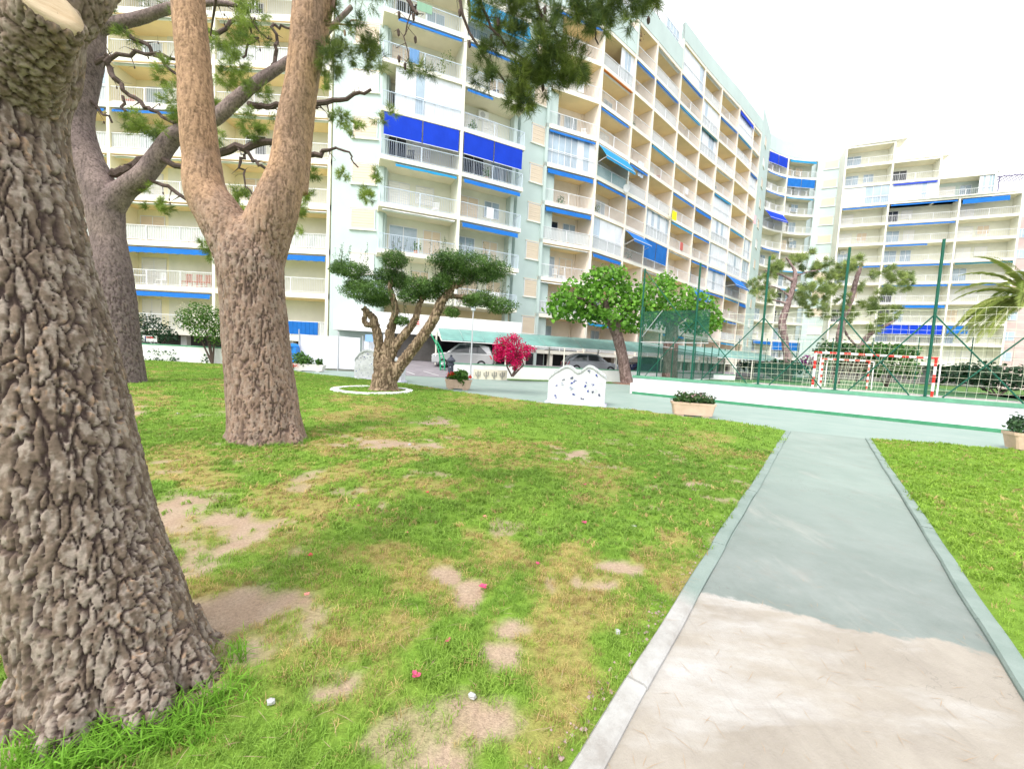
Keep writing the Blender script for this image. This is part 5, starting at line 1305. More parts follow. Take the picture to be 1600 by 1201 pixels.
def rot_frames(n, r, d=None, tilt=1.0):
    """random frames; when d is given the local Z leans to d"""
    z = d if d is not None else r.normal(size=(n, 3))
    z = z / np.linalg.norm(z, axis=1, keepdims=True)
    a = r.normal(size=(n, 3)); x = np.cross(a, z); x /= np.linalg.norm(x, axis=1, keepdims=True) + 1e-9; y = np.cross(z, x)
    return np.stack([x, y, z], 2)      # columns
def scatter(name, TV, TF, pos, frames, scale, cols, m, parent):
    n, tv = len(pos), len(TV); V = np.einsum('nij,tj->nti', frames, TV) * scale[:, None, None] + pos[:, None, :]
    F = (TF[None] + (np.arange(n) * tv)[:, None, None]).reshape(-1, TF.shape[1]); cc_2 = np.repeat(cols, tv, axis=0)
    return npmesh(name, V.reshape(-1, 3), F, m, parent, cols=cc_2)
def leaf_mat(name, rough=.55, trans=.35, spec=.3):
    m = bpy.data.materials.new(name); m.use_nodes = True; nt = m.node_tree; b = nt.nodes['Principled BSDF']; b.inputs['Roughness'].default_value = rough; b.inputs['Specular IOR Level'].default_value = spec
    a = nt.nodes.new('ShaderNodeAttribute'); a.attribute_name = 'tint'; t = nt.nodes.new('ShaderNodeBsdfTranslucent'); ms = nt.nodes.new('ShaderNodeMixShader'); ms.inputs[0].default_value = trans
    nt.links.new(a.outputs['Color'], b.inputs['Base Color']); nt.links.new(a.outputs['Color'], t.inputs[0]); nt.links.new(b.outputs[0], ms.inputs[1]); nt.links.new(t.outputs[0], ms.inputs[2]); nt.links.new(ms.outputs[0], nt.nodes['Material Output'].inputs[0]); return m
needle_m = leaf_mat('pine_needles', .6, .3); leaf_m = leaf_mat('green_leaves', .45, .35, .4); bract_m = leaf_mat('bracts', .7, .45)
def needle_tuft(n, L, w, seed, fan=1.0):
    r = np.random.default_rng(seed); V = []; F = []
    for i in range(n):
        s = r.uniform(0, L * .8); a = r.uniform(0, 2 * PI); el = r.uniform(.15, fan)
        d = np.array([math.cos(a) * math.sin(el), math.sin(a) * math.sin(el), math.cos(el)]); o = np.array([0, 0, s]); sd_ = np.cross(d, [0, .2, 1.]); sd_ /= np.linalg.norm(sd_) + 1e-9
        l = L * r.uniform(.6, 1.1); k = len(V); V += [o - sd_ * w, o + sd_ * w, o + d * l + np.array([0, 0, -.12 * l])]; F.append((k, k + 1, k + 2))
    return np.array(V), np.array(F)
def clump_pts(c, rad, n, r, flat=1.0, shell=.4):
    u = r.normal(size=(n, 3)); u /= np.linalg.norm(u, axis=1, keepdims=True); k = r.uniform(shell ** 3, 1, n) ** (1 / 3)
    p = u * k[:, None] * rad; p[:, 2] *= flat; return np.array(c) + p, u
def pine_foliage(name, clumps, tuft, parent, seed, c1, c2, dens=1.0, sc=(.8, 1.2), droop=-.1):
    """clumps: (centre, radius, tufts). Each clump is several small sprays, so gaps stay open"""
    r = np.random.default_rng(seed); PO = []; DI = []; CO = []
    for (c, rad, n) in clumps:
        n = int(n * dens); ns = max(3, n // 16); sc_, su = clump_pts(c, rad, ns, r, .75, .3)
        tone = r.uniform(0, 1, ns)
        which = r.integers(0, ns, n)
        p = sc_[which] + r.normal(0, rad * .13, (n, 3)); d = su[which] * .8 + r.normal(0, .55, (n, 3)) + np.array([0, 0, .25 + droop])
        PO.append(p); DI.append(d); t = np.clip(tone[which] * .7 + r.uniform(0, .4, n), 0, 1)[:, None]
        CO.append((np.array(c1) * (1 - t) + np.array(c2) * t) * r.uniform(.8, 1.2, (n, 1)))
    PO = np.concatenate(PO); DI = np.concatenate(DI); CO = np.concatenate(CO); n = len(PO)
    return scatter(name, tuft[0], tuft[1], PO, rot_frames(n, r, DI), r.uniform(*sc, n), CO, needle_m, parent)
def px_tube(lst, D, rpx=None):
    """list of (px, py, width in px[, depth]) -> points and radii"""
    pts = []; rad = []
    for q in lst:
        d = q[3] if len(q) > 3 else D; pts.append(P(q[0], q[1], d)); rad.append(q[2] / 2 / FPX * d)
    return pts, rad
twig_m = mat('twig_bark', (.10, .07, .06), rough=.9, var=.4, vscale=20)
def twigs(lists, D, parent, name='branch', m=None, jit=.012, seed=3, side=True, cones=True):
    rs = random.Random(seed)
    for L in lists:
        pts, rad = px_tube(L, D); Q = []; RR = []
        for i in range(len(pts) - 1):
            for j in range(4):
                t = j / 4; p = Vector(pts[i]).lerp(Vector(pts[i + 1]), t); k = jit * D * .25; Q.append(p + Vector((rs.uniform(-k, k), rs.uniform(-k, k), rs.uniform(-k, k)))); RR.append(rad[i] + (rad[i + 1] - rad[i]) * t)
        Q.append(Vector(pts[-1])); RR.append(rad[-1]); mb = MB(); mb.tube(Q, RR, 7)
        if side:
            for i in range(2, len(Q)):
                if rs.random() < .55:
                    d = Vector((rs.uniform(-1, 1), rs.uniform(-.6, .6), rs.uniform(-1, .7))).normalized() * D * rs.uniform(.012, .035)
                    e = Q[i] + d; mb.bar(Q[i], e, max(RR[i] * .4, .004), 4, .003)
                    e2 = e + Vector((rs.uniform(-1, 1), rs.uniform(-.5, .5), rs.uniform(-1, .4))).normalized() * D * .014; mb.bar(e, e2, .004, 4, .002)
                    if cones and rs.random() < .45:
                        c = e; k = .03
                        mb.tube([c, c + Vector((0, 0, -.03)), c + Vector((.005, 0, -.07)), c + Vector((0, 0, -.09))], [.01, k * .75, k * .6, .006], 6)
        mb.build(name, m or twig_m, parent)

# ---- near pine at the left edge, its trunk filling the frame side
D1_ = 1.72
edge1 = [(1260, 322, .42), (1190, 312, .37), (1100, 300, .335), (1000, 284, .315), (890, 243, .30), (800, 214, .29), (725, 199, .285), (600, 168, .28), (513, 146, .275), (408, 117, .27), (333, 101, .26), (230, 76, .26), (150, 72, .27), (80, 90, .29), (10, 100, .28), (-80, 90, .24), (-300, 70, .2)]
pine1 = thing('pine_tree', (P(303, 1090, D1_).x - .35, D1_, 0), 'huge near pine with thick flaking bark filling the left edge of the frame', 'tree')
pts = []; rad = []
for (y_, x_, r1) in edge1:
    e = P(x_, y_, D1_); pts.append(Vector((e.x - r1 * .985, D1_, e.z))); rad.append(r1 * .97)
pts[0].z = -.12
tubes = [(pts, rad)]
bx = pts[1]
for (ang, ln, rr_) in ((-.55, .44, .10), (-1.3, .40, .09), (.1, .42, .10), (.9, .38, .10), (2.2, .45, .10), (-2.2, .38, .10)):
    d = Vector((math.cos(ang), math.sin(ang), 0)); tubes.append(([Vector((bx.x, bx.y, 0)) + d * .2 + Vector((0, 0, .2)), Vector((bx.x, bx.y, 0)) + d * (ln - .1) + Vector((0, 0, .03)), Vector((bx.x, bx.y, 0)) + d * (ln + .04) + Vector((0, 0, -.06))], [rr_ * 1.1, rr_, rr_ * .5]))
# cut stub at the top
st0, st1 = P(20, 140, 1.70), P(80, 12, 1.52)
tubes.append(([st0, st0.lerp(st1, .6), st1], [.14, .105, .09]))
up1 = pts[-3]
tubes.append(([pts[-4], P(150, -60, 1.9), P(300, -330, 2.3)], [.18, .12, .09]))
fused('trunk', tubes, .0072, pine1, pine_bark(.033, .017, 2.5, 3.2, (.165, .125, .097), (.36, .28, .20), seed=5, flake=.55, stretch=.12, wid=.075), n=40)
cutm = mat('cut_pine_wood', (.62, .50, .34), rough=.7, col2=(.50, .36, .22), vscale=4, vstretch=(1, 1, 6), bump=.3)
dd = (st1 - st0).normalized(); u = dd.cross(Vector((0, 0, 1))).normalized(); w = dd.cross(u); mb = MB(); K = 28
ring = lambda r_1, h_: [st1 + dd * h_ + (u * math.cos(2 * PI * j / K) + w * math.sin(2 * PI * j / K)) * r_1 * (1 + .05 * math.sin(3 * 2 * PI * j / K)) for j in range(K)]
V = ring(.080, -.03) + ring(.078, .010) + ring(.05, .013) + ring(.03, .010) + [st1 + dd * .014]
mb.add(V, [(i * K + j, i * K + (j + 1) % K, (i + 1) * K + (j + 1) % K, (i + 1) * K + j) for i in range(3) for j in range(K)] + [(3 * K + j, 3 * K + (j + 1) % K, 4 * K) for j in range(K)]); mb.build('cut_wood', cutm, pine1, smooth=True)
nt_near = needle_tuft(16, .11, .0012, 1, 1.1); nt_mid = needle_tuft(16, .14, .0030, 2, 1.2); nt_far = needle_tuft(14, .38, .013, 3, 1.3)
G1, G2 = (.045, .085, .018), (.20, .27, .05)
cr1 = [(Vector((random.uniform(-4.5, 1.0), random.uniform(.5, 5), random.uniform(6.0, 7.6))), random.uniform(.4, .8), 90) for i in range(16)]
mb = MB()
for (c, r1, n) in cr1: mb.tube([P(150, -60, 2.2) if c.x > -2 else pts[-1], (pts[-1] + c) / 2 + Vector((0, 0, .3)), c], [.07, .04, .012], 6)
mb.build('branch', twig_m, pine1)
pine_foliage('crown', cr1, nt_mid, pine1, 10, G1, G2)

# ---- forked pine in the middle of the lawn
D3_ = 6.4
base3 = G(416, 690); pine3 = thing('pine_tree', base3, 'big forked pine standing alone in the lawn, two tan limbs rising in a Y', 'tree')
tubes3 = [px_tube([(418, 705, 140), (417, 684, 118), (414, 655, 110), (408, 600, 102), (402, 540, 98), (396, 470, 93), (391, 410, 96), (388, 380, 84), (386, 355, 60), (385, 338, 16)], D3_)]
tubes3[0][0][0].z = -.12
tubes3.append(px_tube([(392, 430, 80), (370, 380, 78), (343, 335, 68), (322, 300, 60), (315, 250, 52), (309, 190, 49), (303, 100, 46), (294, 0, 46), (285, -120, 40), (262, -300, 30)], D3_))
tubes3.append(px_tube([(395, 430, 80), (412, 375, 76), (430, 325, 70), (446, 275, 56), (452, 240, 50), (456, 200, 47), (468, 140, 46), (476, 80, 46), (484, 0, 48), (498, -120, 40), (540, -300, 28)], D3_ + .05))
tubes3.append(px_tube([(462, 300, 36), (468, 230, 36), (478, 140, 34), (492, 60, 34), (504, 0, 34), (530, -140, 24)], D3_ + .22))
for (ang, ln) in ((-.3, .60), (-1.2, .52), (-2.0, .56), (-2.9, .60), (1.5, .5)):
    d = Vector((math.cos(ang), math.sin(ang), 0)); b3 = Vector((base3.x, D3_ , 0)); tubes3.append(([b3 + d * .34 + Vector((0, 0, .3)), b3 + d * (ln - .05) + Vector((0, 0, .03)), b3 + d * (ln + .06) + Vector((0, 0, -.07))], [.15, .11, .05]))
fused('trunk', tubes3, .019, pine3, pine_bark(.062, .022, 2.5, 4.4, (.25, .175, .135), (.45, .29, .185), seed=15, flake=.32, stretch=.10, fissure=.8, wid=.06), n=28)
twigs([[(498, 40, 8), (520, 10, 7), (535, -30, 6)], [(470, 55, 4), (520, 40, 3), (560, 32, 2)]], D3_ + .2, pine3, m=mat('limb_bark', (.30, .20, .15), var=.4, vscale=8))
# its overhanging branch with hanging sprays
twigs([[(540, -300, 20, 6.3), (640, -200, 16, 5.8), (760, -120, 12, 5.4), (880, -60, 9, 5.2), (960, -40, 6, 5.1)],
       [(620, -200, 10, 5.9), (600, -80, 8, 5.7), (632, -10, 7, 5.6), (652, 22, 5, 5.55)], [(652, 10, 2.4, 5.6), (640, 22, 2, 5.6), (632, 60, 1.8, 5.6), (640, 100, 1.5, 5.6)],
       [(700, -150, 7, 5.5), (716, -10, 5, 5.4), (728, 40, 4, 5.4), (755, 85, 3.5, 5.4), (790, 130, 3, 5.4)], [(760, -120, 6, 5.4), (745, -10, 5, 5.3), (765, 40, 4, 5.3), (800, 80, 3, 5.3), (850, 120, 3, 5.3)],
       [(800, -100, 7, 5.3), (830, -20, 5, 5.2), (850, 30, 4, 5.2), (880, 60, 2, 5.2)], [(880, -60, 6, 5.2), (915, -10, 4, 5.2), (925, 30, 3, 5.2), (935, 70, 2, 5.2)], [(960, -40, 5, 5.1), (1000, -10, 4, 5.1), (1030, 0, 2, 5.1)]], 5.4, pine3, seed=12)
cl3 = []
r2 = random.Random(4)
for (x, y, rx, ry, n, d) in [(830, 30, 55, 30, 260, 5.3), (870, 80, 45, 35, 300, 5.2), (845, 120, 50, 30, 300, 5.3), (790, 60, 30, 22, 110, 5.4), (805, 120, 40, 22, 190, 5.4), (820, 155, 38, 16, 150, 5.4), (760, 85, 22, 16, 60, 5.4), (765, 125, 25, 14, 70, 5.4), (900, 10, 40, 18, 170, 5.2), (945, 15, 26, 18, 120, 5.1), (930, 45, 12, 18, 50, 5.1), (985, 2, 30, 14, 120, 5.1), (1015, 5, 22, 12, 80, 5.1), (985, 30, 14, 9, 25, 5.1), (770, 5, 40, 20, 120, 5.4), (650, 105, 14, 10, 22, 5.6), (668, 112, 10, 8, 14, 5.6), (895, 100, 20, 22, 90, 5.2),
                             (545, 35, 22, 20, 70, 6.4), (530, 70, 32, 22, 130, 6.4), (560, 85, 30, 18, 110, 6.5), (520, 95, 22, 18, 80, 6.4), (580, 60, 18, 18, 45, 6.6), (590, 95, 12, 18, 35, 6.6), (510, 25, 16, 26, 60, 6.4), (700, -60, 60, 30, 60, 5.6), (560, -60, 60, 30, 60, 6.2)]:
    for j in range(3):
        cl3.append((P(x + r2.uniform(-rx, rx) * .6, y + r2.uniform(-ry, ry) * .6, d + r2.uniform(-.25, .25)), (rx + ry) / 2 / FPX * d * .62, n / 3))
pine_foliage('crown', cl3, needle_tuft(15, .105, .0018, 7, 1.1), pine3, 21, (.030, .070, .020), (.20, .26, .045), dens=2.6)
cr3 = [(Vector((random.uniform(-7, 1.0), random.uniform(4, 9), random.uniform(7.8, 9.2))), random.uniform(.5, .9), 90) for i in range(14)]
mb = MB()
for (c, r1, n) in cr3: mb.tube([P(262, -300, D3_) if c.x < -3 else P(540, -300, D3_), c * .6 + P(400, -420, D3_) * .4, c], [.09, .05, .012], 6)
mb.build('branch', twig_m, pine3); pine_foliage('crown', cr3, nt_mid, pine3, 22, G1, G2)

# ---- grey pine further back at the left
D2_ = 13.3
base2 = G(191, 597); pine2 = thing('pine_tree', base2, 'grey trunked pine between the near pine and the forked pine, long crooked side branches', 'tree')
t2a = px_tube([(191, 608, 78), (191, 594, 64), (188, 560, 59), (184, 520, 57), (180, 470, 55), (175, 420, 51), (169, 370, 45), (164, 330, 50), (158, 300, 50), (148, 275, 46), (136, 250, 44), (126, 220, 43), (120, 190, 42), (122, 150, 46), (130, 100, 48), (136, 68, 46), (146, 35, 32), (155, 0, 28), (170, -80, 24), (200, -200, 18)], D2_)
t2a[0][0].z = -.1
t2b = px_tube([(172, 320, 42), (196, 295, 32), (222, 276, 30), (248, 244, 28), (270, 215, 26), (300, 200, 22), (334, 186, 22), (370, 155, 20), (405, 126, 17), (448, 98, 14), (500, 60, 10), (550, 10, 7)], D2_)
t2c = px_tube([(125, 85, 34), (110, 50, 20), (100, 10, 15), (95, -40, 12)], D2_)
t2d = px_tube([(150, 285, 24), (120, 272, 20), (95, 250, 15), (60, 230, 13), (20, 225, 10)], D2_ + .1)
t2e = px_tube([(140, 45, 30), (175, 38, 19), (220, 28, 17), (270, 12, 14), (330, 5, 9), (370, 8, 6)], D2_)
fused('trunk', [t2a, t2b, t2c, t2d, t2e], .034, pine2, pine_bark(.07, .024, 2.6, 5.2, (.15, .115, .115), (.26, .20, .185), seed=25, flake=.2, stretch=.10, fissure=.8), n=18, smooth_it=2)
twigs([[(140, 105, 7), (175, 86, 6), (230, 84, 5), (278, 92, 4), (300, 100, 3)], [(168, 84, 8), (172, 112, 8), (190, 140, 6), (225, 165, 6), (250, 182, 5), (280, 192, 5)], [(185, 45, 6), (215, 60, 6), (250, 95, 5), (280, 118, 4)],
       [(448, 162, 9), (480, 166, 9), (500, 163, 8), (540, 152, 6), (580, 140, 4)], [(388, 162, 9), (415, 166, 8), (450, 163, 8)], [(336, 238, 12), (380, 230, 11), (430, 222, 9)], [(470, 238, 9), (500, 241, 8), (515, 232, 4), (545, 240, 3), (560, 262, 2)],
       [(310, 270, 7), (240, 245, 10), (205, 262, 14), (175, 270, 14)], [(240, 282, 5), (270, 297, 6), (300, 315, 5)], [(425, 105, 6), (432, 70, 5), (428, 38, 4)], [(310, 45, 6), (345, 50, 6), (365, 28, 5), (395, 40, 3), (425, 62, 2)],
       [(370, 8, 5), (340, 5, 4)], [(428, 38, 4), (455, 45, 3)], [(190, 150, 4), (195, 170, 4), (200, 185, 3)], [(175, 190, 3), (155, 170, 4), (140, 155, 5)], [(75, 190, 3), (100, 175, 3), (120, 165, 4)], [(380, 90, 3), (400, 60, 3), (385, 40, 3), (365, 30, 3)], [(380, 238, 5), (375, 260, 4), (385, 290, 2), (395, 305, 2)], [(380, 235, 5), (400, 255, 5), (420, 270, 4)]], D2_, pine2, seed=8, jit=.02)
cl2 = []; r2 = random.Random(14)
for (x, y, rx, ry, n) in [(375, 60, 30, 34, 150), (365, 100, 22, 20, 90), (400, 20, 34, 18, 90), (345, 130, 22, 16, 50), (410, 140, 30, 14, 60), (270, 160, 28, 28, 110), (262, 110, 20, 18, 40), (230, 200, 34, 14, 80), (205, 190, 18, 10, 30), (200, 60, 20, 14, 28), (180, 20, 22, 14, 22), (300, 190, 20, 24, 50), (330, 160, 18, 26, 50), (395, 190, 30, 16, 50), (345, 215, 14, 12, 20), (400, 205, 20, 10, 40), (540, 190, 22, 14, 50), (550, 205, 14, 14, 30), (480, 268, 14, 14, 40), (478, 300, 10, 14, 40), (465, 325, 18, 12, 40), (575, 305, 14, 12, 45), (538, 272, 8, 6, 20), (590, 275, 10, 8, 20), (325, 380, 14, 20, 70), (335, 395, 10, 10, 20), (375, 310, 12, 22, 50), (370, 330, 10, 14, 30), (245, 325, 18, 8, 40), (230, 290, 10, 8, 20), (110, 265, 18, 14, 50), (95, 140, 10, 16, 30), (85, 110, 10, 12, 20), (500, 130, 20, 14, 24), (600, 180, 20, 10, 26), (470, 362, 10, 5, 12), (130, 30, 30, 12, 20), (20, 220, 20, 14, 30)]:
    for j in range(2): cl2.append((P(x + r2.uniform(-rx, rx) * .5, y + r2.uniform(-ry, ry) * .5, D2_ + r2.uniform(-.4, .4)), (rx + ry) / 2 / FPX * D2_ * .8, n / 2))
pine_foliage('crown', cl2, needle_tuft(15, .16, .0042, 9, 1.2), pine2, 31, (.075, .13, .030), (.31, .41, .07), dens=3.6)
cr2 = [(Vector((random.uniform(-17, -7), random.uniform(10, 16), random.uniform(13.5, 16))), random.uniform(.8, 1.3), 90) for i in range(14)]
mb = MB()
for (c, r1, n) in cr2: mb.tube([t2a[0][-1], t2a[0][-1] * .5 + c * .5, c], [.12, .07, .02], 6)
mb.build('branch', twig_m, pine2); pine_foliage('crown', cr2, needle_tuft(15, .16, .006, 9, 1.2), pine2, 32, G1, G2)

# ---- clipped olive-like tree in its white ring
Do = 14.9
bo = at(598, 607, Do, 0); olive = thing('olive_tree', bo, 'old gnarled tree with cloud clipped dark pads inside a white stone ring', 'tree')
to = [px_tube([(600, 616, 62), (600, 604, 44), (601, 590, 40), (603, 574, 36), (604, 560, 22), (604, 548, 8)], Do)]
to[0][0][0].z = -.08
to += [px_tube(l, Do) for l in ([(594, 590, 24), (592, 560, 18), (592, 540, 15), (588, 515, 14), (583, 497, 12), (574, 488, 11), (568, 480, 10)], [(584, 508, 9), (573, 507, 9), (569, 499, 8), (572, 488, 6)],
       [(604, 580, 24), (607, 550, 17), (609, 525, 16), (613, 505, 13), (618, 490, 12), (615, 470, 10), (610, 452, 9), (612, 435, 7)], [(608, 560, 18), (622, 534, 14), (636, 518, 13), (648, 500, 12), (655, 478, 10), (662, 460, 8)],
       [(608, 596, 22), (622, 576, 20), (640, 552, 18), (660, 526, 17), (677, 500, 16), (688, 475, 16), (700, 458, 13), (712, 442, 10)], [(700, 462, 10), (722, 464, 8), (742, 462, 6)], [(712, 450, 8), (724, 440, 6), (722, 430, 5)], [(612, 572, 20), (600, 560, 16), (598, 545, 12)])]
def smooth_bark(low, hi, cell=.05, dep=.02, seed=0, st=.2):
    def f(V, Nn):
        q = V.copy(); q[:, 2] *= st; w = np.stack([fbm(V * 3, 3, seed + 1), fbm(V * 3 + 7, 3, seed + 2), fbm(V * 3 + 3, 3, seed + 3)], 1) - .5
        r = np.abs(fbm(q / cell + w * 2, 4, seed) - .5) * 2; d = dep * (sstep(0, .35, r) - .6); t = sstep(.0, .4, r)[:, None]; t2 = fbm(V * 2.5, 3, seed + 5)[:, None]
        return d, (np.array(low) * (1 - t) + np.array(hi) * t) * (.75 + .5 * t2)
    return f
fused('trunk', to, .03, olive, smooth_bark((.10, .07, .045), (.33, .25, .17), .06, .05, 3), n=14, smooth_it=2)
def leaf_shape(L, W, fold=.25, curl=.3):
    V = np.array([(0, 0, 0), (W * .5, L * .35, fold * W), (W * .42, L * .7, fold * W * .8), (0, L, -curl * L * .4), (-W * .42, L * .7, fold * W * .8), (-W * .5, L * .35, fold * W), (0, L * .4, 0), (0, L * .75, -curl * L * .15)], float)
    F = np.array([(0, 1, 6), (1, 2, 7), (1, 7, 6), (2, 3, 7), (3, 4, 7), (4, 5, 6), (4, 6, 7), (5, 0, 6)]); return V, F
def leaf_cloud(name, pads, shape, parent, seed, c1, c2, m=None, sc=(.7, 1.2), shell=.6, flat=None, up=.3, per=None):
    r = np.random.default_rng(seed); PO = []; DI = []; CO = []
    for (c, rx, rz, n) in pads:
        n = int(n); u = r.normal(size=(n, 3)); u /= np.linalg.norm(u, axis=1, keepdims=True); k = r.uniform(shell ** 3, 1, n) ** (1 / 3)
        lump = 1 + .6 * (fbm(u * 2.2 + seed + c[0], 3, seed) - .5) * 2
        p = np.array(c) + u * (k * lump)[:, None] * np.array([rx, rx, rz]); PO.append(p); DI.append(u * .7 + r.normal(0, .6, (n, 3)) + np.array([0, 0, up]))
        t = np.clip(fbm(p * 2.5, 3, seed + 3) * .9 + r.uniform(-.25, .35, n), 0, 1)[:, None]; CO.append((np.array(c1) * (1 - t) + np.array(c2) * t) * r.uniform(.8, 1.2, (n, 1)))
    PO = np.concatenate(PO); DI = np.concatenate(DI); CO = np.concatenate(CO); n = len(PO); fr = rot_frames(n, r, DI)
    return scatter(name, shape[0], shape[1], PO, fr, r.uniform(*sc, n), CO, m or leaf_m, parent)
olive_leaf = (np.array([(0, 0, 0), (.011, .03, .004), (0, .075, 0), (-.011, .03, .004)], float), np.array([(0, 1, 2), (0, 2, 3)]))
pads = [(548, 421, 28, 13), (530, 418, 14, 9), (575, 455, 36, 17), (560, 445, 22, 12), (590, 468, 22, 12), (618, 405, 21, 13), (606, 432, 24, 14), (622, 437, 20, 14), (655, 448, 30, 17), (675, 455, 26, 14), (640, 462, 20, 10), (735, 412, 42, 15), (700, 407, 30, 14), (772, 422, 24, 12), (712, 432, 30, 14), (755, 430, 26, 12), (752, 467, 24, 12), (780, 478, 24, 12), (735, 470, 14, 9), (706, 487, 12, 8), (628, 501, 14, 7), (690, 440, 16, 12)]
leaf_cloud('crown', [(P(x, y, Do + random.uniform(-.35, .35)), rx / FPX * Do, ry / FPX * Do, 150 + rx * ry * 8.5) for x, y, rx, ry in pads], olive_leaf, olive, 51, (.022, .070, .014), (.16, .29, .06), sc=(.8, 1.5), shell=.5)
# wispy new shoots above the pads
r = np.random.default_rng(9); SP = []
mbs = MB()
for i in range(150):
    x, y, rx, ry = pads[r.integers(0, len(pads))]; b0 = P(x + r.uniform(-rx, rx), y - ry * .7, Do + r.uniform(-.4, .4)); h = r.uniform(.25, .75); tip = b0 + Vector((r.uniform(-.18, .18), r.uniform(-.15, .15), h)); mbs.bar(b0, tip, .006, 3, .003)
    for j in range(int(h * 26)): SP.append((b0.lerp(tip, r.uniform(.1, 1))))
mbs.build('shoot', twig_m, olive, kind='stuff')
SPn = np.array([tuple(p) for p in SP]); n = len(SPn); scatter('shoot_leaves', olive_leaf[0], olive_leaf[1], SPn, rot_frames(n, r, r.normal(0, .7, (n, 3)) + np.array([0, 0, .7])), r.uniform(.7, 1.3, n), np.array([.10, .17, .07]) * r.uniform(.7, 1.4, (n, 1)), leaf_m, olive)
# white stone ring
rc = G(582, 611); ring_t = thing('stone_ring', rc, 'flat ring of white painted stones round the clipped tree', 'edging'); K = 34
for i in range(K):
    a0, a1 = 2 * PI * i / K, 2 * PI * (i + .93) / K; V = []; h = .045 + random.uniform(-.006, .01); ri, ro = 1.16 + random.uniform(-.02, .02), 1.40 + random.uniform(-.03, .03)
    for a in (a0, (a0 + a1) / 2, a1): V += [(rc.x + ri * math.cos(a), rc.y + ri * math.sin(a), -.02), (rc.x + ri * math.cos(a), rc.y + ri * math.sin(a), h), (rc.x + ro * math.cos(a), rc.y + ro * math.sin(a), h), (rc.x + ro * math.cos(a), rc.y + ro * math.sin(a), -.02)]
    F = [(b_, b_ + 1, b_ + 5, b_ + 4) for b_ in (0, 4)] + [(b_ + 1, b_ + 2, b_ + 6, b_ + 5) for b_ in (0, 4)] + [(b_ + 2, b_ + 3, b_ + 7, b_ + 6) for b_ in (0, 4)] + [(0, 3, 2, 1), (8, 9, 10, 11)]
    V = [(x, y, z + .035) for x, y, z in V]
    mb = MB(); mb.add(V, F); mb.build('stone', white_p, ring_t)

# ---- broad leaved trees by the car port
big_leaf = leaf_shape(.26, .23, .2, .5)
def mulberry(base, trunk, crown, label, seed, D):
    t_ = thing('mulberry_tree', base, label, 'tree'); tb = [px_tube(l, D) for l in trunk]; tb[0][0][0].z = base.z - .08
    fused('trunk', tb, .05, t_, smooth_bark((.12, .08, .07), (.30, .22, .20), .08, .025, seed), n=12, smooth_it=2)
    leaf_cloud('crown', [(P(x, y, D + random.uniform(-.9, .9)), rx / FPX * D, ry / FPX * D, n) for x, y, rx, ry, n in crown], big_leaf, t_, seed, (.045, .16, .014), (.23, .48, .05), sc=(.7, 1.3), shell=.5, up=.1)
mulberry(at(979, 598, 28.2, .05), [[(980, 602, 24), (978, 590, 20), (973, 560, 18), (966, 530, 18), (958, 508, 17), (950, 490, 12), (946, 470, 8)], [(960, 512, 12), (940, 490, 9), (915, 470, 6), (890, 462, 4)], [(962, 515, 12), (975, 490, 10), (990, 470, 6)]],
         [(900, 462, 38, 24, 330), (880, 475, 28, 18, 230), (935, 440, 28, 22, 290), (955, 432, 30, 18, 260), (945, 470, 40, 28, 440), (985, 460, 30, 26, 330), (900, 490, 34, 12, 170), (965, 500, 34, 16, 240), (1000, 480, 22, 24, 230), (985, 510, 20, 10, 110), (925, 490, 30, 16, 230), (868, 490, 12, 12, 60)], 'bright green broad leaved tree with a curved trunk left of the court wall', 61, 28.2)
mulberry(at(1046, 590, 30.5, .42), [[(1046, 592, 26), (1047, 570, 24), (1048, 540, 24), (1050, 515, 20), (1052, 490, 12)], [(1050, 515, 12), (1030, 490, 8), (1015, 475, 5)], [(1050, 510, 12), (1075, 490, 8), (1100, 480, 5)]],
         [(1025, 460, 30, 28, 330), (1050, 470, 34, 28, 380), (1080, 475, 30, 24, 300), (1105, 490, 22, 22, 240), (1060, 500, 40, 16, 260), (1020, 495, 24, 18, 200), (1115, 505, 14, 14, 110), (1040, 440, 16, 16, 110), (1095, 510, 24, 14, 160)], 'second broad leaved tree behind the green windbreak of the court', 71, 30.5)

# ---- magenta bougainvillea
Db = 24.2
bg_ = at(800, 590, Db, 0); boug = thing('bougainvillea', bg_, 'magenta bougainvillea in full flower in front of the low white wall', 'shrub')
mb = MB()
for l in ([(800, 588, 4), (808, 572, 3), (812, 560, 3), (806, 545, 2)], [(800, 588, 3), (792, 572, 2.5), (795, 555, 2)], [(801, 588, 3), (818, 570, 2), (812, 548, 2)]):
    a, b_ = px_tube(l, Db); mb.tube(a, b_, 6)
mb.build('stem', twig_m, boug)
bract = (np.array([(0, 0, 0), (.035, .03, .015), (0, .08, .0), (-.035, .03, .015)], float), np.array([(0, 1, 2), (0, 2, 3)]))
bp_ = [(785, 533, 14, 9), (800, 537, 20, 12), (815, 545, 18, 10), (780, 548, 11, 14), (795, 556, 18, 12), (806, 568, 10, 9), (826, 545, 10, 6), (802, 527, 10, 6), (778, 560, 6, 6), (818, 556, 10, 7), (790, 548, 16, 12), (805, 576, 5, 4)]
leaf_cloud('flowers', [(P(x, y, Db + random.uniform(-.25, .25)), rx / FPX * Db, ry / FPX * Db, 40 + rx * ry * 2.0) for x, y, rx, ry in bp_], bract, boug, 81, (.45, .003, .07), (.78, .012, .17), m=bract_m, sc=(.8, 1.5), shell=.3)
leaf_cloud('leaves', [(P(x, y, Db + .1), rx / FPX * Db, ry / FPX * Db, 40) for x, y, rx, ry in bp_], bract, boug, 82, (.03, .09, .02), (.08, .17, .04), sc=(.8, 1.3), shell=.2)

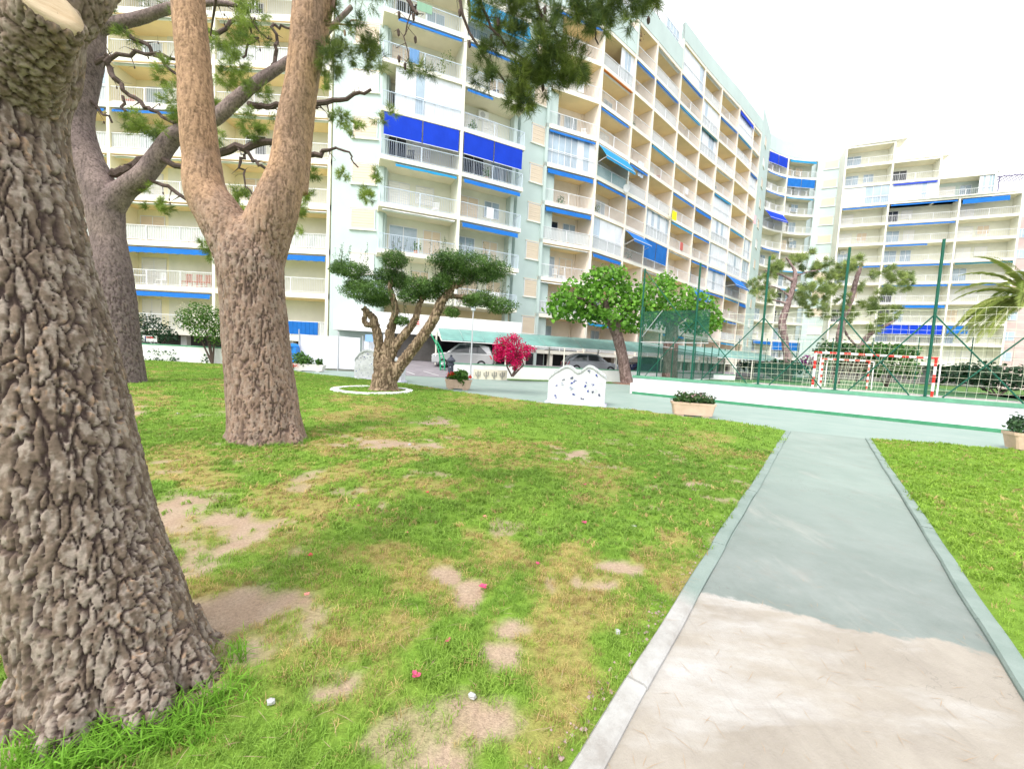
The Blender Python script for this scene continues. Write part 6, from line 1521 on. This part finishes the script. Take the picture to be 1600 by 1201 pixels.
# ---- shrubs behind the low wall on the left
def shrub(name, px, py, D, z, blobs, label, seed, c1, c2, shape=None, stem=True, flower=None, cat='shrub', group=None):
    b_ = at(px, py, D, z); t_ = thing(name, b_, label, cat, group)
    if stem:
        mb = MB()
        for (x, y, rx, ry, n) in blobs[:4]: c = P(x, y, D); mb.tube([b_ + Vector((0, 0, -.03)), (b_ + c) / 2 + Vector((.05, 0, 0)), c], [.07, .045, .02], 6)
        mb.build('stem', twig_m, t_)
    leaf_cloud('foliage', [(P(x, y, D + random.uniform(-.3, .3)), rx / FPX * D, ry / FPX * D, n) for x, y, rx, ry, n in blobs], shape or leaf_shape(.10, .05), t_, seed, c1, c2, shell=.4)
    if flower: leaf_cloud('flowers', [(P(x, y, D - .3), rx / FPX * D, ry / FPX * D, n) for x, y, rx, ry, n in flower[0]], bract, t_, seed + 1, flower[1], flower[2], m=bract_m, shell=.7)
    return t_
gs = leaf_shape(.16, .09)
shrub('shrub', 332, 562, 26.2, 0, [(315, 490, 26, 18, 500), (335, 500, 24, 20, 500), (300, 505, 22, 14, 350), (325, 520, 24, 14, 350), (345, 520, 16, 18, 260), (290, 495, 14, 12, 150)], 'bushy white flowering shrub on a thin trunk before the low wall', 91, (.03, .10, .015), (.15, .28, .05), gs, flower=([(300, 490, 22, 18, 130), (330, 495, 26, 20, 150), (285, 508, 12, 10, 80), (340, 515, 14, 14, 60)], (.75, .70, .50), (.85, .82, .70)))
shrub('shrub', 240, 560, 27.3, 0, [(225, 505, 16, 18, 260), (245, 512, 18, 16, 260), (262, 522, 14, 12, 160), (238, 527, 22, 10, 180), (215, 515, 12, 20, 180)], 'dark leafy shrub behind the low wall, just right of the grey pine', 93, (.008, .035, .015), (.03, .09, .035), gs)
shrub('shrub', 140, 560, 27.0, 0, [(140, 460, 14, 18, 260), (138, 485, 14, 20, 300), (142, 515, 12, 22, 260)], 'tall dark shrub with pale tips between the two left pines', 95, (.010, .045, .02), (.09, .17, .06), gs)
shrub('creeper', 250, 545, 26.45, .9, [(225, 560, 8, 3, 25), (245, 562, 10, 5, 60), (270, 563, 8, 5, 50), (255, 550, 20, 4, 60), (322, 560, 8, 5, 40)], 'creeper stems hanging over the low white wall at the left', 97, (.01, .05, .02), (.06, .14, .05), gs, stem=False, cat='plant')

# ---- planters with flowers
pl_m = mat('planter_stone', (.60, .44, .33), rough=.85, var=.15, vscale=4, bump=.3, bscale=50)
pl_w = mat('white_planter', (.74, .70, .66), rough=.85, var=.1, vscale=4, bump=.3, bscale=50)
soil_m = mat('potting_soil', (.06, .04, .03), rough=1)
def planter(px, py, L, ang, label, m, plants, seed, H=.42):
    c = G(px, py); t_ = thing('planter', c, label, 'planter', 'flower troughs along the promenade'); ca_, sa = math.cos(ang), math.sin(ang); W = .40
    def q(x, y, z): return (c.x + x * ca_ - y * sa, c.y + x * sa + y * ca_, z)
    mb = MB(); k = .86
    lev = [(k, .05, 0), (.90, .05, 0), (1.0, H - .07, 0), (1.04, H - .068, 0), (1.05, H, 0), (.95, H, 0), (.94, H - .08, 0)]
    V = []; F = []
    for (s_, z, _) in lev:
        a, b_ = L / 2 * s_, W / 2 * s_; ch = .03
        V += [q(-a + ch, -b_, z), q(a - ch, -b_, z), q(a, -b_ + ch, z), q(a, b_ - ch, z), q(a - ch, b_, z), q(-a + ch, b_, z), q(-a, b_ - ch, z), q(-a, -b_ + ch, z)]
    for i in range(len(lev) - 1):
        for j in range(8): F.append((i * 8 + j, i * 8 + (j + 1) % 8, (i + 1) * 8 + (j + 1) % 8, (i + 1) * 8 + j))
    F.append(tuple(range(8))[::-1]); mb.add(V, F); mb.build('trough', m, t_)
    mb = MB(); mb.add([q(-L * .46, -W * .45, H - .07), q(L * .46, -W * .45, H - .07), q(L * .46, W * .45, H - .07), q(-L * .46, W * .45, H - .07)], [(0, 1, 2, 3)]); mb.build('soil', soil_m, t_)
    for s_ in (-1, 1): mb = MB(); mb.add([q(s_ * L * .3 + a, b_, z) for z in (-.005, .055) for a, b_ in ((-.1, -W * .4), (.1, -W * .4), (.1, W * .4), (-.1, W * .4))], [(0, 3, 2, 1), (4, 5, 6, 7), (0, 1, 5, 4), (1, 2, 6, 5), (2, 3, 7, 6), (3, 0, 4, 7)]); mb.build('foot', m, t_)
    for i, (nm, blobs, shape, c1, c2, mm) in enumerate(plants):
        leaf_cloud(nm, [(Vector(q(x * L, y, H + z)), rx, rz, n) for x, y, z, rx, rz, n in blobs], shape, t_, seed + i * 3, c1, c2, m=mm, shell=.3)['kind'] = 'stuff'
    return t_
sl = leaf_shape(.09, .06); fl = (bract[0] * .8, bract[1])
planter(716, 608, 1.05, -.10, 'beige trough with red geraniums and a broad green plant left of the lamp post', pl_m, [('plant', [(.1, 0, .16, .26, .2, 300), (.12, -.1, .0, .16, .2, 130), (-.25, 0, .08, .2, .12, 120)], leaf_shape(.15, .10), (.03, .11, .015), (.14, .30, .04), None), ('flowers', [(-.30, -.02, .16, .2, .14, 150), (-.18, 0, .25, .1, .06, 40), (.46, -.05, .12, .07, .07, 45)], fl, (.65, .02, .01), (.85, .08, .03), bract_m)], 201)
planter(1081, 650, 1.18, -.22, 'beige trough with a low leafy plant dotted pink before the court wall', pl_m, [('plant', [(-.2, 0, .12, .26, .16, 330), (.1, 0, .14, .28, .17, 330), (.35, 0, .08, .22, .13, 220), (-.42, -.05, .0, .1, .1, 50)], sl, (.012, .05, .012), (.10, .19, .05), None), ('stems', [(-.1, 0, .3, .35, .14, 70), (.35, 0, .22, .25, .1, 40)], olive_leaf, (.05, .12, .03), (.14, .22, .07), None), ('flowers', [(-.1, 0, .22, .45, .13, 60), (.25, 0, .2, .35, .1, 50)], (bract[0] * .5, bract[1]), (.55, .25, .30), (.80, .60, .62), bract_m)], 211)
planter(1626, 707, 1.15, -.3, 'trough with dark thin plants cut by the right edge of the photo', pl_m, [('plant', [(-.35, 0, .16, .24, .2, 230), (.1, 0, .14, .28, .17, 230)], sl, (.012, .05, .02), (.08, .16, .06), None)], 221)
planter(484, 580, 1.75, .0, 'white trough with red flowers and bushy greens beside the blue bin', pl_w, [('plant', [(-.3, 0, .30, .4, .36, 330), (-.05, 0, .2, .25, .25, 160), (.3, 0, .1, .2, .22, 130)], gs, (.03, .11, .015), (.13, .26, .05), None), ('flowers', [(-.42, -.25, -.1, .2, .12, 70)], fl, (.65, .02, .01), (.85, .08, .03), bract_m)], 231)

# ---- pines, palm, hedges beyond the court
def far_pine(px, py, D, z, trunks, crown, label, seed, n=1.0):
    b_ = at(px, py, D, z); t_ = thing('pine_tree', b_, label, 'tree'); tb = [px_tube(l, D) for l in trunks]; tb[0][0][0].z = z - .1
    fused('trunk', tb, .09, t_, smooth_bark((.18, .12, .12), (.36, .27, .26), .2, .05, seed, .4), n=10, smooth_it=1)
    cl = []; r2 = random.Random(seed)
    for (x, y, rx, ry, k) in crown:
        for j in range(3): cl.append((P(x + r2.uniform(-rx, rx) * .6, y + r2.uniform(-ry, ry) * .6, D + r2.uniform(-1.5, 1.5)), (rx + ry) / 2 / FPX * D * .6, k / 3))
    pine_foliage('crown', cl, nt_far, t_, seed, (.11, .18, .06), (.38, .46, .14), dens=n * 2.8)
far_pine(1230, 577, 40, .4, [[(1231, 582, 14), (1230, 560, 12), (1226, 530, 11), (1222, 505, 12), (1226, 490, 11), (1236, 460, 8), (1242, 435, 8), (1240, 420, 5), (1228, 402, 3)], [(1240, 440, 5), (1222, 430, 4), (1195, 422, 3)], [(1236, 465, 4), (1215, 450, 3), (1190, 445, 2)], [(1241, 432, 4), (1262, 425, 3), (1290, 420, 2)], [(1232, 475, 4), (1205, 468, 3), (1185, 468, 2)]],
         [(1215, 412, 22, 8, 90), (1245, 405, 24, 9, 100), (1275, 418, 24, 12, 130), (1265, 445, 26, 14, 120), (1290, 455, 20, 14, 90), (1275, 475, 26, 14, 100), (1205, 430, 16, 8, 50), (1190, 450, 18, 12, 60), (1200, 465, 16, 8, 45), (1285, 490, 18, 12, 60), (1180, 440, 12, 10, 30), (1250, 470, 16, 8, 40), (1300, 435, 14, 12, 50)], 'flat topped pine with a bent trunk beyond the court, left of the goals', 301)
far_pine(1312, 580, 41, .4, [[(1308, 582, 11), (1310, 555, 10), (1312, 520, 10), (1322, 490, 9), (1332, 460, 8), (1340, 430, 7), (1348, 410, 4)], [(1345, 582, 9), (1345, 550, 9), (1352, 530, 8), (1365, 518, 7), (1385, 508, 5), (1400, 500, 3)], [(1325, 500, 5), (1318, 510, 4), (1328, 530, 4), (1345, 545, 5)]],
         [(1325, 410, 26, 14, 120), (1310, 430, 20, 14, 80), (1395, 430, 22, 16, 130), (1410, 442, 16, 12, 90), (1385, 450, 14, 12, 60), (1360, 480, 22, 14, 80), (1335, 495, 18, 12, 50), (1320, 480, 16, 10, 45), (1375, 500, 24, 10, 60), (1400, 490, 20, 10, 50), (1365, 515, 12, 10, 35), (1350, 440, 14, 18, 40), (1310, 460, 14, 14, 50), (1370, 470, 14, 10, 40)], 'leaning two stemmed pine directly behind the goals', 311)
hl = leaf_shape(.34, .22)
def bush(px, py, D, blobs, label, seed, c1, c2, grp=None): return shrub('bush', px, py, D, .4, blobs, label, seed, c1, c2, hl, True, None, 'bush', grp)
bush(1310, 572, 38, [(1300, 545, 24, 14, 260), (1320, 550, 22, 14, 240), (1300, 560, 26, 12, 200)], 'dark green bush under the pines at the left post of the smaller goal', 321, (.02, .07, .02), (.08, .18, .05))
bush(1388, 585, 37, [(1375, 550, 28, 14, 330), (1405, 552, 26, 14, 300), (1390, 570, 36, 14, 330), (1365, 578, 22, 10, 180), (1415, 580, 16, 10, 130), (1355, 555, 16, 10, 120)], 'bright rounded bush behind the middle of the larger goal', 325, (.015, .06, .012), (.10, .26, .04))
bush(1265, 577, 39, [(1268, 565, 14, 10, 120)], 'low purple flowering bush left of the goals', 329, (.10, .02, .10), (.30, .05, .25))
bush(1215, 573, 40, [(1180, 570, 30, 8, 200), (1220, 572, 30, 8, 200), (1250, 575, 20, 8, 120)], 'low dark hedge beyond the left part of the court', 331, (.01, .035, .015), (.03, .09, .035))
bush(1340, 580, 37.5, [(1340, 572, 22, 12, 200)], 'dark reddish bush between the goals and the pines', 333, (.05, .03, .02), (.12, .08, .05))
bush(1560, 600, 31, [(1490, 585, 26, 15, 260), (1530, 585, 28, 18, 300), (1570, 588, 28, 20, 300), (1610, 590, 26, 20, 260), (1650, 592, 26, 20, 200)], 'dark clipped hedge behind the right end of the net', 335, (.008, .03, .012), (.03, .08, .03))
# palm at the right edge
Dp = 24.0
pb = at(1622, 600, Dp, .44); palm = thing('palm_tree', pb, 'date palm at the right edge, arching yellow green fronds over the net', 'tree')
ct = P(1612, 468, Dp)
mb = MB(); nseg = 16
for i in range(nseg):
    a = pb + (ct - pb) * (i / nseg); b_ = pb + (ct - pb) * ((i + .92) / nseg); mb.tube([a, a.lerp(b_, .5), b_], [.21, .27, .23], 10)
mb.build('trunk', mat('palm_bark', (.22, .15, .09), var=.4, vscale=8, bump=.5), palm)
rp = np.random.default_rng(77)
frond_m = leaf_mat('palm_leaflets', .5, .3)
for i in range(46):
    az = rp.uniform(0, 2 * PI); el = rp.uniform(-.25, 1.25); L = rp.uniform(3.0, 4.2); d0 = Vector((math.cos(az) * math.cos(el), math.sin(az) * math.cos(el), math.sin(el))); K = 30; p = Vector(ct); pts = [p.copy()]; d = d0.copy()
    for k in range(K):
        d = (d + Vector((0, 0, -.045 - .02 * (k / K)))).normalized(); p = p + d * (L / K); pts.append(p.copy())
    V = []; F = []; side_ = d0.cross(Vector((0, 0, 1))).normalized()
    if side_.length < .5: side_ = Vector((1, 0, 0))
    tone = rp.uniform(0, 1)
    for k in range(2, K + 1):
        for sgn in (-1, 1):
            ll = .55 * math.sin(PI * min(1, .18 + .8 * k / K)) + .08; tdir = (pts[k] - pts[k - 1]).normalized(); dl = (side_ * sgn * .8 + tdir * .75 + Vector((0, 0, .15 + rp.uniform(-.1, .1)))).normalized()
            for rep in range(2):
                o_ = pts[k] - tdir * (.06 * rep); tp = o_ + dl * ll + Vector((0, 0, -.12 * ll / .5)); md_ = o_ + dl * ll * .5; wv = tdir * .026; kk = len(V); V += [o_, md_ + wv, tp, md_ - wv]; F += [(kk, kk + 1, kk + 2), (kk, kk + 2, kk + 3)]
    V = np.array([tuple(v) for v in V]); cl_ = np.tile(np.array([.20, .27, .05]) * (1 - tone) + np.array([.44, .50, .14]) * tone, (len(V), 1)) * rp.uniform(.85, 1.15, (len(V), 1))
    fo_ = npmesh('frond', V, np.array(F), frond_m, palm, cols=cl_)
    mb = MB(); mb.tube(pts[::3], [.03 - .022 * j / len(pts[::3]) for j in range(len(pts[::3]))], 5); mb.build('frond_rib', mat('palm_rib', (.30, .32, .10)), palm)

# ================================================================== SMALL THINGS ON THE LAWN AND PATH
def blossom(px, py, col, label, sz=.035, grp='fallen bougainvillea blossoms'):
    sz *= .85
    c = G(px, py, .05); rr = random.Random(px); mb = MB()
    a = rr.uniform(0, 6.28)
    for k in range(5):
        t_ = 2 * PI * k / 5 + a + rr.uniform(-.25, .25); d = Vector((math.cos(t_), math.sin(t_), rr.uniform(.1, .8))).normalized(); s_ = Vector((-math.sin(t_), math.cos(t_), 0)); L = sz * rr.uniform(.75, 1.05); up_ = Vector((0, 0, L * .18))
        mb.add([c, c + d * L * .45 + s_ * L * .42 + up_, c + d * L * .85 + s_ * L * .25, c + d * L, c + d * L * .85 - s_ * L * .25, c + d * L * .45 - s_ * L * .42 + up_, c + d * L * .55 - up_ * .5], [(0, 1, 6), (1, 2, 6), (2, 3, 6), (3, 4, 6), (4, 5, 6), (5, 0, 6)])
    o = mb.build('fallen_blossom', mat('blossom_%d' % int(col[0] * 100 + col[2] * 1000), col, rough=.7, trans=.3)); tag(o, label, 'petal', grp)
pk_, rd_, pe_ = (.68, .10, .22), (.70, .07, .12), (.80, .32, .28)
for (x, y, c, l, s_) in [(755, 917, pk_, 'pink blossom on worn grass, largest of the fallen ones', .042), (651, 1056, pk_, 'crimson pink blossom lying nearest the bottom of the lawn', .036), (913, 817, pk_, 'pink blossom beside a small white stone in the green grass', .035), (914, 757, pk_, 'pink blossom on the green lawn furthest out towards the promenade', .033), (485, 868, rd_, 'red blossom between the bare soil and the green grass', .03), (668, 769, rd_, 'small red blossom in the bright middle of the lawn', .028), (757, 807, pe_, 'small orange red blossom in the middle of the lawn', .03), (881, 776, pe_, 'peach coloured blossom beside the pink ones', .03), (1078, 780, pk_, 'pink blossom close to the path kerb', .03), (479, 929, pe_, 'pale peach blossom on grass right of the bare soil', .028), (1024, 746, pe_, 'tiny peach blossom in the far part of the lawn', .028), (1037, 699, pe_, 'tiny blossom in the far lawn, nearest the promenade', .026), (1013, 711, pk_, 'tiny pink blossom just below the furthest one', .026), (1087, 702, pe_, 'tiny blossom in the far lawn towards the path corner', .026), (635, 832, pe_, 'tiny pale blossom on the bright green left of the lawn middle', .022), (560, 790, pk_, 'tiny pink blossom left of the small red one', .022), (840, 880, pk_, 'tiny pink blossom between the dry grass and the round bare spot', .022), (700, 1000, pk_, 'tiny pink petal below the largest blossom', .022)]: blossom(x, y, c, l, s_)
for (x, y, l, s_) in [(965, 986, 'white stone in the grass near the path kerb', .032), (990, 822, 'white scrap in the grass on a small bare spot', .04), (738, 1086, 'white stone in dry grass near the bottom of the photo', .03), (424, 1095, 'pale stone in grass beside the near pine', .03), (278, 646, 'white scrap in the shade behind the near pine', .05), (640, 694, 'whitish scrap on the dry grass beyond the forked pine', .04)]:
    s_ *= .62; c = G(x, y, .04); mb = MB(); rr = random.Random(x)
    V = [c + Vector((math.cos(a) * s_ * rr.uniform(.7, 1.1), math.sin(a) * s_ * rr.uniform(.5, 1), h * s_)) for h, k_ in ((-.4, 1), (.35, 1)) for a in [i * PI / 3 for i in range(6)]] + [c + Vector((0, 0, s_ * .7))]
    mb.add(V, [(i, (i + 1) % 6, 6 + (i + 1) % 6, 6 + i) for i in range(6)] + [(6 + i, 6 + (i + 1) % 6, 12) for i in range(6)]); tag(mb.build('stone', mat('pale_stone', (.50, .50, .50), var=.3, vscale=30)), l, 'stone', 'pale scraps and stones on the lawn')
# dry pine needles and crumbs on the path and soil
r = np.random.default_rng(55); V = []; F = []
def needle(x, y, z, L, a, w=.0012):
    dx, dy = math.cos(a) * L / 2, math.sin(a) * L / 2; nx, ny = -math.sin(a) * w, math.cos(a) * w; k = len(V); b_ = r.uniform(-.008, .008)
    V.extend([(x - dx, y - dy, z), (x - nx + b_, y - ny, z + .0025), (x + dx, y + dy, z + .001), (x + nx + b_, y + ny, z + .0025)]); F.append((k, k + 1, k + 2, k + 3))
for i in range(330):
    a_, n_ = abs(r.normal(0, 1.6)) + .4, r.uniform(cl, crr); p = pp(a_, n_); needle(p.x, p.y, .011, r.uniform(.04, .13), r.uniform(0, PI))
for i in range(900):
    x, y = r.uniform(-2.2, 2.0), r.uniform(1.2, 5.0)
    if inpoly(np.array([x]), np.array([y]), lawn_poly)[0]: needle(x, y, .045, r.uniform(.06, .14), r.uniform(0, PI))
npmesh('pine_litter', V, np.array(F), mat('dry_needle', (.36, .26, .17), rough=.8), kind='stuff')
# dark crumbs along the kerb
V = []; F = []
for i in range(190):
    a_ = abs(r.normal(0, 2.2)) + .6; p = pp(a_, cl - KW - abs(r.normal(0, .05)) - .005); s_ = r.uniform(.004, .012); k = len(V); z = .03
    V += [(p.x - s_, p.y, z), (p.x, p.y - s_, z), (p.x + s_, p.y, z), (p.x, p.y + s_, z), (p.x, p.y, z + s_)]; F += [(k, k + 1, k + 4), (k + 1, k + 2, k + 4), (k + 2, k + 3, k + 4), (k + 3, k, k + 4)]
npmesh('leaf_litter', V, np.array(F), mat('grey_litter', (.40, .28, .27), rough=.9, var=.4, vscale=9), kind='stuff')

# ---- things standing on balconies
def table_set(pos, label):
    t_ = thing('balcony_table', pos, label, 'table'); mb = MB(); mb.box(pos.x - .6, pos.x + .6, pos.y - .35, pos.y + .35, pos.z + .68, pos.z + .72); mb.build('table_top', white_p, t_)
    for sx in (-.5, .5):
        for sy in (-.28, .28): mb = MB(); mb.bar((pos.x + sx, pos.y + sy, pos.z), (pos.x + sx, pos.y + sy, pos.z + .68), .025, 4); mb.build('leg', white_p, t_)
def chair(pos, m, label, face=1, grp='balcony chairs'):
    t_ = thing('balcony_chair', pos, label, 'chair', grp or 'balcony chairs'); x, y, z = pos
    mb = MB(); mb.box(x - .22, x + .22, y - .22, y + .22, z + .40, z + .44); mb.build('seat', m, t_)
    mb = MB()
    for i in range(4): mb.box(x - .2 + i * .115, x - .14 + i * .115, y + .2 * face - .02, y + .2 * face + .02, z + .444, z + .9)
    mb.box(x - .22, x + .22, y + .2 * face - .025, y + .2 * face + .025, z + .902, z + .97); mb.build('backrest', m, t_)
    for sx in (-.2, .2):
        for sy in (-.2, .2): mb = MB(); mb.bar((x + sx, y + sy, z), (x + sx, y + sy, z + .4), .02, 4); mb.build('leg', m, t_)
zA = FLOOR0 + FH
def onA(px, k, d=.9): p = P(px, 440, DA + d); return Vector((p.x, p.y, FLOOR0 + FH * k + .002))
terr = mat('terracotta_plastic', (.50, .18, .12)); table_set(onA(225, 1), 'white table on the balcony above the dark shrub')
chair(onA(200, 1, .5), white_p, 'white chair at the left of the balcony table', 1); chair(onA(252, 1, .6), white_p, 'white chair at the right of the balcony table', 1)
for i, x in enumerate((292, 308, 322)): chair(onA(x, 1, .7), terr, ['reddish chair nearest the white chairs', 'reddish chair in the middle of three on the balcony', 'reddish chair against the pale partition beside the forked pine'][i], 1)
# blue cloth on the railing beside the forked pine
a, b_ = XY(445, 490, DA + .07), XY(497, 495, DA + .07); mb = MB(); K = 16
for i in range(K): p = a.lerp(b_, i / K); q = a.lerp(b_, (i + .96) / K); mb.obox(p, q, -.012 * (i % 2), .012, FLOOR0 + .12, FLOOR0 + 1.0)
tag(mb.build('railing_cloth', blue_aw), 'blue cloth tied along the lowest balcony railing, right of the forked pine', 'cloth')
# laundry, dish and yellow cloth on the long front
def hang(px, py, D, w, h, col, label):
    p = P(px, py, D); t_ = Vector((.74, .67, 0)); mb = MB(); K = 6; V = []; F = []
    for i in range(K + 1):
        for j in range(4): q = p + t_ * (w * (i / K - .5)) + Vector((0, 0, -h * j / 3)) + Vector((-.67, .74, 0)) * (.04 * math.sin(i * 1.9)); V.append(q); V.append(q + Vector((-.01, .01, 0)))
    for i in range(K):
        for j in range(3): b0 = (i * 4 + j) * 2; b1 = ((i + 1) * 4 + j) * 2; F += [(b0, b1, b1 + 2, b0 + 2), (b0 + 1, b0 + 3, b1 + 3, b1 + 1)]
    mb.add(V, F); tag(mb.build('laundry', mat('cloth_' + label.split()[0], col, rough=.9)), label, 'laundry')
hang(1054, 330, 44.7, .9, .9, (.85, .75, .02), 'yellow cloth hanging over a middle balcony railing of the long front')
hang(1002, 253, 40.6, .9, 1.4, (.62, .68, .78), 'pale blue laundry on a balcony of the long front')
hang(1180, 336, 59.6, .8, 1.2, (.80, .50, .55), 'pink cloth hanging on a balcony near the end of the long front')
dp = P(979, 294, 38.6); dsh = thing('satellite_dish', dp, 'white satellite dish beside the open teal awning', 'dish'); mb = MB()
V = []; F = []; K = 16
for (r1, h) in ((.02, .10), (.2, .07), (.38, .0)):
    V += [dp + Vector((r1 * math.cos(2 * PI * j / K) * .8 + h * .3, h * .8, r1 * math.sin(2 * PI * j / K))) for j in range(K)]
for i in range(2):
    for j in range(K): F.append((i * K + j, i * K + (j + 1) % K, (i + 1) * K + (j + 1) % K, (i + 1) * K + j))
mb.add(V, F); mb.build('dish', white_p, dsh); mb = MB(); mb.bar(dp + Vector((.05, .1, 0)), dp + Vector((.25, .45, -.1)), .03, 5); mb.build('bracket', steel, dsh)
# plants on the roof terrace
shrub('roof_plants', 985, 52, 39.5, top(9) + 1.6, [(975, 58, 10, 7, 120), (990, 52, 10, 8, 140), (960, 45, 8, 8, 60), (1000, 58, 6, 7, 60)], 'pinkish roof terrace plants at the step of the long front', 401, (.20, .10, .07), (.38, .26, .16), gs, stem=False, cat='plant')
shrub('balcony_plants', 645, 118, 28.3, top(6), [(630, 108, 10, 8, 70), (655, 112, 14, 8, 100), (690, 105, 8, 10, 50), (700, 92, 10, 12, 50)], 'trailing plants on a high balcony of the bowed front', 403, (.06, .12, .02), (.20, .26, .05), leaf_shape(.10, .07), stem=False, cat='plant')

# a little of what people keep on their balconies
def nth(k): return ['first', 'second', 'third', 'fourth', 'fifth', 'sixth', 'seventh', 'eighth', 'ninth', 'tenth', 'eleventh'][k]
rb = random.Random(99)
pot_m = mat('terracotta_pot', (.45, .20, .12)); cloths = [mat('towel_white', (.72, .72, .74)), mat('towel_blue', (.15, .30, .55)), mat('towel_red', (.55, .14, .12)), mat('towel_green', (.25, .42, .30))]
def clutter(cols, name, cells):
    for (b_, k) in cells:
        A, B = Vector(cols[b_]), Vector(cols[b_ + 1]); t = (B - A); L = t.length; t.normalize(); n = Vector((-t.y, t.x)); z = FLOOR0 + FH * k + .002
        where = 'balcony %s up, %s bay from the left of %s' % (nth(k), nth(b_), name)
        kind = rb.choice(['plant', 'towel', 'chair', 'chair', 'plant'])
        q = A + t * rb.uniform(.8, L - .8) + n * rb.uniform(.5, 1.0); p = Vector((q.x, q.y, z))
        if kind == 'chair': chair(p, rb.choice([white_p, terr, dark_metal]), 'chair on the ' + where, 1, None)
        elif kind == 'towel':
            q = A + t * rb.uniform(.5, L - 1.6) - n * .0; mb = MB(); K = 5; w_ = rb.uniform(.5, 1.1); h_ = rb.uniform(.5, .9)
            for i in range(K): mb.obox(q + t * (w_ * i / K), q + t * (w_ * (i + 1) / K - .004), .03 + .012 * (i % 2), .05 + .012 * (i % 2), z + 1.04 - h_, z + 1.04)
            tag(mb.build('towel', rb.choice(cloths)), 'towel hung on the ' + where, 'towel')
        else:
            t_ = thing('potted_plant', p, 'potted plant on the ' + where, 'plant'); mb = MB(); mb.lathe([(.0, 0), (.15, 0), (.20, .32), (.17, .32), (.0, .28)], 10, (p.x, p.y)); mb.v = [(x, y, zz + z) for x, y, zz in mb.v]; mb.build('pot', pot_m, t_)
            leaf_cloud('leaves', [(Vector((p.x, p.y, z + .65)), .32, .42, 90)], leaf_shape(.16, .08), t_, b_ * 20 + k + 500, (.03, .10, .02), (.14, .28, .06), shell=.3)
clutter([B0, B1, B2], 'the bowed front', [(0, 1), (1, 1), (0, 2), (1, 2), (0, 3), (1, 3), (0, 4), (1, 4), (1, 5), (0, 6), (1, 6), (0, 7)])
clutter(cc_, 'the long front', [(0, 1), (0, 2), (0, 3), (0, 4), (0, 6), (0, 7), (1, 4), (1, 2), (1, 6), (2, 3), (2, 5), (3, 2), (3, 5), (3, 6), (4, 4), (4, 6), (5, 4), (2, 7)])
clutter(ca[:], 'the square-on block', [(2, 2), (3, 2), (3, 1), (2, 3), (3, 4), (2, 5)])
